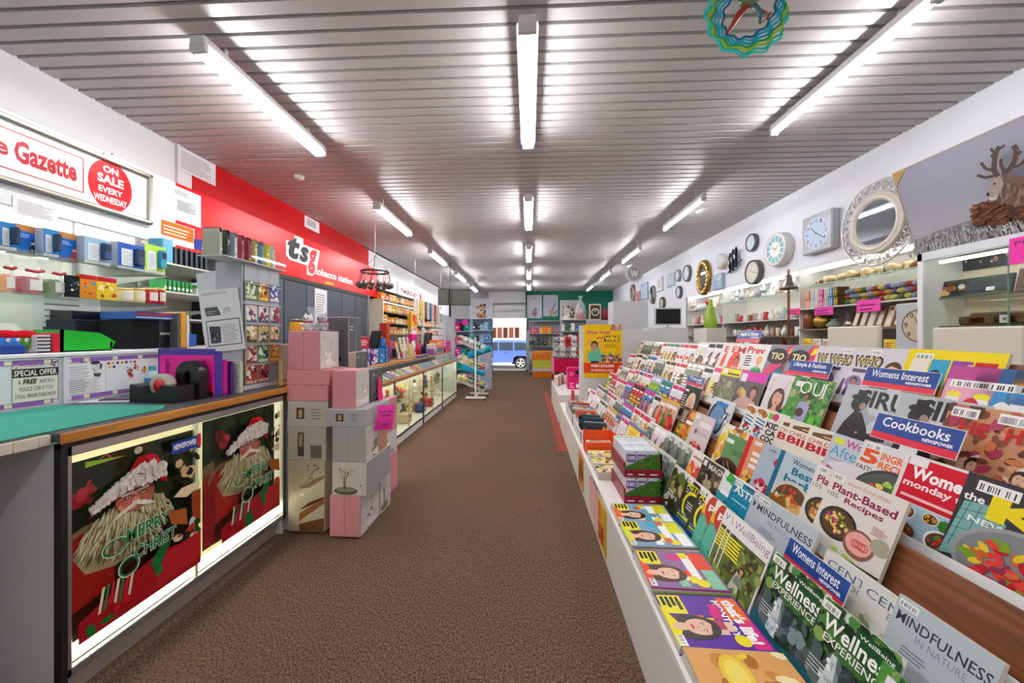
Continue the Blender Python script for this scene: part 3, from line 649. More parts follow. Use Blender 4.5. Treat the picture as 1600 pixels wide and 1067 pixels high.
g = G(); g.bbox(-2.8, -2.68, YS0+.08, YS0+.3, ZB1+.001, ZB1+.1, '#2858a8', 'plastic'); g.bbox(-2.8, -2.7, YS0+.1, YS0+.26, ZB1+.1, ZB1+.2, '#e8e8ec', 'plastic'); g.bbox(-2.8, -2.7, YS0+.12, YS0+.2, ZB1+.2, ZB1+.25, '#c02828', 'plastic'); one(g, 'glue_display', 'blue, white and red display carton low in the stock rack', 'display box')
# ================================================================ tobacco cabinet (dark doors)
YC0, YC1 = YS1+.01, P(574, 480, X=FX).y
t = thing('tobacco_cabinet', 'tall dark grey cabinet with sliding doors under the red fascia', 'cabinet')
g = G(); g.box(WL+.01, FX-.03, YC0, YC1, 0, ZF0-.003, '#3a3f48', 'painted'); g.box(FX-.03, FX+.0, YC0, YC1, ZF0-.05, ZF0-.003, '#16181c'); g.obj('body', t)
nd = 7; wd = (YC1-YC0)/nd; TH_ = '#8a9098'
for i in range(nd):
    g = G(); g.bbox(FX-.03, FX-.008, YC0+i*wd+.006, YC0+(i+1)*wd-.006, .06, ZF0-.055, '#4a515e' if i % 2 else '#434a57', 'painted', .004); dr = g.obj('door', t); g = G(); g.box(FX-.008, FX-.004, YC0+(i+1)*wd-.03, YC0+(i+1)*wd-.02, .95, 1.15, '#8a9098', 'metal'); g.obj('handle', dr)
g = G(); g.box(FX, FX+.02, YC1, YC1+.04, 0, ZF0, '#d4d8dc', 'metal'); struct(g, 'trim_11')
notice(492, 450, 511, 508, 'white price list taped on a dark cabinet door', X=FX-.006)
# ================================================================ near service counter with lit display
CXF = -1.603; ZC = .965
YA0, YA1 = P(97, 690, X=CXF).y, P(447, 700, X=CXF).y
def z_at(x, y, X=CXF): return P(x, y, X=X).z
def counterA():
    t = thing('service_counter', 'near service counter with a glowing glass poster case below a wood edged top', 'counter')
    g = G()
    g.box(CXF-.5, CXF-.02, YA0, YA0+.018, 0, ZC-.03, '#c9c9cc', 'painted'); g.box(CXF-.5, CXF-.02, YA1-.018, YA1, 0, ZC-.03, '#dcdcdc')
    g.box(CXF-.5, CXF-.48, YA0+.018, YA1-.018, 0, ZC-.03, '#e8e4d4'); g.box(CXF-.48, CXF-.03, YA0+.018, YA1-.018, .115, .135, '#efe8cc'); g.box(CXF-.48, CXF-.03, YA0+.018, YA1-.018, ZC-.06, ZC-.035, '#f0ead0')
    g.box(CXF-.07, CXF-.06, YA0+.018, YA1-.018, 0, .16, '#a8a098', 'painted'); g.obj('body', t)
    g = G(); g.box(CXF-.682, CXF+.004, YA0-.005, YA1+.01, ZC-.025, ZC-.002, '#45464a', 'matte'); g.box(CXF-.682, CXF+.003, YA0, YA1, ZC-.0019, ZC, '#4a4c50', 'painted'); g.obj('worktop', t)
    g = G(); g.bbox(CXF+.004, CXF+.018, YA0-.01, YA1+.01, ZC-.036, ZC+.001, '#c07c28', 'orange_wood', .003); g.obj('wood_edge', t)
    g = G(); g.box(CXF-.02, CXF+.008, YA0-.008, YA1+.008, ZC-.052, ZC-.036, '#17181a'); g.box(CXF-.02, CXF+.006, YA0-.008, YA0+.012, 0, ZC-.036, '#1a1b1d'); g.obj('black_trim', t)
    g = G(); zt, zb = ZC-.052, .105
    yd = P(308, 700, X=CXF).y
    for a_, b_, c_, d_ in ((YA0+.012, YA1, zt-.035, zt), (YA0+.012, YA1, zb, zb+.03), (YA1-.03, YA1, zb, zt), (YA0+.012, YA0+.03, zb, zt)): g.bbox(CXF-.02, CXF, a_, b_, c_, d_, '#b9bcc0', 'metal', .003)
    g.box(CXF-.014, CXF-.002, yd-.008, yd+.008, zb+.03, zt-.035, '#d8e0c8', 'plastic'); g.obj('frame', t)
    for a_, b_ in ((YA0+.03, yd-.008), (yd+.008, YA1-.03)):
        g = G(); g.box(CXF-.012, CXF-.008, a_, b_, zb+.03, zt-.035, '#fff', 'glass'); g.obj('glass_door', t)
    g = G(); g.cyl((CXF-.045, YA0+.05, .165), (CXF-.045, YA1-.05, .165), .018, '#fff', 'warm_tube', 8); g.cyl((CXF-.12, YA0+.05, ZC-.08), (CXF-.12, YA1-.05, ZC-.08), .011, '#fff', 'warm_tube', 8)
    g.cyl((CXF-.1, YA0+.045, .2), (CXF-.1, YA0+.045, ZC-.1), .01, '#fff', 'warm_tube', 8); g.obj('strip_light', t)
counterA()
def santa(a, seed, full=True):
    r = random.Random(seed); base = a.pt
    if not full:
        a.rect(0, 0, 1, 1, '#141a0e'); a.rect(0, 0, .3, .25, '#a01420'); a.oval(.1, .5, .25, .2, '#7a5a3c', 20); a.oval(.1, .4, .22, .22, '#981410', 20); a.blobs(0, .8, .3, 1, 12, ['#1c2612', '#10140c', '#2a3418'], r, .08); a.pt = lambda x, y: base(x+.14*a.w, y)
    a.rect(0 if full else .0, 0, 1, 1, '#141a0e'); a.blobs(0, .6, 1, 1, 40, ['#1c2612', '#10140c', '#2a3418'], r, .08)
    if full: a.poly([(.1, .95), (.38, .955), (.1, .985)], '#a0c820'); a.line([(.2, .98), (.24, 1.0), (.27, .97)], .012, '#e06020'); a.oval(.48, .965, .035, .03, '#e8c8b8')
    a.blobs(.03, .76, .18, .88, 9, ['#a01c28', '#c83040', '#701018'], r, .045)
    a.poly([(0, 0), (1, 0), (1, .35), (.7, .3), (.55, .55), (.2, .5), (0, .58)], '#3a1c10')
    a.oval(.14, .5, .22, .16, '#8a6a48', 20); a.oval(.12, .42, .2, .22, '#981410', 20); a.poly([(0, .15), (.3, .2), (.28, .42), (.15, .56), (0, .55)], '#b41812')
    # beard
    a.poly([(.02, .46), (.1, .34), (.3, .3), (.6, .34), (.74, .46), (.7, .62), (.5, .66), (.25, .64)], '#c4ae84')
    for i in range(520):
        q = r.uniform(0, 6.28); z = r.random()**.5; x = .4+.36*z*cos(q); y = .5+.15*z*sin(q); lo = max(0, (.5-y)*2.2)
        a.oval(x, y, .05, .008, r.choice(['#e0d0aa', '#d4c294', '#eadfc2', '#c9b483', '#dccba2'] if r.random() > lo else ['#a88c5c', '#8e7248']), 6, 1.57+(x-.4)*1.7+r.uniform(-.2, .2))
    a.oval(.43, .685, .155, .12, '#a85a42', 22); a.blobs(.32, .63, .54, .73, 26, ['#c07a62', '#b4684e', '#cc8c74', '#a85c44'], r, .028)
    a.poly([(.28, .72), (.43, .745), (.58, .72), (.58, .7), (.43, .72), (.28, .7)], '#7a3a2a')
    for d in (.37, .49): a.oval(d, .693, .034, .016, '#6e3424', 12); a.oval(d, .692, .018, .008, '#e8d8cc', 8); a.oval(d, .692, .007, .007, '#1c1210', 6); a.ring(d, .69, .042, .046, '#5a4438', 18); a.line([(d-.05, .715), (d+.045, .72)], .014, '#e8dccc')
    a.line([(.41, .69), (.45, .69)], .005, '#5a4438'); a.oval(.43, .668, .03, .028, '#c87a66', 12); a.oval(.425, .672, .012, .01, '#e0a494', 8); a.blobs(.33, .655, .39, .67, 4, ['#c4645a'], r, .02); a.blobs(.47, .655, .53, .67, 4, ['#c4645a'], r, .02)
    for i in range(70): x = .43+r.uniform(-.13, .13); a.oval(x, .642-abs(x-.43)*.25+r.uniform(-.008, .008), .04, .008, r.choice(['#efe6d0', '#e4d8bc', '#f2ecdc']), 6, (-.5 if x > .43 else .5)+r.uniform(-.2, .2))
    # hat
    a.poly([(.36, .84), (.44, .93), (.56, .93), (.66, .84), (.7, .7), (.64, .72), (.55, .86)], '#a80e16'); a.poly([(.5, .93), (.6, .91), (.68, .78), (.64, .76), (.56, .86)], '#c4202a'); a.poly([(.08, .66), (.3, .715), (.3, .735), (.12, .7)], '#7c0c10')
    for i in range(560):
        t = r.random(); x = .1+t*.56; w_ = .02+.085*min(1, t*1.6); y = .7+.1*sin(min(1, t*1.15)*pi*.62)+r.uniform(-.6, 1)*w_*(.75 if t < .85 else .55); a.oval(x, y, .024, .014, r.choice(['#eae3dc', '#e0d8cf', '#f0ebe6', '#d6cdc3', '#e6dfd8', '#cbc1b6']), 6, r.uniform(0, 3))
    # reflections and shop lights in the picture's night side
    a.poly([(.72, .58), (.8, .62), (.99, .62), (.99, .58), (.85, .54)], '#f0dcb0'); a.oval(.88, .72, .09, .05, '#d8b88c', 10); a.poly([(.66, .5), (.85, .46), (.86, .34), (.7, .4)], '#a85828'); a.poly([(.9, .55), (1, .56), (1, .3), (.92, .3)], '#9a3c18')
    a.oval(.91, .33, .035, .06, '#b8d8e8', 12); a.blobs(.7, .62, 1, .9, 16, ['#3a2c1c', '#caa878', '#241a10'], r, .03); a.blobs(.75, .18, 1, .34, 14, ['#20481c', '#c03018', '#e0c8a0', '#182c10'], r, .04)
    # presents
    a.poly([(0, 0), (1, 0), (1, .2), (.6, .26), (.3, .2), (0, .12)], '#a01420'); a.poly([(.55, .02), (1, .06), (1, .24), (.62, .22)], '#b4202a')
    for i in range(7): x = .12+i*.035; a.poly([(x, .1), (x+.02, .1), (x+.05, .24), (x+.03, .24)], ['#e8e0c8', '#30783a', '#c02030'][i % 3])
    a.poly([(.5, .2), (.6, .3), (.7, .3), (.6, .16)], '#18602c'); a.poly([(.56, .1), (.52, .24), (.58, .24), (.62, .12)], '#1c7434'); a.blobs(.05, .0, .4, .1, 8, ['#c0182a', '#1c6a30', '#901018'], r, .05)
    for dx, c, b in ((.004, '#e8ecd8', .05), (0, '#1c7a44', .02)):
        a.text('MERRY', .32-dx, .43-dx, .68+dx, .51+dx, c, b, 0); a.text('CHRIST', .38-dx, .3-dx, .74+dx, .38+dx, c, b)
        a.ring(.24, .44, .075, .09 if b < .03 else .098, c, 22, .7); a.ring(.34, .28, .06, .075 if b < .03 else .083, c, 22, 1)
    if full: a.rect(.7, .88, .96, .965, '#1c3f94'); a.rect(.96, .88, 1, .975, '#d02030'); a.text('NEWSPOWER', .72, .905, .95, .945, '#fff', .03)
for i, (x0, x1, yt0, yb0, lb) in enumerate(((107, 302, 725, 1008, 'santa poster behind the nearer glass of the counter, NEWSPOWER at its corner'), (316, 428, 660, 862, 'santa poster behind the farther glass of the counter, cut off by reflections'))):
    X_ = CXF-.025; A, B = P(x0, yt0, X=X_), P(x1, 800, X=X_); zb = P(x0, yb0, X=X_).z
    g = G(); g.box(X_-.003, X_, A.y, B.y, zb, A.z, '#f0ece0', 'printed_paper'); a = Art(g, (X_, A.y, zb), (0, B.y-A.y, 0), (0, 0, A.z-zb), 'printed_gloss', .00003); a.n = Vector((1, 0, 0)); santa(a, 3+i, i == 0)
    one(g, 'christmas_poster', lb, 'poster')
# nearer, shabbier length of the counter with its knee space
def counterN():
    t = thing('side_counter', 'worn white side counter with open knee space nearest the camera', 'counter')
    g = G(); g.box(CXF-.682, CXF-.04, .35, YA0-.012, ZC-.03, ZC, '#50575a', 'painted'); g.obj('worktop', t)
    g = G(); n = 26
    for i in range(n):
        y0 = .35+(YA0-.362)*i/n; g.bbox(CXF-.04, CXF-.028+rd.uniform(0, .004), y0, y0+(YA0-.362)/n, ZC-.034-rd.uniform(0, .006), ZC-.002, rd.choice(['#d8d0c0', '#cfc6b4', '#e0dace']), 'matte', .001)
    g.obj('chipped_edge', t)
    g = G(); g.box(CXF-.5, CXF-.44, .35, YA0-.012, 0, ZC-.03, '#8a8a8c', 'painted'); g.bbox(CXF-.3, CXF-.2, .75, .97, .0, .72, '#b8ae98', 'painted'); g.obj('inner_panel', t)
counterN()
g = G(); z_ = ZC+.0015
pts = [P(0, 694, Z=z_), P(92, 672, Z=z_), P(252, 640, Z=z_), P(262, 634, Z=z_), P(92, 631, Z=z_), P(0, 642, Z=z_)]
pts = [(max(p.x, XB+.02), p.y) for p in pts]; pts = [(-1.66, .45)]+[(min(p[0], -1.648), p[1]) for p in pts[1:3]]+[(-1.74, 1.66), (XB+.03, 1.62), (XB+.03, .45)]
g.prism([(p[0], p[1]) for p in pts], z_, z_+.003, '#3f9a86', 'matte', 'Z')
for i in range(14):
    x, y = rd.uniform(-2.2, -1.75), rd.uniform(.8, 1.45); g.quad((x, y, z_+.0032), (x+.004, y, z_+.0032), (x+.03, y+.12, z_+.0032), (x+.026, y+.12, z_+.0032), rd.choice(['#35796c', '#5ab0a0', '#3a6e60']), 'matte')
one(g, 'cutting_mat', 'worn green cutting mat covering the near end of the counter', 'mat')
# ---------------- things on the near counter
def sheetY(corners, Y, lab, lay, name='paper_sheet', cat='sheet', col='#eceef2', th=.001):
    """a sheet facing the camera, from its TL, TR, BR, BL picture corners, standing at depth Y"""
    TL, TR, BR, BL = [P(x, y, Y=Y) for x, y in corners]
    g = G(); o = Vector((0, th, 0)); g.add([TL, TR, BR, BL, TL+o, TR+o, BR+o, BL+o], [(3, 2, 1, 0), (4, 5, 6, 7), (0, 1, 5, 4), (1, 2, 6, 5), (2, 3, 7, 6), (3, 0, 4, 7)], col, 'printed_paper')
    a = Art(g, BL, BR-BL, TL-BL, 'printed_paper'); a.n = Vector((0, -1, 0)); lay(a); return one(g, name, lab, cat)
def lay_atc(a):
    a.bars(.06, .92, .8, .97, 2, '#777', rd, .8, .3); a.poly([(.12, .58), (.5, .58), (.42, .72), (.1, .72)], '#555a60'); a.bars(.15, .61, .4, .68, 2, '#ccc', rd, .7, .3); a.text('JTC', .56, .6, .74, .68, '#333', .01)
    a.frame(.1, .1, .93, .5, .02, '#333'); a.poly([(.16, .14), (.42, .14), (.44, .4), (.16, .42)], '#444a50'); a.blobs(.18, .16, .4, .38, 10, ['#888', '#bbb', '#222'], rd, .03); a.bars(.48, .14, .9, .44, 9, '#999', rd, .7, .3)
CY = 2.13
sheetY([(306, 428), (338, 424), (350, 520), (318, 525)], CY+.02, 'blank white sheet tucked behind the advertisement sheet on the card stand', lambda a: a.rect(0, 0, 1, 1, '#dfe6f2'))
sheetY([(310, 455), (371, 449), (384, 545), (322, 552)], CY, 'white advertisement sheet with a framed photo clipped to the card stand', lay_atc)
# acrylic card stand
XS = -1.72; YS_a, YS_b = P(385, 500, X=XS).y, P(439, 500, X=XS).y
def cardstand():
    t = thing('card_stand', 'clear acrylic trading card stand at the end of the near counter', 'display stand')
    zt = P(410, 415, X=XS).z
    g = G(); g.bbox(XS-.2, XS, YS_a-.02, YS_b+.01, ZC+.001, ZC+.03, '#c8ccd0', 'plastic'); g.obj('base', t)
    g = G(); g.box(XS-.03, XS-.02, YS_a-.01, YS_b+.01, ZC+.03, zt, '#aab0b8', 'plastic'); g.box(XS-.2, XS-.02, YS_a, YS_a+.006, ZC+.03, zt, '#b8bcc4', 'plastic')
    for i in range(1, 6): z = ZC+.03+(zt-ZC-.03)*i/6; g.box(XS-.02, XS+.004, YS_a, YS_b, z-.004, z, '#d8dce0', 'plastic')
    g.obj('back_panel', t)
    g = G()
    for yy in [YS_a+(YS_b-YS_a)*k/3 for k in range(4)]: g.box(XS-.02, XS+.004, yy-.002, yy+.002, ZC+.03, zt, '#e8ecf0', 'glass')
    g.obj('divider', t)
    g = G(); zt2 = zt+.13; y0, y1 = P(345, 400, X=XS).y, YS_b+.02
    for a_ in ((XS+.02, XS+.023, y0, y1), (XS-.14, XS-.137, y0, y1), (XS-.14, XS+.023, y0, y0+.003), (XS-.14, XS+.023, y1-.003, y1)): g.box(a_[0], a_[1], a_[2], a_[3], zt, zt2, '#e8ecf0', 'glass')
    g.box(XS-.14, XS+.023, y0, y1, zt-.004, zt, '#d8dce0', 'plastic'); g.obj('top_tray', t)
    return zt, y0, y1
zst, yt0, yt1 = cardstand()
pal = [['#c8b070', '#e8e0d0', '#303848'], ['#d8d0c8', '#9a3040', '#284870'], ['#e0d8b0', '#58709a', '#fff'], ['#c0a090', '#f0e0e0', '#803040'], ['#50885a', '#204030', '#e0e8c0'], ['#c87828', '#3a3040', '#f8d040'], ['#2850a8', '#c03030', '#e8e8f0'], ['#b04838', '#502830', '#e8c8a0']]
def art_card(a, c, r):
    a.rect(.0, 0, 1, 1, c[0]); a.rect(.05, .03, .95, .2, c[2]); a.blobs(.12, .2, .88, .9, 14, c+['#f4f0e8'], r, .16); a.oval(.5, .93, .09, .09, '#f4f4f4', 8); a.bars(.1, .06, .9, .18, 2, '#888', r, .7, .3)
cw = (YS_b-YS_a)/3; ch = (zst-ZC-.03)/6
wr = ['bottom', 'second', 'third', 'fourth', 'fifth']; wc = ['nearest', 'middle', 'farthest']
for r_ in range(5):
    for c_ in range(3):
        if r_ == 0 and c_ == 2: continue
        g = G(); y0 = YS_a+c_*cw+.006; z0 = ZC+.034+r_*ch+(.02 if r_ == 4 else 0)+(ch*.02)
        g.box(0, .006, 0, cw-.012, 0, ch*.9, '#ddd', 'printed_gloss'); a = Art(g, (.006, 0, 0), (0, cw-.012, 0), (0, 0, ch*.9)); a.n = Vector((1, 0, 0))
        pc = pal[[7, 3, 0, 1, 2][r_] if r_ else 7]; pc = pal[(r_*3+c_) % 8] if r_ in (1, 4) else pc
        art_card(a, pc, rd); one(g, 'trading_card_pack', 'trading card pack in the %s pocket row from the base, %s column' % (wr[r_], wc[c_]), 'trading cards', 'trading card packs in the acrylic stand', (XS-.014, y0, z0))
for k in range(9):
    yy = yt0+.012+k*(yt1-yt0-.03)/9; c = ['#c8c0b0', '#303440', '#d0d8e8', '#b83850', '#a02840', '#d8c890', '#6890b8', '#e8d840', '#d8d8d8'][k]
    g = G(); g.box(-.1, 0, 0, .02, 0, .15, c, 'printed_gloss'); g.box(-.1, 0, .002, .018, .13, .155, rd.choice(['#2c2a2c', c]), 'printed_gloss')
    a = Art(g, (0, 0, 0), (0, .02, 0), (0, 0, .13)); a.n = Vector((1, 0, 0)); a.blobs(.1, .1, .9, .9, 8, [c, '#fff', '#886', '#b04858'], rd, .3)
    one(g, 'hanging_card_pack', '%s card pack in the top tray of the card stand, %s from near end' % (['beige', 'black', 'pale blue', 'red', 'dark red', 'gold', 'blue', 'yellow', 'grey'][k], ORD[k]), 'trading cards', 'card packs in the top tray', (XS-.02, yy, zst+.003))
# magenta folders
def folder(x0, x1, yt, yb, Y, lab, spine, name='magnetic_folder'):
    t = thing(name, lab, 'folder', (0, 0, 0)); A, B = P(x0, yb, Y=Y), P(x1, yb, Y=Y); z1 = P(x0, yt, Y=Y).z; z0 = ZC+.002
    A.x, B.x = min(A.x, B.x), max(A.x, B.x)
    g = G(); g.bbox(A.x, B.x, Y, Y+.006, z0, z1, '#ea1a9c', 'plastic', .002); g.box(A.x-.002, B.x+.002, Y-.001, Y+.01, z1-.03, z1+.004, '#43339a', 'plastic'); g.box(A.x-.003, A.x+.004, Y-.001, Y+.008, z0, z1, '#43339a', 'plastic')
    a = Art(g, (A.x, Y-.001, z0), (B.x-A.x, 0, 0), (0, 0, z1-z0)); a.n = Vector((0, -1, 0)); a.text('magn', .12, .45, .22, .8, '#6a1050', .01, 0, 1); a.text('Magne', .78, .4, .88, .8, '#6a1050', .01, 0, 1)
    a.poly([(.66, .02), (1, .02), (.98, .3), (.86, .2), (.8, .42), (.72, .3)], '#d81838'); a.oval(.95, .06, .05, .05, '#221')
    g.obj('cover', t)
    g = G(); D = .055
    g.box(B.x-.004, B.x+.002, Y+.006, Y+D, z0, z1-.01, '#d81a8c' if spine else '#43339a', 'plastic'); g.obj('spine', t)
    g = G(); g.box(A.x+.01, B.x-.006, Y+.012, Y+D-.01, z0, z1-.02, '#e4e8ee', 'printed_paper'); g.obj('paper', t)
folder(248, 334, 546, 622, 1.9, 'magenta magnetic folder with a purple spine standing behind the tape dispenser', False)
A = P(352, 600, Y=1.99)
g = G(); g.bbox(A.x-.08, A.x, 1.975, 2.01, ZC+.002, ZC+.2, '#c01888', 'plastic'); one(g, 'magnetic_folder', 'dark magenta folder leaning between folder and newspapers', 'folder')
g = G(); g.bbox(A.x-.07, A.x+.01, 2.02, 2.04, ZC+.002, ZC+.19, '#5a2080', 'plastic'); one(g, 'document_wallet', 'purple document wallet behind the magenta folders', 'folder')
g = G()
for k in range(3): g.box(A.x-.1, A.x+.035-k*.004, 2.055+k*.012, 2.065+k*.012, ZC+.002, ZC+.195-k*.01, ['#c8ccb8', '#dcdcc8', '#d0c890'][k], 'printed_paper')
a = Art(g, (A.x-.1, 2.055, ZC), (.135, 0, 0), (0, 0, .195), 'printed_paper'); a.n = Vector((0, -1, 0)); a.bars(.1, .1, .95, .9, 12, '#778', rd, .8, .4)
one(g, 'folded_newspaper', 'folded newspapers standing between the folders and the card stand', 'newspaper')
# tape dispenser
t = thing('tape_dispenser', 'black desk tape dispenser on the wood edged counter', 'tape dispenser', (-1.88, 1.78, ZC+.001), R(-3)); t.scale = (1.55, 1.5, 1.6)
g = G(); pr = [(-.085, 0), (.085, 0), (.085, .052), (.03, .055), (.02, .03), (-.03, .03), (-.045, .05), (-.085, .056)]
g.prism(pr, -.035, .035, '#141416', 'plastic'); g.obj('body', t); g = G(); g.lathe([(.022, -.012), (.038, -.012), (.038, .012), (.022, .012), (.022, -.012)], '#b8b4a8', 'plastic', 26, (0, -.0, .05), 'Y'); trl = g.obj('tape_roll', t)
g = G(); g.lathe([(.0, -.014), (.022, -.014), (.022, .014), (0, .014)], '#c81c30', 'plastic', 18, (0, 0, .05), 'Y'); g.obj('hub', trl)
# black horseshoe stand
q = P(300, 622, Z=ZC); t0 = G(); ro = .05
vs = [(-ro, 0), (-ro, .1)]+[(-ro*cos(pi*k/12), .1+ro*sin(pi*k/12)) for k in range(1, 12)]+[(ro, .1), (ro, 0), (.014, 0), (.014, .1)]+[(.014*cos(pi*k/8), .1+.014*sin(pi*k/8)) for k in range(1, 8)]+[(-.014, .1), (-.014, 0)]
n_ = len(vs)//2
out = vs[:15]; inn = vs[15:]
def arch(g, r0, r1, h, y0, y1, col):
    N = 12; o_ = [(-r1, 0)]+[(-r1*cos(pi*k/N), h+r1*sin(pi*k/N)) for k in range(N+1)]+[(r1, 0)]; i_ = [(-r0, 0)]+[(-r0*cos(pi*k/N), h+r0*sin(pi*k/N)) for k in range(N+1)]+[(r0, 0)]
    for k in range(len(o_)-1): g.prism([o_[k], o_[k+1], i_[k+1], i_[k]], y0, y1, col, 'plastic')
arch(t0, .016, .068, .135, -.028, .028, '#141416'); one(t0, 'magnet_holder', 'black horseshoe shaped holder behind the tape dispenser', 'holder', None, (P(298, 600, Y=1.86).x+.01, 1.858, ZC+.001))
# bottle, pads
q = P(238, 593, X=-2.15); t = thing('sanitiser_bottle', 'small clear sanitiser bottle with blue label behind the folders', 'bottle', (-2.15, q.y, ZC+.001)); t.scale = (1.15, 1.15, 1.2)
g = G(); g.lathe([(0, 0), (.028, 0), (.03, .01), (.03, .09), (.02, .11), (.012, .115), (0, .116)], '#a8c0cc', 'plastic'); g.obj('body', t); g = G(); g.lathe([(.0305, .03), (.0305, .08)], '#3878a0', 'printed_gloss'); g.obj('label', t); g = G(); g.lathe([(.014, .115), (.014, .135), (0, .137)], '#2c8ca0', 'plastic', 12); g.obj('cap', t)
q = P(170, 628, Z=ZC); g = G(); g.box(-.12, .1, -.06, .06, 0, .002, '#dde2ea', 'printed_paper', ); g.box(-.06, .08, -.02, .05, .002, .008, '#3a3040', 'plastic'); g.box(-.04, .06, -.01, .01, .008, .009, '#7a4a90', 'plastic'); one(g, 'docket_pad', 'dark docket pad on white sheets beside the bench panel', 'pad', None, (-2.15, 1.78, ZC+.001), (0, 0, .2))
# ================================================================ long far counter with lit glass case
BXF = -1.555; YB_0, YB_1 = YA1+.04, P(713, 600, X=BXF).y; ZS = .77
def sY(x): return P(x, 620, X=BXF).y
def counterB():
    t = thing('display_counter', 'long glass fronted display counter with wood edges, lit inside', 'counter')
    g = G(); x1 = BXF-.45
    g.box(x1, x1+.02, YB_0, YB_1, 0, ZS, '#ece6d0'); g.box(x1, BXF, YB_0, YB_1, .1, .12, '#e4e0d4'); g.box(x1, BXF, YB_0, YB_0+.02, 0, ZS, '#e0e0dc'); g.box(x1, BXF, YB_1-.02, YB_1, 0, ZS, '#e0e0dc'); g.box(x1, BXF-.01, YB_0, YB_1, ZS-.02, ZS, '#eee8d8')
    g.box(BXF-.03, BXF-.01, YB_0, YB_1, 0, .1, '#e8e8e8'); g.box(x1-.3, x1, YB_0, YB_1, 0, .95, '#c8b8a0'); g.obj('body', t)
    g = G(); g.bbox(BXF-.04, BXF+.012, YB_0, YB_1+.01, ZS, ZS+.032, '#b07028', 'orange_wood', .004); g.obj('wood_edge', t)
    g = G(); g.bbox(BXF-.75, BXF-.14, YB_0, YB_1+.01, .94, .968, '#b87830', 'orange_wood', .004); g.obj('worktop', t)
    g = G(); g.add([(BXF-.01, YB_0, ZS+.032), (BXF-.01, YB_1, ZS+.032), (BXF-.14, YB_1, .945), (BXF-.14, YB_0, .945)], [(0, 1, 2, 3)], '#fff', 'glass'); g.box(BXF-.02, BXF-.005, YB_0, YB_1, ZS+.032, ZS+.042, '#c8ccd0', 'metal')
    g.box(BXF-.15, BXF-.135, YB_0, YB_1, .93, .947, '#c8ccd0', 'metal'); g.obj('sloping_glass', t)
    g = G(); g.box(BXF-.45, BXF-.02, YB_0, YB_1, ZS, ZS+.004, '#c8ccd0')
    g.obj('tray', t)
    for xa, xb in ((560, 617), (617, 640), (640, 662), (662, 676), (676, 691.5), (691.5, 712)):
        g = G(); g.box(BXF-.008, BXF-.004, sY(xa)+.006, sY(xb)-.002, .12, ZS-.005, '#fff', 'glass'); g.obj('glass_panel', t)
    g = G()
    for x in (617, 662, 691.5): g.box(BXF-.01, BXF+.003, sY(x)-.012, sY(x)+.012, 0, ZS, '#1c1e20')
    for x in (640, 676): g.box(BXF-.01, BXF, sY(x)-.006, sY(x)+.006, .12, ZS, '#a8b0a8', 'metal')
    g.box(BXF-.01, BXF+.004, YB_0, YB_1, .095, .118, '#202224'); g.obj('mullion', t)
    g = G(); g.cyl((BXF-.12, YB_0+.1, ZS-.045), (BXF-.12, YB_1-.1, ZS-.045), .012, '#fff', 'case_tube', 8); g.obj('strip_light', t)
    g = G(); g.box(BXF-.42, BXF-.12, YB_0+.05, YB_1-.05, .42, .426, '#fff', 'glass'); g.obj('glass_shelf', t)
counterB()
TICK = ['#2858a8', '#e8b830', '#c83838', '#48a050', '#e8e4d8', '#8898a8', '#d87030', '#30a0b0']
y = YB_0+.25; k = 0
while y < YB_1-.1:
    c = rd.choice(TICK); wd = rd.uniform(.07, .12); g = G(); sl = atan((.945-ZS-.03)/.12)
    g.box(-.13, 0, 0, wd, 0, .012, c, 'printed_gloss'); a = Art(g, (0, 0, .012), (0, wd, 0), (-.13, 0, 0)); a.n = Vector((0, 0, 1)); a.blobs(.1, .1, .9, .9, 12, TICK+['#fff'], rd, .12); a.rect(.05, .78, .95, .94, rd.choice(['#fff', '#f8e040', '#222']))
    nm = {'#2858a8': 'dark blue', '#e8b830': 'yellow', '#c83838': 'red', '#48a050': 'green', '#e8e4d8': 'cream', '#8898a8': 'grey', '#d87030': 'orange', '#30a0b0': 'teal'}[c]
    one(g, 'ticket_pad', '%s ticket pad under the sloping counter glass, %s from the boxes' % (nm, ORD[k]), 'ticket pad', 'ticket pads under the sloping glass', (BXF-.035, y, ZS+.03), (0, R(30), 0)); y += wd+.02; k += 1
# ornaments in the lit case
FC = ['#e8d8b0', '#c89868', '#f0ece0', '#7a4830', '#d8b8a8', '#486038', '#303a50', '#b83c28', '#e0d040']
def figurine(k, y, z, c, h):
    g = G(); r = h*.22
    g.lathe([(0, 0), (r, 0), (r*1.1, h*.05), (r*.5, h*.12), (r*.9, h*.3), (r*1.0, h*.45), (r*.45, h*.62), (r*.3, h*.7), (0, h*.72)], c, 'plastic', 10)
    g.ball((0, 0, h*.82), r*.62, rd.choice(FC), 'plastic', 8, 6)
    for d in (-1, 1): g.tube([(0, d*r*.5, h*.55), (r*.9, d*r*1.3, h*(.4 if k % 2 else .75))], r*.22, c, 'plastic', 5)
    one(g, 'figurine', 'small ornament %s the lit counter case, %s from the near end' % ('on the glass shelf of' if z > .3 else 'on the floor of', ORD[k//2]), 'ornament', 'ornaments in the lit counter case', (BXF-.2-rd.uniform(0, .1), y, z))
ys = sY(622)
for k in range(24): figurine(k, ys+(k//2)*(YB_1-.2-ys)/12+rd.uniform(-.04, .04), .427 if k % 2 else .121, FC[k % len(FC)], rd.uniform(.13, .22) if k % 2 else rd.uniform(.16, .27))
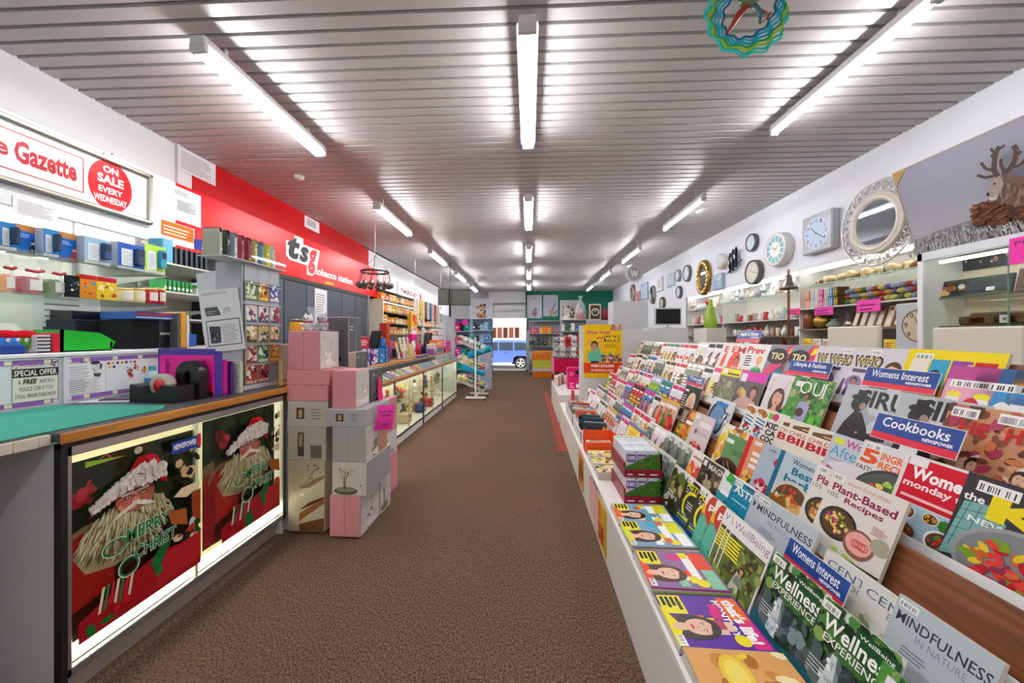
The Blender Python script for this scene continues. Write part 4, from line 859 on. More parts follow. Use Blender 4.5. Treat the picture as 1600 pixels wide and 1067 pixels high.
for i, (xa, c, lb) in enumerate(((645, '#c8b090', 'straw coloured round ornament low in the lit case'), (668, '#28408a', 'dark blue carton on the floor of the lit case'), (680, '#b83028', 'red and yellow toy carton low in the lit case'))):
    g = G(); g.bbox(-.15, 0, 0, .16, 0, .14, c, 'plastic', .02); a = Art(g, (.0001, .02, .02), (0, .12, 0), (0, 0, .1)); a.n = Vector((1, 0, 0)); a.blobs(.1, .1, .9, .9, 8, FC, rd, .15); one(g, 'gift_carton', lb, 'box', None, (BXF-.06, sY(xa), .121))
# ---------------- goods on the long counter top
ZW = .969
def goods(x0, x1, yt, X, D, c, lab, art=None, name='carton', cat='box', mat='printed_gloss', z=ZW, group=None, yb=560, bev=.003):
    A, B = P(x0, yb, X=X), P(x1, yb, X=X); H = P((x0+x1)/2, yt, X=X).z-z
    g = G(); g.bbox(-D, 0, 0, B.y-A.y, 0, max(.02, H), c, mat, bev); w_ = B.y-A.y
    if art: a = Art(g, (.0002, 0, 0), (0, w_, 0), (0, 0, H)); a.n = Vector((1, 0, 0)); art(a); a = Art(g, (-D, -.0002, 0), (D, 0, 0), (0, 0, H)); art(a)
    return one(g, name, lab, cat, group, (X, A.y, z)), z+max(.02, H)
def stars(c1, c2, n=12, r=.1): return lambda a: a.blobs(.08, .08, .92, .92, n, [c1, c2], rd, r)
o, zz = goods(560, 579, 558, -1.8, .14, '#43308c', 'lower purple carton with white pattern on the long counter', stars('#fff', '#d8d0f0'), group='purple chocolate cartons')
o, zz = goods(560, 579, 545, -1.8, .14, '#4a3698', 'upper purple carton with white pattern on the long counter', stars('#fff', '#d8d0f0'), z=zz+.001, group='purple chocolate cartons')
o, z3 = goods(580, 592, 557, -1.8, .14, '#3c2c88', 'lower purple carton beside the blue packs', stars('#fff', '#e8c0c8'), group='purple chocolate cartons')
o, z3 = goods(580, 592, 546, -1.8, .14, '#46349a', 'upper purple carton beside the blue packs', stars('#fff', '#e8c0c8'), z=z3+.001, group='purple chocolate cartons')
goods(543, 559, 526, -1.8, .14, '#c01828', 'red carton with white lettering marks left of register', lambda a: (a.bars(.1, .5, .9, .85, 2, '#fff', rd, .7, .5), a.rect(.1, .1, .4, .4, '#f8e8e8')))
goods(561, 577, 526, -1.8, .14, '#c41a2c', 'red carton on top of the purple cartons', lambda a: a.bars(.1, .3, .9, .8, 3, '#f8dada', rd, .7, .5), z=zz+.001)
for k, (xa, xb, yt, c, nm) in enumerate(((593, 602, 545, '#1c78b8', 'blue snack box with an orange picture'), (603, 609, 540, '#1a5ca0', 'narrow dark blue snack box'), (596, 603, 528, '#2070b0', 'taller blue snack box behind the others'), (604, 609, 505, '#b83828', 'tall red and brown bottle box by the register'))):
    goods(xa, xb, yt, -1.78 if k < 2 else -1.95, .1, c, nm+' on the long counter', stars('#f09040', '#88c8f0', 8), name='snack_box')
def register(xc, lab):
    q = P(xc, 555, X=-2.0); t = thing('cash_register_screen', lab, 'register', (-2.0, q.y, ZW), R(-50))
    g = G(); g.bbox(-.1, .1, -.1, .1, 0, .1, '#1c1d20', 'plastic', .01); g.bbox(-.03, .03, -.02, .02, .1, .2, '#222', 'plastic'); g.obj('base', t)
    g = G(); M4 = Matrix.Translation((0, 0, .27)) @ Matrix.Rotation(R(-15), 4, 'X'); g.T = M4; g.bbox(-.17, .17, -.02, .02, -.13, .13, '#1a1a1c', 'plastic', .008); g.box(-.15, .15, -.0215, -.02, -.11, .11, '#2c3034', 'printed_gloss'); g.obj('screen', t)
register(585, 'black cash register screen behind the red cartons'); register(667, 'black cash register screen behind the candy jar')
# card and postcard spinner
q = P(634, 560, X=-1.8); t = thing('greeting_card_rack', 'wire rack of tall greeting cards on the long counter', 'rack', (-1.85, q.y, ZW))
g = G(); g.cyl((0, 0, 0), (0, 0, .3), .01, '#ccc', 'metal', 8); g.box(-.1, .1, -.25, .25, 0, .015, '#bbb', 'metal'); g.obj('stand', t)
for k in range(9):
    g = G(); c = ['#e8e4d8', '#c8d8c0', '#e8d0c0', '#d86850', '#f0e8d0', '#a8b888', '#e8e8ec', '#d8a8a8', '#e8d860'][k]; y = q.y-.24+k*.055; z = ZW+.017+(.1 if k % 3 == 1 else 0)
    g.box(0, .004, 0, .1, 0, .2, c, 'printed_gloss'); a = Art(g, (.004, 0, 0), (0, .1, 0), (0, 0, .2)); a.n = Vector((1, 0, 0)); a.blobs(.15, .1, .85, .7, 10, ['#c83838', '#305880', '#e8b830', c, '#48803c'], rd, .14); a.bars(.15, .78, .85, .92, 1, '#a04048', rd)
    one(g, 'greeting_card', 'greeting card in the wire rack on the long counter, %s from near side' % ORD[k], 'greeting card', 'greeting cards in the wire rack', (-1.83+.02*(k % 3), y, z), (0, R(-12), 0))
# candy jar, orange cartons, red packs, pink signs
q = P(674, 556, X=-1.75); t = thing('candy_tub', 'square clear candy tub with a purple label', 'tub', (-1.75, q.y, ZW)); g = G(); g.bbox(-.08, .08, -.08, .08, 0, .16, '#c8c0d0', 'plastic', .02); g.obj('body', t); g = G(); g.box(.0805, .081, -.07, .07, .01, .1, '#8058a8', 'printed_gloss'); g.box(-.07, .07, -.081, -.0805, .01, .1, '#8058a8', 'printed_gloss'); g.box(.081, .0815, -.04, .04, .07, .12, '#e8d870', 'printed_gloss'); g.obj('label', t); g = G(); g.bbox(-.075, .075, -.075, .075, .16, .19, '#e8e4dc', 'plastic', .01); g.obj('lid', t)
o, zz = goods(682, 694, 543, -1.72, .14, '#e06018', 'lower orange carton with blue lettering band', lambda a: (a.oval(.5, .5, .38, .14, '#1c4880'), a.rect(.1, .1, .9, .2, '#f8d8a0')), group='orange cartons')
goods(682, 694, 531, -1.72, .14, '#e86c20', 'upper orange carton with white lettering band', lambda a: a.bars(.1, .4, .9, .8, 2, '#fff', rd), z=zz+.001, group='orange cartons')
def psign(x0, x1, yt, yb, X, lab, n=3, col='#f048b0'):
    A, B = P(x0, yb, X=X), P(x1, yb, X=X); z0 = A.z; z1 = P(x0, yt, X=X).z; s = 1 if X < 0 else -1
    g = G(); w_ = abs(B.y-A.y); g.box(0, .002*s, 0, w_, 0, z1-z0, col, 'printed_paper')
    a = Art(g, (.0021*s, 0 if s > 0 else w_, 0), (0, w_*s, 0), (0, 0, z1-z0), 'printed_paper'); a.n = Vector((s, 0, 0)); a.bars(.12, .15, .88, .85, n, '#6a1048', rd, .7, .3)
    return one(g, 'pink_price_sign', lab, 'sign', None, (X, min(A.y, B.y), z0))
psign(696, 704, 532, 546, -1.7, 'small pink price sign between orange cartons and red packs')
for k in range(5): goods(696+k*2, 697.8+k*2, 545-(k % 2)*3, -1.7, .1, ['#c02030', '#d83020', '#a01828', '#c82838', '#383038'][k], 'small %s confectionery pack near the counter end, %s from the pink sign' % (['red', 'bright red', 'dark red', 'crimson', 'charcoal'][k], ORD[k]), stars('#f8d8d0', '#fff', 4), name='sweet_pack', group='red sweet packs')
for k in range(3): goods(655+k*5, 659+k*5, 562, -1.68, .06, '#2458b0', 'flat blue packet lying before the candy tub, %s one' % ORD[k], None, name='blue_packet', cat='packet')
# ================================================================ confectionery shelves behind the far counter
YK0, YK1 = P(597, 500, X=-2.75).y, P(690, 500, X=-2.75).y
t = thing('confectionery_shelving', 'lit shelving of boxed goods behind the long counter', 'shelving'); g = G(); g.box(WL+.02, WL+.04, YK0, YK1, .5, ZF0-.02, '#e8dcc0'); g.box(WL+.04, -2.72, YK0-.03, YK0, .3, ZF0-.02, '#e8e0cc'); g.obj('back_panel', t)
KZ = [1.33, 1.55, 1.77, 1.99, 2.18]
g = G()
for z in KZ: g.box(WL+.04, -2.75, YK0, YK1, z-.02, z, '#3a3430')
g.box(WL+.04, -2.75, YK0, YK1, 1.1, 1.12, '#3a3430'); g.obj('shelf', t)
g = G(); g.cyl((-2.82, YK0+.1, ZF0-.05), (-2.82, YK1-.1, ZF0-.05), .012, '#fff', 'cool_tube', 8); g.obj('strip_light', t)
SN = {'#d8a838': 'gold', '#e8d8b0': 'cream', '#c84030': 'red', '#e8882c': 'orange', '#88a050': 'green', '#d8c8c8': 'pale pink', '#8a4a30': 'brown', '#c03878': 'pink'}
for s_, z in enumerate(KZ[:4]):
    y = YK0+.03; k = 0
    while y < YK1-.25 and k < 26:
        wd = rd.uniform(.12, .24); c = rd.choice(['#e8882c', '#e8d8b0', '#d8a838']) if s_ < 3 and y < YK0+1.3 else rd.choice(list(SN)); H = rd.uniform(.1, .17)
        g = G(); g.bbox(-.15, 0, 0, wd-.012, 0, H, c, 'printed_gloss'); a = Art(g, (.0002, 0, 0), (0, wd-.012, 0), (0, 0, H)); a.n = Vector((1, 0, 0)); a.blobs(.1, .15, .9, .85, 7, list(SN)+['#fff'], rd, .12); a.bars(.1, .35, .9, .65, 1, '#fff', rd)
        one(g, 'confectionery_box', '%s box on the %s confectionery shelf, %s from its near end' % (SN[c], ['lowest', 'second', 'third', 'top'][s_], ORD[k]), 'box', 'boxed confectionery on the wall shelves', (-2.78, y, z+.001)); y += wd; k += 1
# tall flame coloured snack display and candy cane bag
q = P(655, 540, X=-2.2); g = G(); g.add([(0, -.16, 0), (0, .16, 0), (0, .2, .3), (0, .22, .5), (0, -.2, .5), (0, -.2, .3)], [(0, 1, 2, 3, 4, 5)], '#f0c020', 'printed_gloss'); g.T = None
g.prism([(-.14, 0), (.14, 0), (.2, .45), (-.2, .45)], -.08, -.002, '#e8c030', 'printed_gloss', 'X'); a = Art(g, (.001, -.14, 0), (0, .28, 0), (0, 0, .45)); a.n = Vector((1, 0, 0)); a.blobs(0, .55, 1, 1, 22, ['#e03818', '#f06820', '#d02818'], rd, .16); a.blobs(.2, 0, .8, .5, 10, ['#f8d840', '#e8b028'], rd, .14)
one(g, 'snack_display', 'tall flame patterned yellow and red display above the candy tub', 'display', None, (-2.3, q.y, 1.3))
g = G(); g.box(-.06, .06, -.3, .3, 0, .33, '#b0a8a0', 'matte'); one(g, 'display_plinth', 'low grey plinth carrying the flame patterned display', 'plinth', None, (-2.34, q.y, .97))
q = P(683, 530, X=-2.2); q.y = min(q.y, YB_1-.95); t = thing('candy_bag', 'striped candy cane bag with pink front above the counter', 'bag', (-2.2, q.y, 1.16)); g = G(); g.bbox(-.05, .05, -.14, .14, 0, .18, '#e8208c', 'plastic', .02); g.obj('front', t); g = G()
for d in (-.08, .0, .08):
    for j in range(8): aa = pi*j/7; g.ball((0, d+.05*cos(aa), .24+.06*sin(aa)), .016, '#d01828' if j % 2 else '#fff', 'plastic', 6, 4)
g.box(-.02, .02, -.13, .13, .18, .25, '#f0e8ec', 'plastic'); g.obj('canes', t)
g = G(); g.box(-.1, .1, -.25, .25, 0, .18, '#d8c8c0', 'matte'); one(g, 'carton_stand', 'pale carton under the striped candy cane bag', 'box', None, (-2.2, q.y, .97))
for k in range(6):
    q = P(693+k*3, 560, X=-2.1); g = G(); c = ['#d8e0d0', '#e8d0d8', '#b02840', '#803050', '#4a3a90', '#c84050'][k]; g.bbox(-.03, .03, -.06, .06, 0, .5-.04*k, c, 'plastic', .02); a = Art(g, (.0301, -.05, .02), (0, .1, 0), (0, 0, .4-.04*k)); a.n = Vector((1, 0, 0)); a.blobs(.1, .05, .9, .95, 12, ['#fff', '#d83050', '#3040a0', c], rd, .16)
    one(g, 'hanging_toy_pack', '%s hanging toy pack by the counter end, %s from the candy bag' % (['pale green', 'pale pink', 'red', 'plum', 'violet', 'coral'][k], ORD[k]), 'toy', 'toy packs at the counter end', (-2.1, YB_1-.62+k*.11, .97))

# crowd of small goods along the long counter top
PAL2 = [('#d02838', 'red'), ('#e87820', 'orange'), ('#e8c830', 'yellow'), ('#3a9048', 'green'), ('#2868b0', 'blue'), ('#8a48a0', 'purple'), ('#e8e4dc', 'white'), ('#e84898', 'pink'), ('#6a3820', 'brown'), ('#20a0a8', 'teal')]
KINDS = ['jar', 'bag', 'carton', 'tub', 'pouch']
yy = P(612, 560, X=-1.9).y; k = 0
while yy < YB_1-.12:
    c, cn = PAL2[(k*7+3) % 10]; kd = KINDS[k % 5]; h = rd.uniform(.14, .27); g = G()
    if kd == 'jar': g.lathe([(0, 0), (.05, 0), (.055, .02), (.055, h*.75), (.04, h*.85), (.045, h*.86), (.045, h), (0, h)], c, 'plastic', 12)
    elif kd == 'tub': g.lathe([(0, 0), (.055, 0), (.07, h*.8), (.074, h*.8), (.074, h*.88), (0, h*.9)], c, 'plastic', 14)
    elif kd == 'carton': g.bbox(-.05, .05, -.05, .05, 0, h, c, 'printed_gloss')
    else: g.add([(-.03, -.06, 0), (.03, -.06, 0), (.03, .06, 0), (-.03, .06, 0), (-.035, -.065, h*.5), (.035, -.065, h*.5), (.035, .065, h*.5), (-.035, .065, h*.5), (-.004, -.06, h), (.004, -.06, h), (.004, .06, h), (-.004, .06, h)], [(0, 3, 2, 1), (0, 1, 5, 4), (1, 2, 6, 5), (2, 3, 7, 6), (3, 0, 4, 7), (4, 5, 9, 8), (5, 6, 10, 9), (6, 7, 11, 10), (7, 4, 8, 11), (8, 9, 10, 11)], c, 'printed_gloss')
    a = Art(g, (.0765, -.035, h*.15), (0, .07, 0), (0, 0, h*.5)); a.n = Vector((1, 0, 0))
    if kd != 'jar': a.o.x = .0505 if kd == 'carton' else (.0755 if kd == 'tub' else .0365); a.rect(.05, .1, .95, .9, PAL2[(k*3+1) % 10][0]); a.blobs(.1, .2, .9, .8, 5, ['#fff', c, '#e8c830'], rd, .14)
    one(g, 'sweet_'+kd, '%s sweet %s in the back line on the long counter, %s from near end' % (cn, kd, ORD[k]), 'sweets', 'sweets standing on the long counter', (-2.08+.05*(k % 2), yy, ZW+.001)); yy += rd.uniform(.13, .17); k += 1
# strip packs hanging from a rail over the counter end
yr0, yr1 = P(646, 500, X=-2.3).y, P(690, 500, X=-2.3).y
t = thing('hanging_rail', 'thin wire rail of hanging snack strips above the long counter end', 'rail', (-2.3, 0, 0)); g = G(); g.tube([(0, yr0, 2.06), (0, yr1, 2.06)], .008, '#b8b8b8', 'metal', 6)
for y in (yr0+.1, yr1-.1): g.cyl((0, y, 2.06), (0, y, CZ+.01), .004, '#aaa', 'metal', 6)
g.obj('rail', t); n = int((yr1-yr0)/.2)
for k in range(n):
    c, cn = PAL2[(k*3+6) % 10]; y = yr0+.1+k*.2; h = rd.uniform(.3, .5); g = G(); g.bbox(-.012, .012, -.06, .06, -h, 0, '#d8d4c8' if k % 2 else c, 'printed_gloss', .006); a = Art(g, (.0122, -.055, -h+.01), (0, .11, 0), (0, 0, h-.03)); a.n = Vector((1, 0, 0)); a.blobs(.1, .05, .9, .95, 14, [c, '#8a3028', '#e8d8b0', '#484038'], rd, .16)
    one(g, 'snack_strip', '%s and cream snack strip hanging from the rail, %s from its near end' % (cn, ORD[k]), 'snack strip', 'snack strips on the rail', (-2.3, y, 2.052))
# ================================================================ stacked gift boxes at the counter corner
PK, PK2, GY, WH = '#d8919a', '#e0959a', '#a9a8a8', '#d8d6d2'
def giftbox(x0, x1, yt, yb, Y, D, lab, front, side, fart=None, sart=None, group='stacked gift boxes', zmin=None, split=None, top=None):
    """front face spans the picture box x0..x1, yt..yb at depth Y; D deep; side face looks to the aisle"""
    A, B = P(x0, (yt+yb)/2, Y=Y), P(x1, (yt+yb)/2, Y=Y); z1 = P(x1, yt, Y=Y).z; z0 = P(x1, yb, Y=Y).z
    if zmin is not None: z0 = zmin
    z0 = max(z0, .001); W = B.x-A.x; H = z1-z0
    t = thing('gift_box', lab, 'box', (A.x, Y, z0), 0, group)
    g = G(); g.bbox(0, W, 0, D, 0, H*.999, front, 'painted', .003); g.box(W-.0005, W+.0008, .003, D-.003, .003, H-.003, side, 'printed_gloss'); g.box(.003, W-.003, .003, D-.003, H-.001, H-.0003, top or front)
    if fart: a = Art(g, (.004, 0, .004), (W-.008, 0, 0), (0, 0, H-.008)); a.n = Vector((0, -1, 0)); fart(a)
    if sart: a = Art(g, (W+.001, .004, .004), (0, D-.008, 0), (0, 0, H-.008)); a.n = Vector((1, 0, 0)); sart(a)
    g.obj('carton', t)
    if split:
        g = G()
        if split == 'v': g.box(W*.48, W*.485, -.0012, 0, 0, H, '#7a4a52' if front in (PK, PK2) else '#777'); 
        else: g.box(0, W, -.0012, 0, H*.5, H*.507, '#7a4a52'); g.box(W, W+.0016, 0, D, H*.5, H*.507, '#7a4a52')
        g.obj('lid_seam', t)
    return z1
def a_photo(cols, dark=False):
    def f(a):
        a.rect(0, 0, 1, 1, '#585c60' if dark else '#c8c4c0'); a.rect(0, .0, 1, .22, '#3a3c40' if dark else '#d8d4cc')
        a.bars(.08, .8, .35, .9, 2, '#e8e8e8' if dark else '#999', rd, .6, .3)
        a.blobs(.3, .08, .85, .45, 16, cols, rd, .07); a.line([(.5, .4), (.55, .7), (.45, .85)], .012, '#b8b0a0' if dark else '#888078'); a.line([(.55, .4), (.62, .75), (.7, .82)], .01, '#b8b0a0' if dark else '#8a8278'); a.oval(.55, .12, .28, .06, '#e8e4dc' if not dark else '#888')
    return f
def a_icon(a):
    a.rect(.22, .3, .42, .75, '#3a3630'); a.rect(.27, .36, .37, .68, '#b89860'); a.bars(.6, .3, .85, .8, 4, '#77736c', rd, .6, .3)
def a_twig(a):
    a.rect(0, 0, 1, 1, '#cfcac2'); a.oval(.4, .12, .36, .12, '#5a5a44', 18); a.oval(.4, .17, .3, .08, '#8a8a78', 16)
    for k in range(9): x = .36+rd.uniform(-.03, .03); a.line([(x, .16), (x+rd.uniform(-.05, .05), .5), (x+rd.uniform(-.22, .25), rd.uniform(.6, .85))], .012, '#6a5a3c')
    a.blobs(.2, .55, .65, .85, 14, ['#8a6a40', '#a89878', '#6a4a30'], rd, .025); a.oval(.85, .3, .02, .02, '#444')
def a_wood(a):
    a.rect(0, 0, 1, 1, '#b8ae96'); a.poly([(.3, .1), (1, .2), (1, 0), (.3, 0)], '#6a4428'); a.poly([(.3, .25), (1, .48), (1, .4), (.3, .14)], '#8a5a34'); a.poly([(.3, .3), (.6, .42), (1, .5), (1, .47), (.6, .36)], '#4a2c18')
    a.line([(.3, .62), (.55, .72), (.7, .86), (.9, .92)], .02, '#4a3a28'); a.poly([(.3, .6), (.7, .74), (1, .8), (1, .76), (.6, .62)], '#7a5030'); a.oval(.38, .52, .07, .05, '#d8d4cc', 10); a.blobs(.5, .75, .95, .97, 8, ['#5a4a30', '#8a7a58'], rd, .03)
YX = 2.335
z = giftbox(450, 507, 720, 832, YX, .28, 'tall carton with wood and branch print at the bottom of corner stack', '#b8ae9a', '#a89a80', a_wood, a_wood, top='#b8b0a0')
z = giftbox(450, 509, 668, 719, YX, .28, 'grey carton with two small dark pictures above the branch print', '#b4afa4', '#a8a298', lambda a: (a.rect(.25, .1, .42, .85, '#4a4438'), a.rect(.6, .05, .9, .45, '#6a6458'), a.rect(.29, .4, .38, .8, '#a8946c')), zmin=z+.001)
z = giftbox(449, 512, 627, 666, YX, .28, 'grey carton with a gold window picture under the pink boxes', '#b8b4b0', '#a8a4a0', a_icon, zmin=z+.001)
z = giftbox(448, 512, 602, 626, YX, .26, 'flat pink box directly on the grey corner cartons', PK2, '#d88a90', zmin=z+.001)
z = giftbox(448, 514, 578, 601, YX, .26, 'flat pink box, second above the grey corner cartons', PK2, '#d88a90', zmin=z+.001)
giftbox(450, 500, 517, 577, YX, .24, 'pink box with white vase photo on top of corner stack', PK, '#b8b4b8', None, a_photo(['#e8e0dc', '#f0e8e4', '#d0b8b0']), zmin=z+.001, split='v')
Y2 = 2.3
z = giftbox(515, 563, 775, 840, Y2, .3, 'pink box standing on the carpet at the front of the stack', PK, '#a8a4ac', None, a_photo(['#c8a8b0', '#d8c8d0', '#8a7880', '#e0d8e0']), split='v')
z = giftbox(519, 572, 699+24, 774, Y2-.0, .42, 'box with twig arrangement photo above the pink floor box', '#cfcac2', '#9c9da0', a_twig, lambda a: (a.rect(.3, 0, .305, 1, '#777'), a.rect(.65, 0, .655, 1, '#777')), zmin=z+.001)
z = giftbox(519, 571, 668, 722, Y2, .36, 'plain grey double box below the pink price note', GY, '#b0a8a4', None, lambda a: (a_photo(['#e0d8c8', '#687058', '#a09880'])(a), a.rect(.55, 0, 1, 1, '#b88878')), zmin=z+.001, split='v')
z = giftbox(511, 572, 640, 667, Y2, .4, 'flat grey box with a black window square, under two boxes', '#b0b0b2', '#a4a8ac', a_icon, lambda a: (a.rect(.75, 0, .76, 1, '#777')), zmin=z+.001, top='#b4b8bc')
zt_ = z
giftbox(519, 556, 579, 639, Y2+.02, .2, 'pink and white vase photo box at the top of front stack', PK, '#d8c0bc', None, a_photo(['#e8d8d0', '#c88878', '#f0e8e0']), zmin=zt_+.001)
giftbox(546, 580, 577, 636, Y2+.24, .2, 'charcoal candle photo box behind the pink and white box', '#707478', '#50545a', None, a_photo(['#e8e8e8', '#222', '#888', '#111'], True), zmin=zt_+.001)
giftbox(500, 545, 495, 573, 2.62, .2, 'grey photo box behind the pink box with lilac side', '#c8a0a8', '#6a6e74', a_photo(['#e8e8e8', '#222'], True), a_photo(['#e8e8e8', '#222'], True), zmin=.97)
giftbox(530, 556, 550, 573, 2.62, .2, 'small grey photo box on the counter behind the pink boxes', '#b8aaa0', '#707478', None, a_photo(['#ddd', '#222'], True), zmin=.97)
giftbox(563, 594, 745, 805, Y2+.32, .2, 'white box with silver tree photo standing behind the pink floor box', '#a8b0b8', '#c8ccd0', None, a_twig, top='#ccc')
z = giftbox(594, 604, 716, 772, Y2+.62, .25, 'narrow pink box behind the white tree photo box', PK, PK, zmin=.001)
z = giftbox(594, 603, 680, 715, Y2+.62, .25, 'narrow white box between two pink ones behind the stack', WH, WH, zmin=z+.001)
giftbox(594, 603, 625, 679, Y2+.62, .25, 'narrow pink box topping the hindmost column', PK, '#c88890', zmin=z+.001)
z = giftbox(575, 594, 715, 745, Y2+.36, .28, 'grey filler box in the middle of the stack', GY, GY, zmin=.36)
# pink notes
def note(cx, cy, w, h, X, lab, wid, ht, tilt=0):
    c = P(cx, cy, X=X); g = G(); n = 8; vs = []
    for i in range(n+1):
        for j in (0, 1): u = i/n; vs.append((.012*sin(u*3)+.01*u, (j-.5)*wid, (u-.5)*ht))
    g.add(vs, [(2*i, 2*i+1, 2*i+3, 2*i+2) for i in range(n)], '#f23fae', 'printed_paper'); 
    g.T = Matrix.Translation((.004, 0, 0)); a = Art(g, (.008, -wid/2, -ht/2), (0, wid, 0), (0.012, 0, ht), 'printed_paper'); a.n = Vector((1, 0, 0)); a.k = 60; a.text('Candle Holders', .1, .72, .9, .8, '#5a1040', .01); a.text('$10.00', .3, .54, .72, .64, '#5a1040', .01); a.text('$20', .4, .18, .7, .28, '#5a1040', .01)
    return one(g, 'pink_price_note', lab, 'sign', None, c, (R(tilt), 0, R(-38)))
q = P(572, 650, Y=Y2)
note(600, 652, 0, 0, q.x+.05, 'bright pink handwritten price note stuck on the grey box side', .13, .17, -6)
g = G(); g.prism([(0, 0), (.09, 0), (.03, .16), (.0, .17)], 0, .004, '#f01878', 'printed_paper', 'X'); one(g, 'pink_card', 'folded bright pink card standing on the grey box top', 'card', None, (P(590, 622, Y=2.66).x+.02, 2.62, zt_+.002))
# things on top of the corner stack
q = P(465, 497, Y=2.75)
t = thing('drink_jar', 'orange and yellow glass jar wrapped in cellophane above the pink boxes', 'jar', (q.x, 2.75, 1.24)); g = G(); g.lathe([(0, 0), (.05, 0), (.055, .02), (.06, .09), (.055, .16), (.045, .17)], '#e8a020', 'plastic'); g.obj('glass', t); g = G(); g.lathe([(.0, .17), (.05, .17), (.05, .19), (0, .19)], '#8a8a80', 'metal'); g.obj('lid', t)
g = G(); g.lathe([(.061, .03), (.061, .08)], '#e85818', 'plastic'); g.obj('band', t)
g = G(); g.bbox(q.x-.12, q.x+.3, 2.62, 2.9, ZC+.005, 1.239, '#b8a898', 'matte'); one(g, 'display_stand', 'pale carton carrying the orange jar behind the pink boxes', 'box')
t = thing('cello_bag', 'clear cellophane gift bag with blue ribbon beside the orange jar', 'bagged gift', (q.x+.14, 2.72, 1.24)); g = G(); g.lathe([(.0, 0), (.05, 0), (.07, .06), (.06, .16), (.02, .22), (.045, .28)], '#e8ecf0', 'crinkly', 9); g.obj('cellophane', t); g = G(); g.tube([(.0, 0, .2), (.02, -.02, .12), (.05, -.03, .04)], .01, '#3a90c8', 'plastic', 6); g.obj('ribbon', t); g = G(); g.ball((0, 0, .08), .035, '#c8a8b0', 'fluffy'); g.obj('contents', t)
for i, (x, c, lb) in enumerate(((481, '#e4e4e6', 'small white kitten plush on the top pink box'), (503, '#b8bcc4', 'small grey kitten plush beside the white one'))):
    q = P(x, 512, Y=2.42); t = thing('plush_toy', lb, 'plush toy', (q.x, 2.43, P(480, 517, Y=YX).z+.001), 0, 'kitten plush toys')
    g = G(); g.ball((0, 0, .035), .036, c, 'fluffy', 12, 8, (1, .9, 1)); g.ball((0, -.006, .082), .03, c, 'fluffy', 12, 8, (1.15, .95, .9)); 
    for d in (-1, 1): g.lathe([(.012, 0), (0, .022)], c, 'fluffy', 8, (d*.02, -.002, .103)); g.ball((d*.024, -.02, .012), .013, c, 'fluffy', 8, 6); g.ball((d*.035, -.01, .045), .012, c, 'fluffy', 8, 6)
    g.obj('body', t); g = G()
    for d in (-1, 1): g.ball((d*.012, -.032, .085), .005, '#111', 'plastic', 6, 5)
    g.ball((0, -.036, .077), .003, '#d06878', 'plastic', 6, 4); g.obj('face', t); g = G(); g.tube([(.026*cos(a_*pi/5), .02*sin(a_*pi/5)-.004, .06) for a_ in range(11)], .006, '#c02838' if i == 0 else '#d86878', 'fluffy', 6); g.obj('scarf', t)
t = thing('candy_cane', 'striped pink and white candy cane decoration on the stacked boxes', 'decoration', (P(515, 500, Y=2.6).x-.06, 2.6, 1.25)); g = G()
for k in range(9): g.ball((k*.014, 0, .03+.035*sin(k*.4)), .012, '#d02048' if k % 2 else '#fff', 'plastic', 8, 6)
g.obj('cane', t)
g = G(); g.bbox(-.012, .012, 0, .01, 0, .16, '#b89868', 'matte'); one(g, 'paper_tag', 'brown paper tag at the counter edge beside the card stand', 'tag', None, (P(449, 480, Y=2.33).x-.03, 2.3, ZC+.012))
# ================================================================ magazine stand: tiers rising to the right
rm = random.Random(11)
TX = [.82, .96, 1.10, 1.25, 1.40, 1.55]; TS = [.89, .668, .44, .308, .157, .033]
TZ = [EYE-s*x for s, x in zip(TS, TX)]
TILT = R(20); LB = .27
BX = [x-LB*sin(TILT) for x in TX]; BZ = [z-LB*cos(TILT) for z in TZ]; BZ[0] = .347; BX[0] = TX[0]-(TZ[0]-BZ[0])*tan(TILT)
RY0, RY1 = .42, 5.36; DKX, DKZ = .437, .345
def rackbody():
    t = thing('magazine_stand', 'long tiered white and brown magazine stand along the right of the aisle', 'magazine stand')
    g = G(); g.box(DKX, DKX+.02, RY0, RY1, 0, DKZ-.002, '#e2e2de', 'painted'); g.box(DKX-.003, DKX+.4, RY0, RY1, DKZ-.02, DKZ, '#efefee', 'painted'); g.box(DKX+.02, DKX+.03, RY0, RY1, 0, .05, '#555'); 
    g.box(DKX+.02, TX[5]+.12, RY1-.02, RY1, 0, DKZ-.02, '#dcdcda'); g.box(TX[5]+.1, TX[5]+.12, RY0, RY1, 0, TZ[5]-.06, '#dad8d2'); g.obj('deck', t)
    for k in range(6):
        g = G(); hi = (TZ[k]-BZ[k])*(.5 if k < 5 else .85); x0 = BX[k]+.038; z0 = BZ[k]-.004
        g.prism([(x0, z0), (x0+.012, z0), (x0+.012+hi*tan(TILT), z0+hi), (x0+hi*tan(TILT), z0+hi)], RY0, RY1, '#7a4a2c', 'brown_wood'); 
        if k: g.box(BX[k-1]+.05+(z0-BZ[k-1])*tan(TILT), x0+.01, RY0, RY1, z0-.012, z0, '#6a4028', 'brown_wood')
        g.obj('tier_board', t)
        if k:
            g = G(); x1 = BX[k]-.028; z1 = BZ[k]-.002; h = .035
            g.prism([(x1, z1), (x1+.003, z1), (x1+.003+h*tan(TILT), z1+h), (x1+h*tan(TILT), z1+h)], RY0, RY1, '#e8ecec', 'plastic'); g.obj('lip', t)
rackbody()
